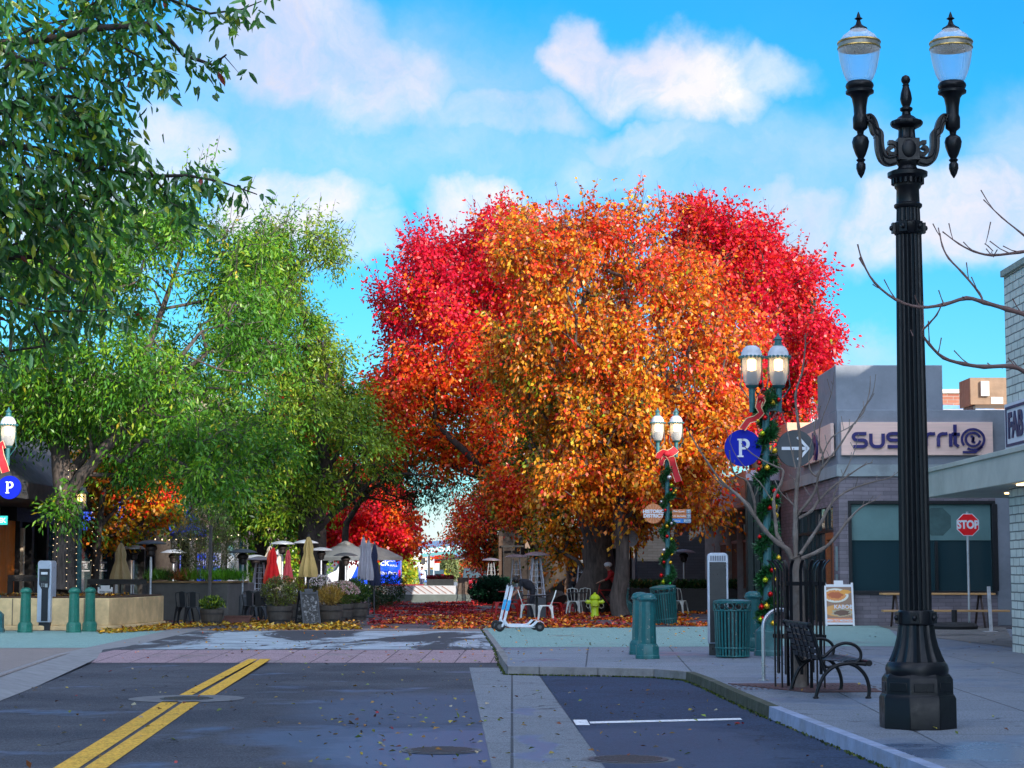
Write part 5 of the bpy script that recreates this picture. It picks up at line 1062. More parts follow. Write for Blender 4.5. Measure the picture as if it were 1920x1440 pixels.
def poster():
    m, nt, p = newmat('food_poster'); t = N(nt, 'ShaderNodeTexCoord'); s = N(nt, 'ShaderNodeSeparateXYZ'); nt.links.new(t.outputs['Generated'], s.inputs[0])
    base = mixc(nt, ramp(nt, s.outputs[2], .1, .13), (.95, .32, .12), (.30, .17, .10))
    def blob(cx, cz, rx, rz, col, f, base):
        a = mth(nt, 'DIVIDE', mth(nt, 'SUBTRACT', s.outputs[0], cx), rx); b = mth(nt, 'DIVIDE', mth(nt, 'SUBTRACT', s.outputs[2], cz), rz); d = mth(nt, 'ADD', mth(nt, 'MULTIPLY', a, a), mth(nt, 'MULTIPLY', b, b)); d = mth(nt, 'ADD', d, mth(nt, 'MULTIPLY', mth(nt, 'SUBTRACT', tex(nt, 14, coord='Generated'), .5), f)); return mixc(nt, ramp(nt, d, 1.02, .98), base, col)
    base = blob(.36, .76, .52, .2, (.75, .72, .62), .1, base); base = blob(.34, .76, .42, .15, (.75, .28, .05), 1.8, base); base = blob(.36, .77, .3, .09, (.5, .10, .02), 2.5, base); base = blob(.5, .33, .62, .17, (.7, .33, .08), .2, base); base = blob(.6, .27, .42, .11, (.45, .38, .25), 2.6, base); base = blob(.6, .27, .3, .08, (.14, .07, .04), 3, base); base = blob(.75, .86, .22, .06, (.8, .35, .04), 2.2, base)
    nt.links.new(base, p.inputs['Base Color']); p.inputs['Roughness'].default_value = .4; return m
wp = M('white_plastic', (.78, .78, .80), .45, ns=4, na=.08)
ab = aboard('white sandwich board with an orange food poster beside the restaurant corner', G(1573, 1173.5), H(1093, 51.5), .76, wp, poster(), rz=R(-3))
for s, z, sz in (('KABOB', .50, .15), ('OPEN TO MIDNIGHT', .145, .082)):
    tl = math.atan(.27/1.2); text('lettering', s, sz, WH, ab, (0 if z < .3 else .1, -(.30-.27*z/1.17)-.022, z), rx=math.pi/2-tl*0-.22, ext=.002, offset=.003)
bf = M('black_chalk', (.02, .02, .022), .6, ns=6, na=.4); aboard('black sandwich board with a scrawled white menu among the barrel planters', G(577, 1172), .92, .52, kd, M('chalk_menu', (.03, .03, .03), .7, ns=30, na=.2, dirt=(.45, .45, .46)), rz=R(28))
aboard('narrow white menu board behind the fairy lit tree near the tavern', Vector((X(198, 54), 54, 0)), 1.0, .4, wp, M('menu_text', (.55, .55, .55), .5, ns=14, na=.7), rz=R(10))
# ---- scooters
def scooter(label, loc, rz=0):
    t = thing('electric_scooter', label, 'scooter', loc, rz, 'parked electric scooters'); wm = M('scooter_white', (.66, .69, .76), .35, ns=4, na=.1); tyre = M('tyre_black', (.015, .016, .018), .8, ns=20); cy = M('cyan_band', (.02, .38, .75), .4)
    for x, r in ((-.46, .125), (.50, .115)):
        wl = MB().tube([(x+(r-.042)*math.cos(a), 0, r+(r-.042)*math.sin(a)) for a in [i*math.pi/14 for i in range(28)]], .042, 10, closed=True).build('wheel', tyre, t, smooth=70); MB().prism([(x+q*1.0, r+w2) for q, w2 in disc(r-.07, 16)], -.045, .045).build('hub', M('hub_grey', (.10, .10, .11), .4, .5), wl)
    st = MB(); st.prism([(-.40, .17), (-.33, .20), (-.115, 1.09), (-.19, 1.11)], -.035, .035); st.prism([(-.46, .11), (-.38, .11), (-.33, .22), (-.40, .20)], -.045, .045); s_ = st.build('stem', wm, t, bevel=.012)
    MB().prism([(-.325, .50), (-.245, .50), (-.185, .75), (-.265, .75)], -.038, .038).build('cyan_label', cy, s_)
    MB().ribbon(cr([(-.36, 0, .30), (-.30, 0, .19), (-.22, 0, .135), (0, 0, .13), (.27, 0, .13), (.36, 0, .18), (.43, 0, .25)], 3), (0, .15, 0), .055).build('deck', wm, t, bevel=.008)
    MB().ribbon([(.33, 0, .17), (.40, 0, .235), (.50, 0, .26), (.60, 0, .20)], (0, .10, 0), .012).build('rear_mudguard', wm, t); MB().prism([(.30, .085), (.52, .10), (.52, .13), (.30, .12)], .045, .06).build('fork', wm, t)
    h_ = MB().tube([(-.155, -.24, 1.12), (-.15, -.1, 1.13), (-.15, .1, 1.13), (-.155, .24, 1.12)], .014, 8).build('handlebar', kd, t); MB().tube([(-.155, -.25, 1.12), (-.155, -.13, 1.125)], .02, 8).tube([(-.155, .25, 1.12), (-.155, .13, 1.125)], .02, 8).box((-.12, -.02, 1.10), (.08, .09, .045)).build('grip', kd, h_)
    MB().tube([(.0, .02, .11), (.06, .12, .0)], .01, 6).build('kickstand', STEEL, t); return t
scooter('nearer of the two parked white scooters with cyan stem labels, at the kerb corner', G(973, 1184.5), R(3)); s2 = scooter('farther of the two parked white scooters, mostly behind the other', G(965, 1181.5), R(2))
# ---- hydrant
ph_ = G(1115.5, 1159); t = thing('fire_hydrant', 'lime yellow fire hydrant beside the front tree trunk', 'fire hydrant', ph_); hy = M('hydrant_lime', (.50, .66, .015), .4, ns=8, na=.3, dirt=(.36, .46, .02))
MB().lathe([(.17, 0), (.17, .05), (.13, .06), (.13, .12), (.115, .14), (.115, .34), (.14, .36), (.14, .40), (.125, .42), (.13, .56), (.16, .58), (.16, .62), (.15, .63), (.13, .68), (.08, .72), (.04, .73), (.04, .78), (.01, .785)], n=20).build('barrel', hy, t, bevel=.004, smooth=40)
for s in (-1, 1):
    n_ = MB().cyl((s*.1, 0, .49), (s*.22, 0, .49), .06).cyl((s*.22, 0, .49), (s*.26, 0, .49), .075, n=8).cyl((s*.26, 0, .49), (s*.3, 0, .49), .025, n=5).build('outlet', hy, t, bevel=.003)
    MB().tube([(s*.24, -.07, .45), (s*.27, -.1, .36), (s*.2, -.12, .30), (s*.13, -.1, .34)], .008, 5).build('chain', M('chain_pale', (.5, .5, .4), .5), n_)
MB().cyl((0, -.1, .45), (0, -.2, .45), .08).cyl((0, -.2, .45), (0, -.24, .45), .095, n=8).cyl((0, -.24, .45), (0, -.28, .45), .028, n=5).build('outlet', hy, t, bevel=.003)
# ---- chairs and tables
def bistro(label, loc, rz, mat, group, stool=False, loops=True):
    t = thing('bistro_stool' if stool else 'bistro_chair', label, 'stool' if stool else 'chair', loc, rz, group)
    sh = .46; MB().prism([(-.17, -.18), (.17, -.18), (.19, 0), (.18, .18), (-.18, .18), (-.19, 0)], sh-.03, sh, 'z').build('seat', mat, t, bevel=.01)
    for sx in (-1, 1):
        for sy in (-1, 1):
            MB().ribbon([(sx*.15, sy*.15, sh-.02), (sx*.19, sy*.18, sh-.16), (sx*.235, sy*.22, 0)], [Vector((-sx*.12, sy*.12, 0)), Vector((-sx*.05, sy*.05, 0)), Vector((-sx*.03, sy*.03, 0))], .02).build('leg', mat, t)
    if not stool:
        mb = MB(); mb.tube([(-.17, .15, sh), (-.19, .24, sh+.22), (-.17, .29, sh+.38), (0, .30, sh+.42), (.17, .29, sh+.38), (.19, .24, sh+.22), (.17, .15, sh)], .013, 6)
        if loops: [mb.tube([(x*.6, .17, sh), (x, .29, sh+.40)], .010, 5) for x in (-.07, .07)]
        else: mb.ribbon([(0, .18, sh), (0, .24, sh+.2), (0, .30, sh+.41)], (.16, 0, 0), .01)
        mb.build('backrest', mat, t, smooth=60)
    return t
cw_ = M('chair_white', (.78, .82, .78), .45, ns=5); cb = M('chair_black', (.025, .03, .036), .4, ns=5); crd = M('chair_red', (.42, .015, .015), .4, ns=5)
g1 = 'white metal chairs under the orange tree'
bistro('white metal chair with its back to the scooters, at the black table', G(990, 1162), R(90), cw_, g1); bistro('white metal chair right of the black table, facing left', G(1023, 1165), R(-90), cw_, g1)
bistro('white metal chair near the seated people, left one behind the hydrant', G(1077, 1153), R(165), cw_, g1); bistro('white metal chair closest behind the hydrant', G(1094, 1152), R(190), cw_, g1)
bistro('white metal chair half hidden behind the leaning litter bin', G(1274, 1152), R(150), cw_, g1)
g2 = 'red metal stools and chairs by the hedge'
for (a, b, rz, st, lb) in ((938, 1156, 20, 1, 'red metal stool left of the scooter stems'), (958, 1159, 0, 1, 'red metal stool just behind the scooter stems'), (966, 1150, 170, 0, 'red metal chair beside the bending person'), (985, 1148, -80, 0, 'red metal chair behind the black pedestal table'), (1040, 1157, 10, 1, 'red metal stool right of the white chairs')): bistro(lb, G(a, b), R(rz), crd, g2, stool=bool(st))
def table(label, loc, r, h, m1, m2, sq=False, group=None):
    t = thing('bistro_table', label, 'table', loc, group=group)
    (MB().bb(-r, r, -r, r, h-.03, h) if sq else MB().lathe([(r, h-.03), (r, h)], n=28)).build('tabletop', m1, t, bevel=.005); MB().cyl((0, 0, .02), (0, 0, h-.031), .035, n=8).build('pedestal', m2, t); MB().lathe([(.25, 0), (.24, .02), (.04, .03)], n=16).build('foot', m2, t)
table('round black pedestal table between the two white chairs', G(1006, 1163), .42, .74, kd, kd); table('red table by the hedge where a person is bending', G(957, 1149), .42, .74, crd, crd)
g3 = 'black metal chairs on the left terrace'; 
for (a, b, rz, lb) in ((345, 1168, 175, 'black metal chair left side of the slatted table by the grey planter'), (362, 1169, 185, 'black metal chair next to the round potted plant'), (440, 1160, 90, 'black metal chair side on, beside the red brown trough'), (470, 1165, 175, 'black metal chair left of the two behind the red brown trough'), (484, 1167, 185, 'black metal chair with its back to the street, behind the trough'), (505, 1163, 190, 'black metal chair half hidden by the first barrel planter')): bistro(lb, G(a, b), R(rz), cb, g3, loops=False)
tw_ = M('teak_slat', (.42, .33, .22), .6, ns=3, stretch=(1, 9, 1)); table('slatted teak table by the grey planter box', G(352, 1160), .45, .76, tw_, kd, sq=True); table('black square table behind the red brown trough', G(478, 1158), .5, .76, kd, kd, sq=True)
# ---- patio heaters
hm = M('heater_metal', (.62, .66, .74), .35, .45, ns=6); hd = M('heater_dark', (.05, .055, .065), .45, ns=6); hglass = glassmat('heater_glass', (.75, .78, .8), .8, .1)
def dome(mb, c, r, h): return mb.lathe([(r, 0), (r, .015), (r*.82, h*.45), (r*.5, h*.8), (r*.15, h), (.02, h)], c, n=24)
def pyramid_heater(label, loc, h, group='glass tube pyramid heaters', rz=0):
    t = thing('pyramid_heater', label, 'patio heater', loc, rz, group); b = .62; k = h-.2
    MB().prism([(-.26, -.26), (.26, -.26), (.26, .26), (-.26, .26)], 0, b, 'z').build('cabinet', hd, t, bevel=.01)
    for sx in (-1, 1):
        for sy in (-1, 1): MB().tube([(sx*.24, sy*.24, b), (sx*.11, sy*.11, k)], .02, 4).build('frame_rail', hm, t)
    MB().lathe([(.055, b), (.055, k-.05)], n=12).build('glass_tube', hglass, t, smooth=60)
    mb = MB()
    for z in range(6): zz = b+.1+z*(k-b)/6.5; q = .24-.13*(zz-b)/(k-b); mb.tube([(q*sx, q*sy, zz) for sx, sy in ((-1, -1), (1, -1), (1, 1), (-1, 1))], .006, 4, closed=True)
    for sx in (-.5, 0, .5): mb.tube([(sx*.24*2*.9, -.24, b), (sx*.11*2*.9, -.11, k)], .006, 4)
    mb.build('guard_wires', hm, t); dome(MB(), (0, 0, h-.12), .42, .12).build('reflector', M('heater_top', (.30, .24, .26), .4, .4, ns=4), t); return t
pyramid_heater('glass tube pyramid heater behind the black table and white chairs', G(1006, 1158), H(1033, 59), rz=R(8)); pyramid_heater('glass tube pyramid heater behind the bending person', G(968, 1143), H(1038, 72)); pyramid_heater('glass tube pyramid heater behind the hedge', Vector((X(921, 88), 88, 0)), H(1046, 88)); pyramid_heater('glass tube pyramid heater left of the closed red parasols', Vector((X(487, 62), 62, 0)), H(1043, 62)); pyramid_heater('glass tube pyramid heater between the hydrant and the seated people', G(1092, 1140), H(1027, 70))
def mushroom(label, loc, h, blk=False, group='mushroom patio heaters', rz=0, tilt=0):
    t = thing('mushroom_heater', label, 'patio heater', loc, rz, group); m_ = hd if blk else hm
    MB().lathe([(.25, 0), (.25, .05), (.23, .06), (.23, .70), (.19, .74), (.04, .76)], n=22).build('gas_cabinet', hd, t, bevel=.006, smooth=40); MB().cyl((0, 0, .76), (0, 0, h-.42), .032, n=10).build('pole', hm, t)
    MB().lathe([(.06, h-.46), (.11, h-.42), (.12, h-.3), (.16, h-.27), (.17, h-.2), (.12, h-.15), (.05, h-.12)], n=18).build('burner', M('burner_dark', (.06, .05, .05), .4, .6), t)
    dome(MB(), (0, 0, h-.12), .43, .12).build('reflector', m_, t)
    return t
m_ = mushroom('mushroom heater with a white notice, right of the stone planter', G(281, 1169), H(1012, 54.5), blk=True); MB().bb(-.04, .12, -.262, -.235, .12, .42).build('notice', wp, m_); MB().cyl((0, 0, 1.25), (0, 0, 1.75), .036, n=10).build('pole_sleeve', wp, m_)
for (a, Y, py, lb, bk) in ((250, 60, 1022, 'mushroom heater just behind the tan parasol', 0), (325, 66, 1030, 'mushroom heater in front of the dark trunk behind the olive bush', 0), (455, 58, 1029, 'dark mushroom heater beside the lit lamp post', 1), (478, 70, 1040, 'pale mushroom heater behind the glass tube heater', 0), (529, 68, 1014, 'tall pale mushroom heater above the red parasols', 0), (573, 67, 1012, 'tall pale mushroom heater behind the sand coloured parasol', 0), (602, 72, 1026, 'mushroom heater right of the sand coloured parasol', 0), (648, 70, 1036, 'dark mushroom heater under the open beige parasol', 1), (1282, 70, 1030, 'dark mushroom heater against the black brick wall', 1), (610, 84, 1037, 'farthest pale mushroom heater beside the van cab', 0)):
    mushroom(lb, Vector((X(a, Y), Y, 0)), H(py, Y), bk)
# ---- parasols
def closed_parasol(label, loc, zt, zb, r, mat, base=True, belly=1.0, group='closed parasols on the left terrace'):
    t = thing('closed_parasol', label, 'parasol', loc, group=group); h = zt-zb
    MB().lathe([(r*.95, zb), (r*1.05, zb+h*.08), (r*.98, zb+h*.2), (r*.72*belly, zb+h*.42), (r*.5, zb+h*.58), (r*.55, zb+h*.72), (r*.40, zb+h*.86), (r*.2, zb+h*.97), (.02, zt)], n=64, fl=(8, .30, 0, 9)).build('folded_canopy', mat, t, smooth=50)
    MB().cyl((0, 0, .02), (0, 0, zt+.06), .025, n=8).build('pole', hd, t); MB().lathe([(.3, 0), (.3, .05), (.06, .08)], n=20).build('base', hd, t); return t
fab = lambda n, c: M('fabric_'+n, c, .85, ns=3, na=.25, bs=.25)
for (a, Y, pt_, pb_, r, m_, lb) in ((226, 56, 1018, 1094, .30, fab('tan', (.42, .30, .15)), 'closed tan parasol right of the fairy lit trunk'), (512, 60, 1026, 1092, .22, fab('red', (.88, .012, .014)), 'bright red closed parasol'), (507, 61.5, 1030, 1095, .22, fab('coral', (.85, .10, .05)), 'coral closed parasol half behind the bright red one'), (540, 62, 1030, 1092, .17, fab('rose', (.80, .10, .11)), 'faded rose closed parasol'), (506, 66, 1024, 1050, .2, fab('stone', (.42, .37, .3)), 'stone coloured closed parasol tip above the red ones'), (578, 55, 1006, 1082, .27, fab('sand', (.62, .42, .15)), 'sand coloured closed parasol above the black sandwich board'), (681, 62, 1006, 1086, .19, fab('grey', (.36, .35, .40)), 'left one of the two touching grey closed parasols'), (691, 61, 1012, 1088, .17, fab('grey', (.36, .35, .40)), 'right one of the two touching grey closed parasols'), (702, 63, 1019, 1098, .2, fab('navy', (.012, .02, .06)), 'navy blue closed parasol'), (1500, 80, 1, 1, 0, None, '')):
    if m_: closed_parasol(lb, Vector((X(a, Y), Y, 0)), H(pt_, Y), H(pb_, Y), r, m_)
bg_ = fab('beige', (.85, .76, .62)); 
for (px, Y, py0, py1, r, lb) in ((648, 76, 1018, 1045, 1.15, 'open beige parasol nearest the grey closed ones'), (690, 80, 1021, 1045, 1.4, 'second open beige parasol, behind the navy closed one')):
    t = thing('open_parasol', lb, 'parasol', Vector((X(px, Y), Y, 0)), group='open beige parasols'); zt, zb = H(py0, Y), H(py1, Y)
    MB().lathe([(r, zb-.12), (r, zb), (r*.55, zb+(zt-zb)*.62), (r*.25, zb+(zt-zb)*.86), (.04, zt), (.02, zt-.03), (r*.25, zb+(zt-zb)*.84), (r*.55, zb+(zt-zb)*.58), (r*.985, zb-.02), (r*.985, zb-.12)], n=8).lathe([(r*.3, zb+(zt-zb)*.88), (.05, zt+.08)], n=8).build('canopy', bg_, t, smooth=20); MB().cyl((0, 0, 0), (0, 0, zt), .03).build('pole', hd, t)
# ---- stone planter wall, grey planter
stone = M('sand_concrete', (.86, .60, .30), .85, ns=2.2, na=.35, bs=.4, dirt=(.48, .33, .17))
c_ = Vector((-12, 49.05, 0)); pl = [(-16.5, 48.5), (X(206, 48.5), 48.5), (X(250, 49.7), 49.7), (X(250, 49.7)+.2, 53), (-16.5, 53)]; zt = H(1120, 48.5)
t = thing('stone_planter', 'waist high sandy concrete planter wall around the fairy lit tree', 'planter', c_)
q = [(a-c_.x, b-c_.y) for a, b in pl]; cx_, cy_ = sum(a for a, b in q)/5, sum(b for a, b in q)/5
MB().prism([(a+(cx_-a)*-.02, b-.03 if b < 0 else b) for a, b in q], 0, .12, 'z').prism(q, .12, zt-.02, 'z').build('wall', stone, t, bevel=.02)
mb = MB(); [mb.bb(x-.012, x+.012, -.555, -.545, .12, zt-.03) for x in (-2.2, -.2, 1.55)]; mb.build('joint', M('joint_dark', (.2, .15, .1), .9), t)
MB().prism([(a*.985, b*.97) for a, b in q], zt-.02, zt+.02, 'z').build('soil', M('soil', (.10, .055, .03), .95, ns=8, bs=.8), t)
gw = M('grey_wash_wall', (.115, .11, .105), .85, ns=1.4, na=.35, dirt=(.08, .075, .07)); Yg = 57
x0, x1 = X(270, Yg), X(428, Yg); zg = H(1093, Yg); t = thing('grey_planter_box', 'long weathered grey planter box with bright green fronds on top', 'planter', (x0, Yg, 0)); MB().prism([(0, 0), (x1-x0, 0), (x1-x0+.35, 1.3), (x1-x0+.35, 3), (0, 3)], 0, zg, 'z').build('wall', gw, t, bevel=.02); MB().prism([(-.03, -.03), (x1-x0+.02, -.03), (x1-x0+.39, 1.3), (x1-x0+.39, 1.5), (-.03, 1.5)], zg, zg+.05, 'z').build('rim', M('rust_rim', (.25, .15, .06), .8), t)
# ---- potted plants
wood_b = M('barrel_wood', (.085, .072, .062), .8, ns=3, na=.4, stretch=(6, 6, .5), bs=.4); hoop = M('hoop_iron', (.04, .04, .042), .5)
def plant_mesh(t, n, R_, zc, hgt, pal, wts, ln, wd, up=.6, stems=14, z0=.4, flower=None, parent=None):
    P = rng.normal(size=(n, 3)); P = unit(P)*rng.uniform(.25, 1, (n, 1))**.5*np.array([R_, R_, hgt/2]); P[:, 2] += zc; lump = np.array([noise.noise(Vector(p)*5) for p in P]); P = P[lump > -.18]
    D = rng.normal(size=P.shape)*.7+np.array([0, 0, up])+P*np.array([1, 1, 0])*1.2
    leaves('foliage', P, D, rng.uniform(.7, 1.3, len(P))*ln, wd, palette(len(P), pal, wts, .3), LEAF, t)
    k = stems; a = rng.uniform(0, 6.28, k); A = np.stack([.08*np.cos(a), .08*np.sin(a), np.full(k, z0)], 1); B = np.stack([R_*.75*np.cos(a)*rng.uniform(.3, 1, k), R_*.75*np.sin(a), zc+rng.uniform(-.1, .5, k)*hgt], 1)
    segs('stems', A, B, np.full(k, .009), np.full(k, .004), M('stem_brown', (.14, .08, .04), .8), t, 4)
    if flower:
        m = flower[1]; a = rng.normal(size=(m, 3)); a[:, 2] = np.abs(a[:, 2]); Q = unit(a)*np.array([R_, R_, hgt/2])*1.02; Q[:, 2] += zc
        leaves('flowers', Q, rng.normal(size=Q.shape), .05, .05, palette(m, flower[0], [1]*len(flower[0])), LEAF, t)
def barrel(label, loc, r=.36, h=.5, plant=None, group='half barrel planters with shrubs', name='barrel_planter'):
    t = thing(name, label, 'planter', loc, group=group)
    MB().lathe([(r*.78, 0), (r*.95, h*.6), (r, h), (r*.9, h), (r*.9, h-.06)], n=26, fl=(26, .015, 0, 9)).build('tub', wood_b, t, smooth=30)
    [MB().lathe([(r*q+.004, z), (r*(q+.03)+.004, z+.035)], n=26).build('hoop', hoop, t, smooth=60) for q, z in ((.84, h*.2), (.955, h*.68))]
    MB().lathe([(r*.88, h-.07), (r*.1, h-.05)], n=20).build('soil', M('soil'), t)
    return t, plant and plant_mesh(t, **plant)
ol = dict(pal=[OLV, (.10, .13, .03), (.2, .2, .08), YGR], wts=[3, 3, 2, 1]); gy = dict(pal=[(.10, .2, .03), YGR, (.05, .1, .02)], wts=[3, 2, 2])
barrel('half barrel with a low yellow green plant beside the black chairs', G(397, 1172), .33, .42, dict(n=900, R_=.34, zc=.58, hgt=.36, ln=.09, wd=.04, **gy))
barrel('half barrel with a tall airy olive shrub, left of the black sandwich board', G(524, 1171), .36, .50, dict(n=3400, R_=.5, zc=.88, hgt=.86, ln=.09, wd=.025, stems=26, **ol))
barrel('half barrel with golden brown foliage, set back beside the sandwich board', G(556, 1165), .36, .5, dict(n=1800, R_=.42, zc=.86, hgt=.8, ln=.09, wd=.03, pal=[(.3, .18, .03), (.16, .09, .03), YGR], wts=[2, 2, 2]))
barrel('half barrel with yellow straw grass under the pink flowering bush', G(618, 1169.5), .37, .5, dict(n=1500, R_=.32, zc=.72, hgt=.5, ln=.2, wd=.012, up=1.2, pal=[(.5, .3, .05), (.36, .24, .05)], wts=[1, 1]))
barrel('half barrel with a big bush of small pink blossoms', G(640, 1165), .36, .5, dict(n=3600, R_=.5, zc=.80, hgt=.68, ln=.08, wd=.025, pal=[(.10, .2, .03), (.16, .24, .04), OLV], wts=[3, 2, 2], flower=([(.7, .42, .42), (.6, .35, .3), (.75, .6, .55)], 900)))
barrel('half barrel with a bush of pale pink blossoms between the sandwich board and barrels', G(600, 1162), .34, .45, dict(n=1500, R_=.34, zc=1.0, hgt=.6, ln=.07, wd=.025, pal=[OLV, (.06, .1, .03)], wts=[1, 1], flower=([(.75, .6, .6), (.8, .7, .65)], 500)))
barrel('half barrel with dense dark green plants next to the grey parasols', G(668, 1163), .36, .5, dict(n=2600, R_=.4, zc=.85, hgt=.75, ln=.1, wd=.03, pal=[(.05, .13, .02), (.12, .2, .02), DGR], wts=[3, 2, 2]))
tp = thing('planter_trough', 'empty red brown trough at the foot of the black chairs', 'planter', G(447, 1171)); MB().prism([(-.27, 0), (.27, 0), (.36, .2), (-.36, .2)], -.14, .14).prism([(-.38, .2), (.38, .2), (.38, .235), (-.38, .235)], -.16, .16).build('trough', M('terracotta', (.13, .05, .04), .7, ns=5), tp, bevel=.01); MB().bb(-.33, .33, -.12, .12, .236, .245).build('soil', M('soil'), tp)
def bush(label, loc, R_, hgt, n, ln, wd, pal, wts, zc=None, name='bush', up=.3):
    t = thing(name, label, 'bush', loc); plant_mesh(t, n, R_, zc or hgt/2, hgt, pal, wts, ln, wd, up, 16, 0.0)
bush('round leafy green bush beside the slatted teak table', G(325, 1160), .36, 1.0, 1500, .1, .05, [(.02, .12, .015), (.03, .17, .02)], [1, 1], .7)
bush('dense dark green clipped hedge left of the scooters', G(927, 1134), 1.1, 1.25, 12000, .1, .07, [(.008, .055, .03), (.012, .08, .035), (.006, .035, .02)], [3, 2, 2], .6, 'hedge')
bush('silvery olive shrub rising from the grey planter box', Vector((X(385, 58), 58.2, .9)), 1.0, 2.4, 9000, .09, .022, [OLV, (.22, .23, .10), (.12, .15, .05), (.28, .26, .12)], [3, 2, 3, 1], 1.3, 'olive_shrub', .8)
bush('low dark shrub at the left end of the slatted barrier', G(728, 1136), .75, 1.5, 3500, .13, .03, [(.02, .07, .02), (.05, .11, .03)], [2, 1], .7)
bush('dark plant in shadow below the navy parasol', G(705, 1146), .4, .9, 1200, .12, .03, [(.02, .05, .02)], [1], .5)
# fronds along the planter
for i, (px, c) in enumerate([(290, (.12, .3, .02)), (312, (.06, .14, .02)), (340, (.35, .12, .03)), (362, (.14, .32, .02)), (400, (.16, .42, .02)), (412, (.18, .46, .03)), (430, (.12, .34, .02)), (440, (.10, .3, .02))]):
    n = 260; P = np.stack([rng.normal(0, .14, n), rng.normal(0, .1, n), rng.uniform(0, .06, n)], 1); D = rng.normal(size=(n, 3))*.38+np.array([0, 0, 1]); y = 57.35
    o = leaves('fern_clump', P, D, rng.uniform(.2, .42, n), .022, palette(n, [c, tuple(v*.6 for v in c)], [2, 1]), LEAF, None, fold=.05); o.location = (X(px, y), y, zg+.05); tag(o, ['bright lime fern tuft at the left end of the grey planter', 'dull green fern tuft second from the left on the grey planter', 'rust coloured tuft on the grey planter', 'lime tuft under the middle of the olive shrub', 'tall bright fern right of the thin post', 'tallest bright fern on the grey planter', 'green fern near the right end of the grey planter', 'last fern at the right end of the grey planter'][i], 'fern', 'fern tufts on the grey planter')
pp_ = Vector((X(394, 56.7), 56.7, 0)); tag(MB().bb(-.045, .045, -.045, .045, 0, H(985, 56.7)).build('timber_pole', M('weathered_post', (.12, .11, .11), .7), loc=pp_, bevel=.006), 'thin weathered pole standing against the grey planter box', 'post')
bush('small conical evergreen behind the pay station', Vector((X(91, 51), 50.5, .9)), .17, .6, 700, .07, .03, [(.03, .16, .02), (.05, .2, .03)], [1, 1], .5, 'conical_shrub', 1)
# dark planter boxes with pale stakes, right side
for i, (a, b) in enumerate(((1180, 1262), (1266, 1330), (1340, 1398))):
    Y = 70-i*.4; t = thing('planter_box', ['black planter box with ferns behind the leaning litter bin', 'black planter box with ferns between the pale stakes', 'black planter box with ferns behind the pay station'][i], 'planter', (X(a, Y), Y, 0), group='black planter boxes of the bar'); w_ = X(b, Y)-X(a, Y)
    MB().bb(0, w_, 0, .5, 0, .82).build('box', blk, t, bevel=.01); n = 1500; P = np.stack([rng.uniform(.05, w_-.05, n), rng.uniform(.05, .45, n), .84+rng.uniform(0, .3, n)**1.3], 1); leaves('foliage', P, rng.normal(size=(n, 3))+np.array([0, 0, .8]), .16, .035, palette(n, [(.015, .07, .02), (.03, .11, .02), (.2, .12, .03)], [4, 3, .5 if i else 2]), LEAF, t)
for i, (a, b) in enumerate(((1285, 1146), (1310, 1146), (1400, 1143), (1327, 1145))):
    p = G(a, b); tag(MB().box((0, 0, .42), (.09, .06, .84), ry=(.02, -.06, 0, .03)[i]).build('marker_stake', wp, loc=(p.x, p.y-.6, 0)), ['white stake right of the leaning litter bin', 'wide leaning white stake before the planter boxes', 'white stake right of the pay station', 'white stake left of the pay station'][i], 'stake', 'white stakes before the planter boxes')
# ---- barrier, flower box, red bench, pedestrian wall
Yb_ = 90; t = thing('slatted_barrier', 'low white barrier with diagonal rusty stripes across the plaza end', 'barrier', (X(700, Yb_), Yb_, 0)); wB = X(858, Yb_)-X(700, Yb_); wp2 = M('barrier_white', (.50, .52, .58), .6, ns=3, na=.2)
MB().bb(-.2, wB+.6, -.15, .5, 0, .36).build('plinth', M('grey_green_plinth', (.12, .15, .15), .8, ns=3), t, bevel=.01); MB().bb(0, wB, 0, .12, .361, H(1098, Yb_)).build('panel', wp2, t)
mb = MB(); hP = H(1098, Yb_)-.36
for i in range(-1, 15):
    xa = i*.31; pts = [(xa, .36+hP-.02), (xa+.045, .36+hP-.02), (xa+.56, .40), (xa+.515, .40)]
    if xa >= -.0 and xa+.56 <= wB: mb.prism(pts, -.02, -.002)
mb.build('diagonal_stripes', M('rust_stripe', (.32, .12, .06), .7), t); MB().bb(wB, wB+.5, -.1, .5, .361, H(1083, Yb_)).build('end_pillar', M('umber_box', (.14, .10, .08), .7), t)
Yf = 97; t = thing('flower_box', 'beige concrete box topped with dark red flowers behind the striped barrier', 'planter', (X(800, Yf), Yf, 0)); w_ = X(850, Yf)-X(800, Yf); MB().bb(0, w_, 0, .8, 0, H(1086, Yf)).build('box', M('beige_box', (.3, .28, .22), .8), t, bevel=.02)
n = 1200; P = np.stack([rng.uniform(0, w_, n), rng.uniform(0, .8, n), H(1086, Yf)+rng.uniform(0, .16, n)], 1); leaves('flowers', P, rng.normal(size=(n, 3)), .09, .08, palette(n, [(.25, .01, .03), (.4, .05, .06), (.06, .08, .02)], [3, 1, 1]), LEAF, t)
t = thing('red_bench', 'low dark red bench rail left of the flower box', 'bench', (X(715, 95), 95, 0)); w_ = X(795, 95)-X(715, 95); MB().bb(0, w_, 0, .35, .62, .78).build('seat', M('maroon', (.28, .01, .02), .5), t, bevel=.02); [MB().bb(x, x+.12, .1, .22, 0, .62).build('leg', kd, t) for x in (.1, w_-.2)]
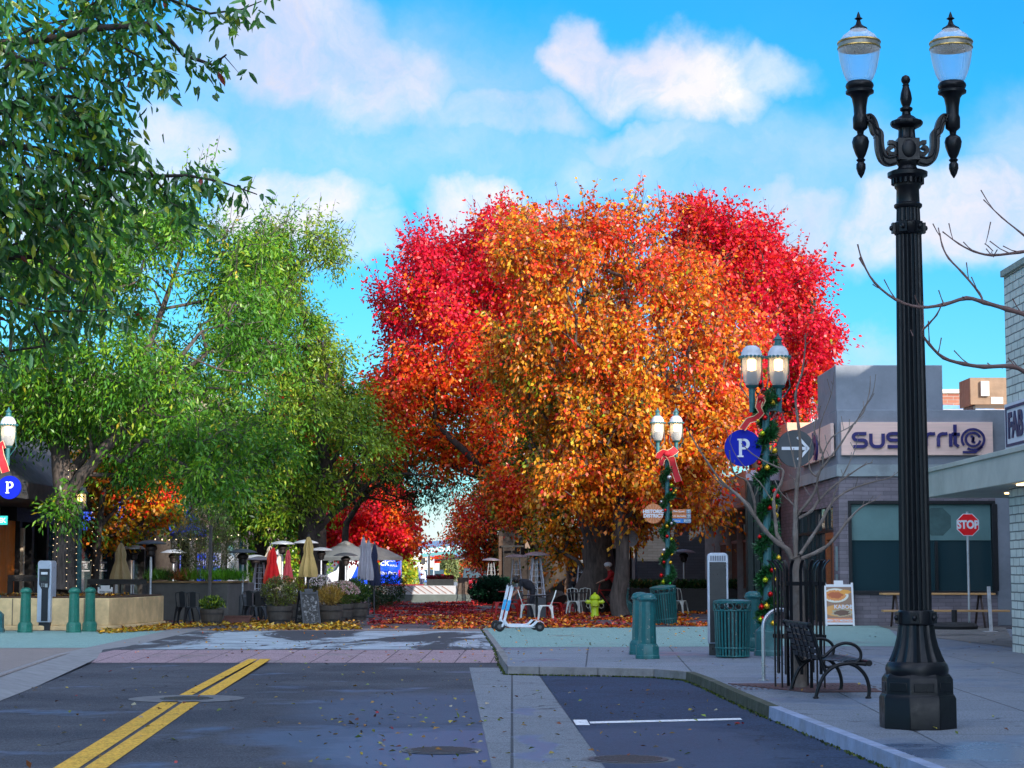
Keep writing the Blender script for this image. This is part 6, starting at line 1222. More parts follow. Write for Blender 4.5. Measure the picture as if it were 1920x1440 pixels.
# ---- vehicles
def wheelpair(t, x, y0, y1, r, mat, name='wheel'):
    for y in (y0, y1):
        w_ = MB().cyl((x, y, r), (x, y+.22, r), r, n=24).build(name, mat, t, bevel=.02, smooth=40); MB().cyl((x, y-.012, r), (x, y+.232, r), r*.58, n=16).build('rim', hm, w_)
Yv = 128; vx0 = X(612, Yv); vl = X(750, Yv)-vx0; t = thing('delivery_van', 'tall parked van, blue rear body with white lettering and a white cab', 'van', (vx0, Yv, -.05)); vh = H(1037, Yv)+.05; vw = M('van_white', (.72, .74, .78), .3, ns=2, na=.05, coat=.5); vb = M('van_blue', (.006, .07, .85), .3, ns=2, na=.06, coat=.5)
k_ = vl/5.2
prof = [(0.0, .35), (5.2*k_, .35), (5.2*k_, vh-.12), (5.05*k_, vh), (1.7*k_, vh), (1.25*k_, vh-.18), (.72*k_, 1.5), (.1*k_, 1.22), (0, .95)]
MB().prism(prof, 0, 1.95).build('body', vw, t, bevel=.05)
bb_ = MB(); bb_.prism([(1.55*k_, .55), (5.21*k_, .55), (5.21*k_, vh-.13), (5.04*k_, vh-.03), (2.5*k_, vh-.03), (2.1*k_, 1.6)], -.012, -.004); bb_.bb(5.2*k_+.002, 5.2*k_+.01, .05, 1.9, .55, vh-.13); bl2 = bb_.build('blue_wrap', vb, t)
text('lettering', 'Hendrick', .62, wp, bl2, (3.15*k_, -.02, 1.98), ext=.004, offset=.012); text('lettering', 'AUTO', .22, wp, bl2, (4.75*k_, -.02, 2.1), ext=.004); text('lettering', 'MALL', .2, wp, bl2, (4.75*k_, -.02, 1.78), ext=.004); text('lettering', 'The Parts', .3, wp, bl2, (4.4*k_, -.02, 1.3), ext=.004, offset=.006)
MB().prism([(.85*k_, 1.5), (1.5*k_, 1.5), (1.5*k_, 2.05), (1.22*k_, 2.05)], -.02, -.005).build('side_window', SG, t); MB().prism([(.5*k_, 1.45), (.62*k_, 1.45), (1.15*k_, vh-.35), (1.1*k_, vh-.3)], .1, 1.85).build('windscreen', SG, t)
MB().bb(5.205*k_, 5.24*k_, .03, .2, .95, 1.5).bb(5.1*k_, 5.199*k_, -.02, -.013, .95, 1.5).build('tail_lamp', M('tail_red', (.6, .01, .01), .3), t); MB().bb(-.04, 5.25*k_, .04, 1.9, .28, .5).build('bumper', M('bumper_grey', (.12, .12, .13), .6), t)
wheelpair(t, 1.0*k_, -.02, 1.75, .36, M('tyre_black')); wheelpair(t, 4.2*k_, -.02, 1.75, .36, M('tyre_black'))
def car(label, loc, rz, col, group='cars in the far street', L_=4.5, W_=1.8, h=1.5, name='parked_car'):
    t = thing(name, label, 'car', loc, rz, group); cm = M('car_%.2f_%.2f_%.2f' % col, col, .25, ns=2, na=.05, bs=0, coat=.6)
    MB().prism([(-L_/2, .3), (L_/2, .3), (L_/2, .85), (L_/2-.15, .98), (L_*.22, 1.0), (-L_*.42, 1.02), (-L_/2, .9)], -W_/2, W_/2).build('body', cm, t, bevel=.07)
    MB().prism([(L_*.22, 1.0), (L_*.06, h), (-L_*.33, h), (-L_*.46, 1.02)], -W_/2+.1, W_/2-.1).build('cabin', SG, t, bevel=.04); MB().prism([(L_*.05, h), (L_*.04, h+.03), (-L_*.32, h+.03), (-L_*.33, h)], -W_/2+.12, W_/2-.12).build('roof', cm, t, bevel=.01)
    for s in (-1, 1): MB().box((-L_/2-.01, s*(W_/2-.2), .84), (.03, .3, .2)).build('tail_lamp', M('tail_red'), t); MB().box((L_/2+.01, s*(W_/2-.25), .72), (.03, .35, .14)).build('headlight', wp, t)
    MB().box((-L_/2-.015, 0, .62), (.02, .45, .16)).build('number_plate', wp, t)
    for x in (-L_*.31, L_*.31): wheelpair(t, x, -W_/2-.01, W_/2-.21, .33, M('tyre_black'))
    return t
car('dark red hatchback seen from behind beside the hedge', Vector((X(899, 120), 122, -.05)), R(84), (.30, .006, .02), h=1.62, L_=4.3, W_=1.85)
car('blue and white car far off behind the flower box', Vector((X(797, 190), 192, -.05)), R(88), (.08, .2, .5)); car('small white car beyond the van', Vector((X(762, 200), 202, -.05)), R(95), (.6, .6, .6)); car('silver car waiting near the street end', Vector((X(748, 240), 240, -.05)), R(90), (.3, .33, .36)); car('black car parked far off under the arch sign', Vector((X(820, 235), 235, -.05)), R(90), (.03, .03, .04))
# ---- arch sign, traffic light, oval sign, poles
Ya = 215; xa = X(779, Ya); t = thing('arch_sign', 'pale teal arched street banner sign with white capitals on a dark pole', 'arch sign', (xa, Ya, 0)); za = H(1036, Ya); pole = M('pole_dark', (.03, .02, .02), .5)
MB().cyl((0, 0, 0), (0, 0, H(1019, Ya)), .16).lathe([(.45, 0), (.4, .6), (.2, .9)], n=12).ball((0, 0, H(1018, Ya)), .3, 10).build('pole', pole, t); W_ = 12.5
def az(x): return za+.7*math.sin(min(1, max(0, x/W_))*math.pi*.62)
mb = MB(); pts = [(.5+i*W_/14, az(i*W_/14)) for i in range(15)]; pr2 = [(x, z+.42) for x, z in pts]+[(x, z-.5) for x, z in pts[::-1]]; mb.prism(pr2, -.1, .1); bn = mb.build('banner', M('banner_teal', (.10, .30, .30), .6, ns=.6), t)
mb = MB(); mb.tube([(0, 0, za-1.1)]+[(x, 0, z-1.0) for x, z in pts], .09, 6); mb.build('truss', pole, t)
MB().cyl((W_+1, 0, 0), (W_+1, 0, H(1019, Ya)), .16).build('pole', pole, t)
for i, ch in enumerate('REDWOOD CITY'):
    x = .95+i*.47; sl = (az(x+.1)-az(x-.1))/.2
    if ch != ' ': o = text('letter', ch, .66, wp, bn, (x, -.13, az(x)), ext=.02, offset=.022); o.rotation_euler = (math.pi/2, -math.atan(sl), 0)
t = thing('traffic_light', 'small dark traffic light hanging under the arch sign', 'traffic light', (X(792, 150), 150, 0)); MB().cyl((.5, 0, 0), (.5, 0, H(1042, 150)), .08, n=8).build('pole', pole, t); MB().bb(-.2, .2, -.15, .15, H(1058, 150), H(1046, 150)).build('housing', kd, t); [MB().cyl((0, -.16, H(y, 150)), (0, -.2, H(y, 150)), .1, n=10).build('lens', M('lens_dark', (.1, .1, .1), .3), t) for y in (1048.5, 1052, 1055.5)]
t = thing('oval_sign', 'white oval shop sign on a post left of the arch pole', 'sign', (X(764, 165), 165, 0)); MB().prism([(1.15*math.cos(i*math.pi/16), .95*math.sin(i*math.pi/16)) for i in range(32)], -.12, .12, c=(0, 0, H(1046, 165))).build('panel', wp, t); MB().cyl((0, 0, 0), (0, 0, H(1060, 165)), .12).build('post', pole, t); text('lettering', 'G', 1.0, M('orange_ink', (.7, .12, .03), .5), t, (0, -.15, H(1046, 165)), offset=.03)
for i, (a, Y, py, c) in enumerate(((750, 140, 1068, (.1, .2, .6)), (757, 145, 1060, (.6, .1, .05)), (770, 150, 1064, (.7, .45, .05)), (802, 160, 1050, (.5, .5, .5)), (813, 170, 1056, (.5, .5, .5)), (786, 155, 1072, (.6, .55, .5)))):
    t = thing('banner_pole', ['slim pole with a blue banner beyond the van', 'slim pole with a red banner beyond the van', 'slim pole with a yellow banner left of the arch pole', 'grey pole right of the traffic light', 'thin grey pole under the arch lettering', 'short pole with a cream banner by the arch pole'][i], 'pole', (X(a, Y), Y, 0)); MB().cyl((0, 0, 0), (0, 0, H(py-8, Y)), .06, n=6).build('pole', hm, t); MB().bb(.08, .5, -.02, .02, H(py+14, Y), H(py, Y)).build('banner', M('bn%d' % i, c, .6), t)
# ---- low rail and fairy lights, festoon bulbs
t = thing('terrace_rail', 'charred timber rail in front of the orange tavern wall', 'railing', (0, 54.2, 0)); mb = MB(); xs = [X(a, 54.2) for a in (20, 70)]
MB().bb(X(16, 54.2), X(70, 54.2), -.06, .06, H(1090, 54.2), H(1078, 54.2)).build('rail', M('charred_black'), t); [MB().bb(x-.07, x+.07, -.05, .05, 0, H(1079, 54.2)-.16).build('post', M('charred_black'), t) for x in xs]
t = thing('terrace_fence', 'black timber terrace fence between the fairy lit trunk and the grey planter', 'fence', (0, 55.6, 0)); MB().bb(X(165, 55.6), X(275, 55.6), -.05, .05, H(1096, 55.6), H(1086, 55.6)).build('rail', M('charred_black'), t); [MB().bb(X(a, 55.6)-.06, X(a, 55.6)+.06, -.05, .05, 0, H(1097, 55.6)).build('post', M('charred_black'), t) for a in (168, 205, 240, 272)]
bulb = M('warm_bulb', (1, .8, .5), emis=(1, .72, .38), es=1.7)
def lights(label, pts, r, name='fairy_lights', cat='string lights', group=None, sag=None):
    t = thing(name, label, cat, pts[0], group=group); o = Vector(pts[0]); pts = [Vector(p)-o for p in pts]
    MB().tube(pts, .008, 4).build('wire', kd, t); mb = MB(); [mb.ball(p, r, 6) for p in pts]; b = mb.build('bulbs', bulb, t); b['kind'] = 'stuff'
TX, TY = X(122, 50.3), 50.3
pts = []
for i in range(76):
    u = i/75; z = H(1108, TY)+u*(H(880, TY)-H(1108, TY)); a = -2.6+((i*.9) % 2.1 if i % 2 else -((i*.7) % .9)); rr = .33-.07*u; pts.append((TX+rr*math.sin([-1.35, -.55, .35, 1.3][i % 4]), TY-rr*math.cos([-1.35, -.55, .35, 1.3][i % 4]), z))
pts.sort(key=lambda p: (round(p[0]*4), p[2])); lights('warm fairy lights wound up the thick trunk in the stone planter', pts, .010)
pts = [(X(178+6*math.sin(i*1.9), 58.5), 58.35, H(1105-i*9, 58.5)) for i in range(20)]; lights('warm fairy lights climbing the slim trunk of the yellow leaved tree', pts, .010)
pts = [at(200+i*13, 1003+9*math.sin(i/19*math.pi), 60+i*.3) for i in range(20)]; lights('drooping line of festoon bulbs between the left trees', pts, .022, 'festoon_lights')
# ---- people
SK = M('skin', (.38, .20, .13), .55, ns=9, na=.1); HAIR = M('hair_black', (.012, .010, .010), .6); DKC = M('dark_cloth', (.012, .014, .022), .9, ns=8); RDC = M('red_cloth', (.45, .012, .015), .85, ns=8); NVC = M('navy_cloth', (.02, .04, .10), .9); GYC = M('grey_cloth', (.16, .16, .18), .9)
def person(label, loc, rz, J, rad, bones, paint, mats, extra=(), group=None):
    """J joints dict, bones list of pairs; one skinned continuous body; paint(co) -> material index"""
    t = thing('person', label, 'person', loc, rz, group); names = list(J); me = bpy.data.meshes.new('body'); me.from_pydata([J[n] for n in names], [(names.index(a), names.index(b)) for a, b in bones], [])
    o = bpy.data.objects.new('body', me); COL.objects.link(o)
    md = o.modifiers.new('skin', 'SKIN')

    for i, n in enumerate(names):
        sv = me.skin_vertices[0].data[i]; r = rad[n]; sv.radius = r if isinstance(r, tuple) else (r, r); sv.use_root = (n == 'pelvis')
    s = o.modifiers.new('sub', 'SUBSURF'); s.levels = 2; s.render_levels = 2
    dg = bpy.context.evaluated_depsgraph_get(); dg.update(); m2 = bpy.data.meshes.new_from_object(o.evaluated_get(dg)); bpy.data.objects.remove(o)
    m2.materials.clear(); [m2.materials.append(m) for m in mats]
    for p in m2.polygons: p.use_smooth = True; p.material_index = paint(p.center)
    m2.name = 'body'; b = bpy.data.objects.new('body', m2); COL.objects.link(b); b.parent = t
    for nm, mb_, mt in extra: mb_.build(nm, mt, t, smooth=70)
    return t
def base_J(pelvis, chest, neck, head, hands, knees, feet):
    P = Vector(pelvis); C_ = Vector(chest); Nk = Vector(neck); Hd = Vector(head); J = {}; J['pelvis'] = P; J['belly'] = P.lerp(C_, .5); J['chest'] = C_; J['neck'] = Nk; J['headlow'] = Nk.lerp(Hd, .55); J['head'] = Hd; J['headtop'] = Hd+(Hd-Nk).normalized()*.09
    for s, n in ((-1, 'l'), (1, 'r')):
        sh = C_.lerp(Nk, .45)+Vector((0, s*.19, 0)); hnd = Vector(hands[0 if s < 0 else 1]); el = sh.lerp(hnd, .5)+Vector((.05, s*.05, -.05)); J['sh'+n] = sh; J['el'+n] = el; J['wr'+n] = hnd
        d = (hnd-el).normalized(); J['pa'+n] = hnd+d*.07
        for k in range(4): J['f%d%s' % (k, n)] = hnd+d*(.155-.012*abs(k-1.5))+Vector((0, (k-1.5)*.022, -.012))
        J['th'+n] = hnd+d*.06+Vector((.03, -s*.035, -.02))
        J['hip'+n] = P+Vector((0, s*.1, -.05)); J['kn'+n] = Vector(knees[0 if s < 0 else 1]); J['an'+n] = Vector(feet[0 if s < 0 else 1])+Vector((0, 0, .08)); J['to'+n] = Vector(feet[0 if s < 0 else 1])+Vector((-.16, 0, .035))
    return J
RAD = dict(pelvis=(.15, .12), belly=(.14, .11), chest=(.16, .12), neck=.055, headlow=.075, head=(.095, .088), headtop=.06)
BON = [('pelvis', 'belly'), ('belly', 'chest'), ('chest', 'neck'), ('neck', 'headlow'), ('headlow', 'head'), ('head', 'headtop')]
for n in 'lr':
    RAD.update({'sh'+n: .068, 'el'+n: .048, 'wr'+n: .028, 'pa'+n: (.036, .018), 'hip'+n: .095, 'kn'+n: .065, 'an'+n: .042, 'to'+n: .038, 'th'+n: .011}); RAD.update({'f%d%s' % (k, n): .009 for k in range(4)})
    BON += [('chest', 'sh'+n), ('sh'+n, 'el'+n), ('el'+n, 'wr'+n), ('wr'+n, 'pa'+n), ('pelvis', 'hip'+n), ('hip'+n, 'kn'+n), ('kn'+n, 'an'+n), ('an'+n, 'to'+n), ('wr'+n, 'th'+n)]+[('pa'+n, 'f%d%s' % (k, n)) for k in range(4)]
def near(p, a, r): return (Vector(p)-Vector(a)).length < r
def face_bits(hd, fwd, hair, hr=.102, zup=.03):
    f = Vector(fwd).normalized(); h = Vector(hd); s = f.cross(Vector((0, 0, 1))).normalized(); c = h-f*.025+Vector((0, 0, zup)); fc = MB(); fc.ball(h+f*.092+Vector((0, 0, -.012)), (.016, .016, .024), 8)
    ey = MB(); [ey.ball(h+f*.078+s*q+Vector((0, 0, .018)), .012, 6) for q in (-.032, .032)]; mo = MB(); mo.ball(h+f*.08+Vector((0, 0, -.055)), (.02, .02, .007), 6); er = MB(); [er.ball(h+s*q, (.018, .018, .028), 6) for q in (-.09, .09)]
    return [('nose', fc, SK), ('eyes', ey, HAIR), ('mouth', mo, M('lips', (.3, .1, .08), .6)), ('ears', er, SK)]+([('hair', MB().ball(c, (hr, hr, hr), 14), hair)] if hair else [])
# bending person (faces -x)
Jb = base_J((.28, 0, .92), (-.02, 0, 1.12), (-.16, 0, 1.16), (-.27, 0, 1.14), [(-.28, -.16, .74), (-.30, .16, .76)], [(.22, -.1, .48), (.26, .1, .48)], [(.26, -.1, 0), (.34, .1, 0)]); Jb['chest'] = Vector((-.04, 0, 1.16)); Jb['belly'] = Vector((.14, 0, 1.04)); Jb['head'] = Vector((-.25, 0, 1.15)); Jb['headtop'] = Vector((-.31, 0, 1.16)); RADb = dict(RAD); RADb.update(chest=(.2, .17), belly=(.21, .19), pelvis=(.2, .17))
person('person in black bending over the red table behind the scooters', G(982, 1160), 0, Jb, RADb, BON, lambda c: 1 if (c.z < .98 and c.x < -.13) or near(c, Jb['head'], .13) else 0, [DKC, SK], face_bits(Jb['head'], (-1, 0, -.5), HAIR, .115, .02), 'people at the cafe tables')
def seated(label, loc, rz, shirt, hair=HAIR, hgt=1.0):
    J = base_J((0, 0, .53), (-.03, 0, .90), (-.05, 0, 1.10), (-.07, 0, 1.22), [(-.38, -.16, .77), (-.38, .16, .77)], [(-.42, -.12, .50), (-.42, .12, .50)], [(-.40, -.12, 0), (-.44, .12, 0)])
    person(label, loc, rz, J, RAD, BON, lambda c: 2 if near(c, J['head'], .15) or c.x < -.33 and c.z > .7 else (1 if c.z > .6 else 0), [DKC, shirt, SK], face_bits(J['head'], (-1, 0, 0), hair), 'people at the cafe tables')
seated('seated person with dark hair and a dark jacket facing right at the rear table', G(1072, 1150), R(150), DKC); seated('seated person in a navy top with their back towards the hydrant', G(1088, 1150), R(200), NVC)
gt = bistro_t = table('dark table between the seated people and the hydrant', G(1081, 1153), .35, .74, kd, kd)
# cyclist behind the front trunk
pc = G(1140, 1152); Jc = base_J((.32, 0, .98), (.12, 0, 1.28), (.05, 0, 1.46), (0, 0, 1.58), [(-.30, -.2, 1.08), (-.30, .2, 1.08)], [(.12, -.12, .60), (.16, .12, .72)], [(.25, -.14, .12), (.10, .14, .30)])
person('cyclist in a red top and white helmet, half hidden behind the front trunk', pc, R(8), Jc, RAD, BON, lambda c: 2 if near(c, Jc['head'], .15) or near(c, Jc['wrl'], .16) or near(c, Jc['wrr'], .16) else (1 if c.z > 1.0 else 0), [DKC, RDC, SK], face_bits(Jc['head'], (-1, 0, 0), None)+[('helmet', MB().ball((0.01, 0, 1.645), (.14, .11, .09), 14), wp)], None)
t = thing('bicycle', 'red framed bicycle under the helmeted cyclist behind the trunk', 'bicycle', pc, R(8)); 
for x in (-.42, .60): w_ = MB().tube([(x+.33*math.cos(a), 0, .34+.33*math.sin(a)) for a in [i*math.pi/16 for i in range(32)]], .016, 6, closed=True).build('wheel', M('tyre_black'), t, smooth=60); mb = MB(); [mb.cyl((x, 0, .34), (x+.32*math.cos(a), 0, .34+.32*math.sin(a)), .003, n=3) for a in [i*math.pi/8 for i in range(16)]]; mb.build('spokes', STEEL, w_)
MB().tube([(-.42, 0, .34), (-.30, 0, .85), (-.26, 0, 1.02)], .018, 8).tube([(-.30, 0, .82), (.05, 0, .30), (.30, 0, .80), (-.30, 0, .80)], .02, 8).tube([(.05, 0, .30), (.60, 0, .34), (.28, 0, .78)], .014, 8).build('frame', crd, t, smooth=60); MB().tube([(-.30, -.25, 1.05), (-.26, 0, 1.04), (-.30, .25, 1.05)], .014, 8).build('handlebar', kd, t); MB().prism([(.2, .9), (.48, .92), (.46, .96), (.2, .94)], -.07, .07).cyl((.3, 0, .8), (.32, 0, .92), .014, n=8).build('saddle', kd, t)
Jp = base_J((0, 0, .95), (0, 0, 1.32), (0, 0, 1.5), (0, 0, 1.62), [(-.1, -.25, .85), (.1, .25, .85)], [(-.08, -.1, .5), (.06, .1, .5)], [(-.1, -.1, 0), (.15, .1, 0)])
person('distant pedestrian in pale clothes behind the flower box', Vector((X(791, 130), 130, -.05)), R(60), Jp, RAD, BON, lambda c: 2 if c.z > 1.5 else (1 if c.z > .95 else 0), [GYC, wp, SK], face_bits(Jp['head'], (-1, 0, 0), HAIR), None)
RUST = (.42, .07, .012)
zt_s = H(1120, 48.5)+.04
# ================================================================ TREES
def crown(name, t, o, C, PX, per, sig, ln, wd, colf, mat=None, droop=.5, flat_=.6, rich=False, dens=None):
    n = len(C)*per; ci = np.repeat(np.arange(len(C)), per); sg = sig*rng.uniform(.6, 1.25, (len(C), 1))[ci]
    ctr = C.mean(0); ax = unit((C-ctr)*np.array([1, 1, .6])*.5+rng.normal(size=C.shape)*1.2+np.array([0, 0, .9]))[ci]
    g = np.clip(rng.normal(size=(n, 3)), -1.7, 1.7); al = (g*ax).sum(1, keepdims=True); off = (ax*al*1.45+(g-ax*al)*.55)*sg*np.array([1, 1, .6+flat_*.5]); off[:, 2] -= (off[:, 0]**2+off[:, 1]**2)*.25/np.maximum(sg[:, 0], .05)*.5
    P = C[ci]+off; D = unit(off)*.7+rng.normal(size=(n, 3))*.6+np.array([0, 0, -droop])
    T = colf(PX[ci], P, ci, n)
    return leaves(name, P-o, D, ln*rng.uniform(.7, 1.25, n), wd*rng.uniform(.8, 1.15, n), T, mat, t, rich=rich)
def lim(pts, Y, rs, o, dy=None):
    dy = dy or [0]*len(pts); return ([at(a, b, Y)+Vector((0, d, 0))-o for (a, b), d in zip(pts, dy)], rs)
def tree(label, o, limbs, bark, crowns, colf, per, sig, ln, wd, r_tip=.012, pw=.48, rmax=.2, bare=2, barelen=.5, name='tree', group=None, mat=None, droop=.5, flat_=.6, rich=False, tips=0):
    t = thing(name, label, 'tree', o, group=group); o = Vector(o); CC = []; PP = []
    for (poly, Y, dep, n, thr) in crowns:
        a, b = crown_pts(poly, Y, dep, n, thr); CC.append(a); PP.append(b)
    C = np.concatenate(CC); PX = np.concatenate(PP); oo = np.array(tuple(o))
    grow('trunk', [lim(p, Y, r, o, d) for p, Y, r, d in limbs], C-oo, r_tip, bark, t, pw, rmax, bare=bare, barelen=barelen)
    crown('crown', t, oo, C, PX, per, sig, ln, wd, colf, mat, droop, flat_, rich)
    if tips:   # young shoots standing out of the top and sides, sparsely leaved
        cx = (C[:, 0]-C[:, 0].mean())/np.ptp(C[:, 0]); sc_z = C[:, 2]+7*cx**2*2; k = np.argsort(-sc_z)[:tips*2]; k = rng.choice(k, tips, replace=False)
        v = np.stack([rng.normal(size=tips)*.35+cx[k]*1.6, rng.normal(size=tips)*.3, rng.uniform(.8, 1.3, tips)], 1); v = unit(v)*rng.uniform(.9, 1.9, (tips, 1)); A = C[k]-oo
        M_ = A+v*.5+rng.normal(size=v.shape)*.06; B = A+v
        sh_ = segs('shoots', np.vstack([A, M_]), np.vstack([M_, B]), np.r_[np.full(tips, .011), np.full(tips, .008)], np.r_[np.full(tips, .008), np.full(tips, .004)], bark, t, 4)
        q = 11; ii = np.repeat(np.arange(tips), q); f = rng.uniform(.25, .97, (tips*q, 1)); P = A[ii]+v[ii]*f+rng.normal(size=(tips*q, 3))*.035; n = len(P)
        sh_['kind'] = 'stuff'; sl_ = leaves('shoot_leaves', P, rng.normal(size=(n, 3))*.8+np.array([0, 0, -.3]), ln*rng.uniform(.6, 1.1, n), wd*.9, colf(PX[k][ii], P, ii, n), mat or LEAF, t); sl_['kind'] = 'stuff'
    return t
def mixpal(P, ci, n, sets, seed=0):
    """sets: list of (cols, weights, mask weight array); chooses a palette per cluster then colours per leaf"""
    W = np.stack([np.broadcast_to(s[2], n) for s in sets], 1); W = W/W.sum(1, keepdims=True)
    u = np.modf(np.sin(ci*12.9898+seed)*43758.5453)[0]; u = np.abs(u); u = np.clip(u*.75+rng.uniform(0, .25, n), 0, .9999)
    k = (u[:, None] > np.cumsum(W, 1)).sum(1).clip(0, len(sets)-1); T = np.zeros((n, 3))
    for i, s in enumerate(sets):
        m = k == i
        if m.any(): T[m] = palette(m.sum(), s[0], s[1])
    return T
sg_ = lambda x: 1/(1+np.exp(-x))
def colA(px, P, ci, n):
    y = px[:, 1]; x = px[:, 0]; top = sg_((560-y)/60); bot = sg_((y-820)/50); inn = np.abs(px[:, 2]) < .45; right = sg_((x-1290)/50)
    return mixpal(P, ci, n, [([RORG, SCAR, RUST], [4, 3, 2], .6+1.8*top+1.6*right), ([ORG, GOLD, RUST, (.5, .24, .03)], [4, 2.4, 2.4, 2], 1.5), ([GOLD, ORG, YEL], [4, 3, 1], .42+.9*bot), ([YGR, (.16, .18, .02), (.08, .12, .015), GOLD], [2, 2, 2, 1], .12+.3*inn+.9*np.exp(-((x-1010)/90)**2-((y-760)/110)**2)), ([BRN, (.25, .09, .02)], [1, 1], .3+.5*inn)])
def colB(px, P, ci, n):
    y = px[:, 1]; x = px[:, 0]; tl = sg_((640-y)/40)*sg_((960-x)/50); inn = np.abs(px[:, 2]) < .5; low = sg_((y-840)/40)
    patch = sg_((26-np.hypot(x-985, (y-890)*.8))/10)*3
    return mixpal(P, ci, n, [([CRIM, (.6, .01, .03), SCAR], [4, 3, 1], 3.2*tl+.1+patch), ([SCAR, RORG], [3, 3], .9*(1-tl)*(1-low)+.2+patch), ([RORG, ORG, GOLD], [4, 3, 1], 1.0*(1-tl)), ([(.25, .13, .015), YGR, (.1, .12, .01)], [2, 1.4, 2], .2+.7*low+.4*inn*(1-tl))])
def colC(px, P, ci, n):
    y = px[:, 1]; x = px[:, 0]; low = sg_((y-740)/25); lf = sg_((1340-x)/25)
    return mixpal(P, ci, n, [([CRIM, (.62, .008, .025), SCAR], [4, 4, 2], 2.6), ([SCAR, RORG], [2, 2], .6+1.6*lf+.5*low), ([YGR, (.15, .2, .02)], [1, 1], 1.2*low+.02), ([MAR], [1], .35)])
o = G(1166, 1157)
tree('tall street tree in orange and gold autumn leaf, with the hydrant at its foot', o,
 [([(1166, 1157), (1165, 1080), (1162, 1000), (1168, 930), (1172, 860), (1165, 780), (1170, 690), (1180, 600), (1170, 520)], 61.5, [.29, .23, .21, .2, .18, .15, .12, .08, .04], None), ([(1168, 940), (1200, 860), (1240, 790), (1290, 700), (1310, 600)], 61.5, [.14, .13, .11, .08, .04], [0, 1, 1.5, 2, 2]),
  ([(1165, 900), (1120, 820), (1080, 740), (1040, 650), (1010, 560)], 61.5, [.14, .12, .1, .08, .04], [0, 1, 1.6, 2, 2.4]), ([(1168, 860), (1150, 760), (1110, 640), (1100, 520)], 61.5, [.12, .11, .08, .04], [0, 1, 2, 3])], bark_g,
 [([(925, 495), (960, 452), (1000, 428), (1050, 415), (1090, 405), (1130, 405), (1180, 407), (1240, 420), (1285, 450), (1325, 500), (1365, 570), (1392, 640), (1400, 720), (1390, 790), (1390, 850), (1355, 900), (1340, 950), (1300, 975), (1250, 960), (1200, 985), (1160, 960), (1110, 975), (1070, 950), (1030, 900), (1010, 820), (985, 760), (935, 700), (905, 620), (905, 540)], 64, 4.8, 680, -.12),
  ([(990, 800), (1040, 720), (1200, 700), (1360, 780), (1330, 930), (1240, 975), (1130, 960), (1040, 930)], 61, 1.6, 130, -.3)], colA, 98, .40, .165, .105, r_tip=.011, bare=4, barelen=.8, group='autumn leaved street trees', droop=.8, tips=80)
o = G(1118, 1150)
tree('broad dark trunked tree behind the orange one, its dull gold crown mostly hidden', o,
 [([(1122, 1150), (1120, 1080), (1116, 1010), (1105, 950), (1085, 900), (1060, 840), (1040, 760)], 66.5, [.62, .55, .5, .4, .28, .2, .1], None), ([(1118, 1030), (1140, 960), (1150, 880), (1150, 780)], 66.5, [.34, .3, .22, .12], [0, .4, 1, 2]), ([(1105, 950), (1060, 920), (1020, 880), (990, 820)], 66.5, [.2, .17, .13, .08], [0, 1, 2, 2.5])], bark_g,
 [([(960, 700), (1100, 640), (1260, 700), (1270, 860), (1180, 940), (1040, 930), (960, 850)], 68.5, 3, 150, -.3), ([(1030, 925), (1075, 915), (1085, 1000), (1065, 1050), (1030, 1045), (1020, 980)], 68, .8, 26, -.5)], lambda px, P, ci, n: mixpal(P, ci, n, [([GOLD, ORG], [2, 2], 1+1.0*(px[:, 1] > 900)), ([YGR, (.12, .14, .015), (.05, .08, .01)], [1, 2, 2], 1.6)]), 110, .45, .16, .10, bare=2, group='autumn leaved street trees')
o = G(1030, 1136)
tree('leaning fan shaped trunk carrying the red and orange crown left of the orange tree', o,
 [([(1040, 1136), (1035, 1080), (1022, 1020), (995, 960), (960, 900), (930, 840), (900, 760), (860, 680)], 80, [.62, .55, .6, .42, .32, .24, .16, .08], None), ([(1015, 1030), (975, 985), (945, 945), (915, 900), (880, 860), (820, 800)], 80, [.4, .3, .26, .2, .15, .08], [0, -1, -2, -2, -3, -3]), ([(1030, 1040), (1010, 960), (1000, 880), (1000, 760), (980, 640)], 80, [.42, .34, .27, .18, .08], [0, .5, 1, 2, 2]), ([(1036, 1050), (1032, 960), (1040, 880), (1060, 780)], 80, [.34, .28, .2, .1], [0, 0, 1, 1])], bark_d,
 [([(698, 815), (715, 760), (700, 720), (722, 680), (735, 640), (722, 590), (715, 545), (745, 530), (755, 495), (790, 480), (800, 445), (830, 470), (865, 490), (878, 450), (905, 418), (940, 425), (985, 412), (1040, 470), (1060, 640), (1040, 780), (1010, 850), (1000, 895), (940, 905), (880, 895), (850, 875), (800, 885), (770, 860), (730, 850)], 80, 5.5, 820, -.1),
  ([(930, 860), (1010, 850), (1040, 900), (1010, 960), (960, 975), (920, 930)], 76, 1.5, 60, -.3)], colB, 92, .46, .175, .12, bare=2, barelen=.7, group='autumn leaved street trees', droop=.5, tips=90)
o = Vector((X(1410, 80), 82, 0))
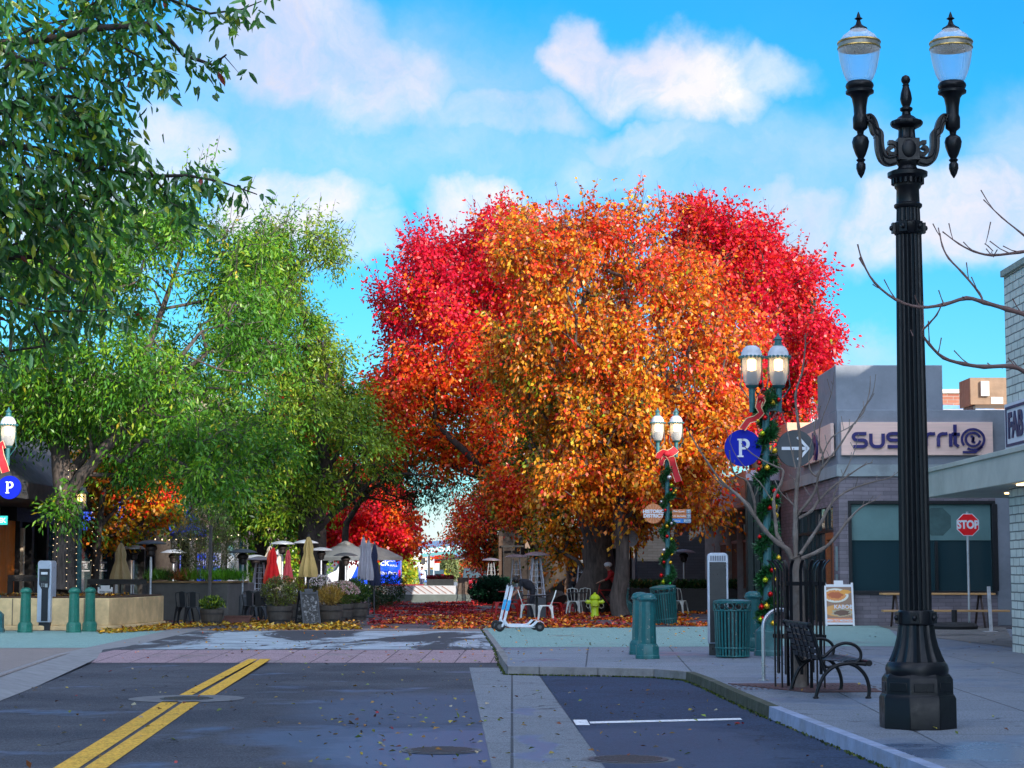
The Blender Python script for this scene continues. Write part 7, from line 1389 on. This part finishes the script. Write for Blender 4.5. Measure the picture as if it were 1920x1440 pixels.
tree('crimson tree rising behind the right side buildings and the lamp post', o,
 [([(1410, 1140), (1412, 1000), (1415, 850), (1420, 720), (1425, 600), (1420, 520)], 82, [.35, .3, .27, .22, .15, .07], None), ([(1415, 850), (1450, 740), (1500, 640), (1530, 560)], 82, [.2, .17, .12, .05], [0, -1, -1, 0]), ([(1415, 850), (1380, 740), (1350, 600), (1340, 480)], 82, [.2, .17, .12, .05], [0, 1, 2, 1])], bark_d,
 [([(1270, 450), (1292, 405), (1335, 412), (1355, 402), (1385, 425), (1425, 432), (1450, 450), (1465, 485), (1485, 515), (1520, 520), (1540, 550), (1530, 575), (1550, 600), (1545, 650), (1520, 690), (1550, 730), (1500, 760), (1470, 800), (1400, 830), (1350, 830), (1310, 700), (1290, 560)], 82, 4.8, 600, -.08)], colC, 96, .44, .175, .125, bare=3, barelen=1.1, group='autumn leaved street trees', droop=.45, tips=80)
# bright red trees deeper in the street, left and right of the gap
def colR(px, P, ci, n): return mixpal(P, ci, n, [([(.68, .01, .03), SCAR, CRIM], [4, 3, 1], 2.2), ([RORG, ORG], [2, 1], .6+1.2*sg_((px[:, 0]-745)/20)), ([YGR, (.1, .15, .01)], [1, 1], .25)])
o = Vector((X(705, 100), 100, 0))
tree('scarlet tree glowing beyond the open beige parasols', o, [([(705, 1125), (704, 1060), (700, 1000), (690, 950)], 100, [.28, .24, .2, .1], None), ([(702, 1030), (740, 980), (770, 950)], 100, [.14, .1, .05], None), ([(702, 1030), (640, 980), (600, 950)], 100, [.14, .1, .05], None)], bark_d,
 [([(552, 960), (580, 925), (640, 900), (700, 890), (750, 915), (775, 960), (785, 1000), (775, 1020), (740, 1018), (690, 1030), (640, 1025), (590, 1012), (556, 990)], 100, 3.2, 300, -.3)], colR, 90, .42, .2, .15, bare=2, group='autumn leaved street trees', flat_=.4)
o = Vector((X(600, 96), 96, 0))
tree('tall red tree showing in patches through the green ash crowns', o, [([(600, 1125), (602, 1000), (600, 880), (610, 760)], 96, [.3, .26, .2, .1], None)], bark_d,
 [([(520, 740), (570, 700), (620, 720), (640, 790), (650, 900), (560, 900), (515, 780)], 96, 2.5, 240, -.25)], colR, 80, .45, .2, .15, group='autumn leaved street trees')
def colG2(px, P, ci, n): return mixpal(P, ci, n, [([SCAR, RORG, CRIM], [2, 3, 1], 1.2+2*sg_((880-px[:, 0])/20)), ([ORG, (.3, .2, .04)], [1, 1], .9), ([OLV, (.28, .26, .08)], [1, 1], 2.2*sg_((px[:, 0]-930)/15)*sg_((1040-px[:, 1])/15)), ([(.12, .13, .02), BRN], [1, 1], .7)])
o = Vector((X(925, 98), 98, 0))
tree('russet and olive leaved tree reaching over the street gap beside the arch sign', o, [([(925, 1125), (922, 1060), (925, 1000), (915, 950)], 98, [.26, .22, .18, .08], None), ([(923, 1040), (880, 1000), (850, 980)], 98, [.12, .1, .04], None)], bark_d,
 [([(850, 1000), (862, 960), (885, 930), (930, 900), (990, 900), (1020, 960), (1010, 1040), (970, 1062), (920, 1050), (890, 1058), (868, 1045), (852, 1025)], 98, 3, 260, -.3)], colG2, 80, .42, .18, .09, bare=3, group='autumn leaved street trees')
# green ash trees, left
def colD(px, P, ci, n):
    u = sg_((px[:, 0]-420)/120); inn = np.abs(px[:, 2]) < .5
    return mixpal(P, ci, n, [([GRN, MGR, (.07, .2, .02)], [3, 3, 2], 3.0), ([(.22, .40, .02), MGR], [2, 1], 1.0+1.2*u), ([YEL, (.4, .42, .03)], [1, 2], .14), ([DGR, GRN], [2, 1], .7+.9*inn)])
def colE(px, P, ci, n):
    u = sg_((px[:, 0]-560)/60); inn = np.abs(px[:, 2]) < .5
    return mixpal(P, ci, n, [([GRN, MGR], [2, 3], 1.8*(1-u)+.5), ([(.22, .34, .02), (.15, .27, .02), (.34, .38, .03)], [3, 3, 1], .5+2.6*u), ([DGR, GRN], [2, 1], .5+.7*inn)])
o = Vector((TX, TY, .85))
tree('big green ash tree with a fairy lit trunk in the stone planter', o,
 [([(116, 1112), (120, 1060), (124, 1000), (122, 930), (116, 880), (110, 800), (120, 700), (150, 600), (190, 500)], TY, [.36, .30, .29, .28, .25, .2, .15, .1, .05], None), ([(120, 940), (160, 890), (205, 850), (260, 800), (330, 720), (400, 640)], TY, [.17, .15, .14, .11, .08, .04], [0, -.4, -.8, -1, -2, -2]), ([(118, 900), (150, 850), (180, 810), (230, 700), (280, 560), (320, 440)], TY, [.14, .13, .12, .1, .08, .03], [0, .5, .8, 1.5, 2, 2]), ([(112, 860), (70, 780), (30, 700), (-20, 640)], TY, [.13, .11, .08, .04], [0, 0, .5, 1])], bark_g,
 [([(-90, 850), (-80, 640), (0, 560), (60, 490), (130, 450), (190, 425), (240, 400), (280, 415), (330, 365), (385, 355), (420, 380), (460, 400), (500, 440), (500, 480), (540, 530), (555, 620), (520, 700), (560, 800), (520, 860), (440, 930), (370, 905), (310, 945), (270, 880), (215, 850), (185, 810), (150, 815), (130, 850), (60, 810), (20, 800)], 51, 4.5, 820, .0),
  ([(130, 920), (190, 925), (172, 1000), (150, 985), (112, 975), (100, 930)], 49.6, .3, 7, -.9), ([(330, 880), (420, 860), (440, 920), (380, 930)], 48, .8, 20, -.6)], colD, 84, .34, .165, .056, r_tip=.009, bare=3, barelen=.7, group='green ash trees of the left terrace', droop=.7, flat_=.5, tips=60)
o = Vector((X(592, 75), 75, 0))
tree('green to yellow green ash tree with dark forked trunks behind the red parasols', o,
 [([(578, 1135), (580, 1070), (572, 1000), (590, 940), (610, 880), (600, 780), (580, 660), (560, 540)], 75, [.42, .36, .34, .3, .24, .18, .1, .05], None), ([(574, 1010), (620, 960), (660, 930), (700, 895), (760, 885), (800, 890)], 75, [.16, .13, .10, .07, .045, .015], [0, 1, 1, 1, 1, 1]), ([(578, 990), (530, 920), (500, 860), (450, 760)], 75, [.26, .22, .17, .08], [0, 0, .5, 1]), ([(580, 1000), (545, 930), (520, 840), (505, 720)], 75, [.2, .18, .14, .07], [0, 1, 2, 2])], bark_d,
 [([(400, 580), (450, 480), (500, 440), (540, 455), (580, 425), (620, 452), (640, 470), (600, 500), (560, 530), (575, 570), (600, 590), (618, 630), (642, 665), (655, 705), (682, 750), (690, 800), (760, 840), (790, 862), (730, 880), (690, 890), (640, 950), (600, 900), (540, 1000), (480, 985), (430, 1000), (410, 900), (390, 760)], 75, 5, 700, .0),
  ], colE, 80, .42, .2, .068, bare=3, barelen=.8, group='green ash trees of the left terrace', droop=.6, flat_=.5, tips=60)
o = Vector((X(800, 104), 86, 0)); o = Vector((X(655, 86), 86, 0))
tree('shadowy dark green tree whose branches cross the gap of sky', o, [([(640, 1130), (642, 1050), (650, 980), (690, 920), (740, 890), (790, 890), (850, 905)], 86, [.2, .17, .13, .09, .06, .04, .015], None)], bark_d,
 [([(640, 890), (700, 840), (780, 845), (840, 880), (865, 915), (850, 940), (820, 940), (800, 925), (770, 955), (740, 930), (700, 935), (650, 930)], 86, 2, 130, -.2)], lambda px, P, ci, n: mixpal(P, ci, n, [([DGR, (.05, .11, .02), (.03, .06, .015), (.12, .06, .01)], [2, 2, 1, 1], 1.)]), 60, .42, .17, .055, bare=3, barelen=.8, group='green ash trees of the left terrace')
for (px, Y, lb, rr) in ((303, 68, 'dark trunked green tree behind the pale patio heaters', .34), (490, 79, 'dark forked tree behind the lit lamp post with the cream building beyond', .34), (345, 84, 'slim green tree far behind the olive shrub', .2)):
    o = Vector((X(px, Y), Y, 0)); s = F/Y
    tree(lb, o, [([(px, 1068+CAMZ*s), (px+3, 1040), (px-4, 980), (px+6, 920), (px-5, 860), (px+10, 760)], Y, [rr, rr*.9, rr*.85, rr*.7, rr*.5, rr*.2], None), ([(px-2, 980), (px+40, 920), (px+60, 860)], Y, [rr*.5, rr*.4, rr*.15], None), ([(px-2, 975), (px-34, 915), (px-60, 850)], Y, [rr*.5, rr*.4, rr*.15], None)], bark_d,
     [([(px-110, 960), (px-120, 840), (px-60, 760), (px+60, 760), (px+110, 850), (px+90, 970), (px+30, 940), (px-50, 985)], Y, 2.2, 170, -.3)], lambda p, P, ci, n: mixpal(P, ci, n, [([GRN, DGR, (.10, .2, .02)], [2, 3, 1], 1.)]), 80, .42, .17, .055, group='green ash trees of the left terrace')
def colY(px, P, ci, n): return mixpal(P, ci, n, [([GOLD, YEL, (.5, .3, .02)], [3, 1, 2], 2.), ([YGR, OLV], [1, 1], .9), ([SCAR, RORG], [1, 1], 3*sg_((px[:, 0]-268)/8)*sg_((925-px[:, 1])/10)), ([ORG], [1], .8)])
o = Vector((X(175, 58.5), 58.5, 0))
tree('slim yellow and amber leaved tree wound with fairy lights', o, [([(174, 1160), (178, 1080), (184, 1000), (192, 930), (215, 880)], 58.5, [.15, .12, .11, .09, .05], None), ([(186, 990), (220, 950), (260, 920)], 58.5, [.06, .05, .03], None)], bark_d,
 [([(150, 880), (200, 800), (300, 830), (318, 900), (322, 960), (290, 990), (260, 980), (230, 1005), (195, 1022), (168, 1000), (185, 960), (165, 920)], 60, 1.8, 170, -.2)], colY, 66, .3, .14, .11, bare=3, group='autumn leaved street trees')
# far evergreens and street-end trees
for i, (px, Y, w_, top, pal, lb) in enumerate(((712, 130, 42, 690, [(.02, .055, .03), (.03, .08, .04)], 'dark evergreen showing between the green and red crowns'), (824, 250, 14, 1048, [RORG, SCAR], 'far orange red tree under the arch sign'), (842, 245, 12, 1044, [(.25, .3, .1), OLV], 'far olive tree under the arch sign'), (818, 240, 13, 1078, [YEL, YGR], 'low yellow tree at the street end'), (757, 150, 11, 1068, [YEL, YGR], 'yellow green tree beside the oval sign'), (735, 135, 30, 1008, [YGR, YEL, (.15, .25, .02)], 'yellow green tree above the van roof'), (880, 260, 18, 1050, [OLV, RORG], 'far mixed tree behind the red hatchback'), (560, 150, 60, 940, [GRN, YGR], 'far green tree behind the red parasols'), (860, 320, 40, 1052, [GRN, OLV], 'hazy row tree closing the street'), (1010, 120, 50, 960, [DGR, GRN], 'dark tree behind the cafe roof'), (360, 130, 60, 930, [GRN, DGR], 'far dark tree behind the olive shrub'), (450, 110, 40, 960, [GRN, YGR], 'far green tree left of the red parasols'))):
    s = F/Y; b = 1068+CAMZ*s; hgt = b-top; o = Vector((X(px, Y), Y, -.05))
    tree(lb, o, [([(px, b), (px, b-hgt*.3), (px, b-hgt*.7)], Y, [.2, .16, .05], None)], bark_d, [([(px-w_, b-hgt*.45), (px-w_*.7, b-hgt*.8), (px-w_*.2, top), (px+w_*.3, top+hgt*.04), (px+w_*.8, b-hgt*.75), (px+w_, b-hgt*.4), (px+w_*.4, b-hgt*.2), (px-w_*.5, b-hgt*.22)], Y, min(3, w_/s), 90, -.5)],
         lambda p, P, ci, n, pal=pal: mixpal(P, ci, n, [(pal, [1]*len(pal), 1.)]), 60, .3+.5*w_/s/4, .28, .2, bare=1, name='distant_tree', group='far off trees')
# near dark-leaved tree at the upper left
Yn = 20; o = Vector((at(-560, 1300, Yn).x, Yn, 0)); t = thing('overhanging_tree', 'near dark green tree whose long leaved sprays hang in from the upper left', 'tree', o, group='green ash trees of the left terrace'); oo = np.array(tuple(o))
limbs = [([at(-560, 1390, Yn)-o, at(-570, 1000, Yn)-o, at(-540, 600, Yn)-o, at(-500, 300, Yn)-o, at(-420, 0, Yn)-o, at(-380, -300, Yn)-o], [.28, .24, .22, .18, .12, .05])]
sprays = [([(-540, 620), (-300, 420), (-100, 250), (60, 200), (150, 200)], .07), ([(-500, 300), (-260, 140), (-60, 60), (90, 70), (210, 75), (300, 60), (335, 90), (385, 100), (425, 105)], .06), ([(-540, 600), (-250, 560), (-50, 470), (60, 480), (160, 540)], .06), ([(-100, 250), (40, 290), (120, 290), (190, 305), (280, 320), (360, 340), (430, 358), (480, 362)], .04), ([(60, 200), (160, 230), (205, 260), (235, 290)], .02),
 ([(-60, 60), (60, 130), (150, 150), (200, 150), (260, 110)], .03), ([(210, 75), (260, 100), (300, 140), (350, 160)], .015), ([(280, 320), (300, 350), (330, 390), (400, 425)], .012), ([(160, 305), (220, 380), (270, 440)], .012), ([(-250, 560), (-80, 600), (20, 570), (100, 590), (200, 575), (270, 560)], .02), ([(-260, 140), (-100, -80), (100, -60), (280, -20), (380, 0), (450, 12), (500, 25)], .03), ([(-50, 470), (30, 420), (110, 400), (170, 400)], .03), ([(40, 290), (70, 350), (80, 420)], .02),
 ([(-100, 250), (-20, 180), (50, 130), (70, 120)], .03), ([(90, 70), (150, 20), (230, 10), (290, 20)], .02), ([(-300, 420), (-80, 370), (30, 340), (130, 350)], .03), ([(-80, 600), (0, 660), (40, 700)], .02), ([(100, -60), (140, -10), (180, 30)], .012), ([(420, 105), (440, 120)], .006), ([(350, 320), (380, 300)], .006)]
for pts, r in sprays:
    k = len(pts); limbs.append(([at(a, b, Yn)+Vector((0, .5*math.sin(i*1.3+r*90)*(i > 0), 0))-o for i, (a, b) in enumerate(pts)], [r*(1-.85*i/(k-1)) for i in range(k)]))
poly = [(-260, -150), (250, -150), (300, 30), (310, 90), (255, 130), (215, 200), (215, 290), (205, 350), (190, 430), (185, 500), (195, 560), (120, 590), (80, 640), (20, 690), (-60, 700), (-260, 700)]
C, PX = crown_pts(poly, Yn, 1.7, 270, -.2, 1.1, .9, .25); 
grow('trunk', limbs, C-oo, .005, bark_d, t, .5, .03, bare=2, barelen=.3)
pts = []; 
for pi, (p_, r) in enumerate(sprays):
    if p_[-1][0] < 0: continue
    for i in range(len(p_)-1):
        (a, b), (c, d) = p_[i], p_[i+1]
        if c < 150 and d < 500 and c > -50 and False: continue
        m = int(math.hypot(c-a, d-b)/(5.2 if max(a, c) > 200 else 9)); dy = lambda j: .5*math.sin(j*1.3+r*90)*(j > 0)
        for k in range(m):
            f = rnd.random(); q = at(a+(c-a)*f, b+(d-b)*f, Yn); q.y += dy(i)*(1-f)+dy(i+1)*f; pts.append(tuple(q+Vector((rnd.gauss(0, .055), rnd.gauss(0, .12), rnd.gauss(-.05, .07)))))
S = np.array(pts); Cc = np.concatenate([np.repeat(C, 30, 0)+rng.normal(size=(len(C)*30, 3))*np.array([.2, .2, .17]), np.repeat(S, 3, 0)+rng.normal(size=(len(S)*3, 3))*.045]); n = len(Cc)
T = palette(n, [(.05, .18, .03), (.08, .26, .03), (.03, .12, .03), (.2, .36, .02), (.34, .38, .02), (.3, .03, .02)], [5, 5, 3, 2.2, .8, .06])
leaves('crown', Cc-oo, rng.normal(size=(n, 3))*np.array([.75, .75, .45])+np.array([.25, 0, -1.0]), .145*rng.uniform(.65, 1.3, n), .058, T, LEAFG, t, rich=True, fold=.18)
# ================================================================ FALLEN LEAVES
def litter(name, poly, n, pal, wts, size=.085, z0=0, fade=None, clump=0, flatz=.35):
    q = np.array(poly, float); lo, hi = q.min(0), q.max(0); out = []
    # sample evenly on the ground, not in the picture
    g = np.array([tuple(G(a, b).xy) for a, b in poly]); lo, hi = g.min(0), g.max(0)
    while len(out) < n:
        P = rng.uniform(lo, hi, (n*2, 2)); P = P[inpoly(P, g)]
        if clump: m = np.array([noise.noise(Vector((p[0]*.6, p[1]*.35, 3))) for p in P]); P = P[m > rng.uniform(-.5, .5, len(P))*clump]
        out = list(out)+list(P)
    P = np.array(out[:n]); z = np.array([road_z(y) if (road and z0 == 'road') else 0 for y in P[:, 1]]); P3 = np.c_[P, z+rng.uniform(.012, .03, n)]
    D = rng.normal(size=(n, 3))*np.array([1, 1, .3]); N_ = rng.normal(size=(n, 3))*flatz+np.array([0, 0, 1]); sz = size*rng.uniform(.6, 1.3, n)
    return tag(leaves(name, P3, D, sz, sz*.62, palette(n, pal, wts, .3), LITTER, nrm=N_, fold=.22), kind='stuff')
litter('red_fallen_leaves', [(690, 1172), (700, 1128), (880, 1126), (1140, 1138), (1180, 1176)], 26000, [MAR, (.3, .01, .02), (.5, .03, .03), RORG, BRN], [4, 4, 3, 1, 2], .10, clump=.5)
litter('orange_fallen_leaves', [(700, 1179), (730, 1160), (900, 1152), (1150, 1148), (1420, 1150), (1420, 1172), (1180, 1178), (1000, 1178), (820, 1180)], 12000, [ORG, GOLD, RORG, BRN, (.5, .3, .1), MAR], [4, 3, 3, 2, 1, 2], .12, clump=.3)
litter('yellow_fallen_leaves', [(170, 1191), (215, 1176), (430, 1168), (640, 1168), (680, 1180), (420, 1183), (330, 1180)], 7500, [GOLD, (.5, .3, .04), YEL, BRN, (.3, .2, .05)], [4, 3, 2, 2, 2], .11, clump=.6)
litter('terrace_fallen_leaves', [(-100, 1166), (250, 1150), (680, 1140), (680, 1176), (250, 1178)], 3500, [GOLD, BRN, (.3, .2, .06), MAR], [2, 2, 2, 1], .11)
n = 1500; P = np.c_[rng.uniform(-4.3, 2.2, n), rng.uniform(-.3, 1.9, n), np.full(n, zt_s)]; o_ = tag(leaves('planter_leaves', P+np.array([-12, 49.05, 0]), rng.normal(size=(n, 3))*np.array([1, 1, .4]), .10, .06, palette(n, [BRN, (.35, .2, .05), GOLD, (.15, .1, .05)], [3, 2, 1, 2], .3), LITTER, nrm=np.array([0, 0, 1])+rng.normal(size=(n, 3))*.4), kind='stuff')
rl = [(.3, .16, .03), (.42, .33, .05), (.2, .25, .04), (.2, .06, .02), (.35, .3, .2), (.08, .06, .04), (.3, .02, .02)]
litter('road_leaves', [(-200, 1440), (60, 1270), (480, 1200), (900, 1200), (930, 1480), (-200, 1480)], 270, rl, [3, 3, 2, 2, 2, 4, .5], .065, 'road'); litter('road_leaves', [(560, 1480), (600, 1320), (910, 1290), (930, 1480)], 120, rl, [3, 4, 3, 2, 2, 1, .5], .07, 'road')
litter('bay_leaves', [(900, 1480), (900, 1270), (1250, 1262), (1700, 1480)], 110, rl, [3, 3, 2, 2, 3, 2, .2], .06, 'road'); litter('pavement_leaves', [(950, 1246), (1300, 1246), (1900, 1440), (1900, 1190), (960, 1184)], 130, rl, [3, 3, 1, 2, 3, 3, .4], .05); litter('crossing_leaves', [(200, 1238), (250, 1180), (910, 1178), (1400, 1178), (1400, 1215), (930, 1236)], 200, [GOLD, RORG, ORG, BRN, (.4, .35, .25)], [3, 1, 2, 1, 2], .07)
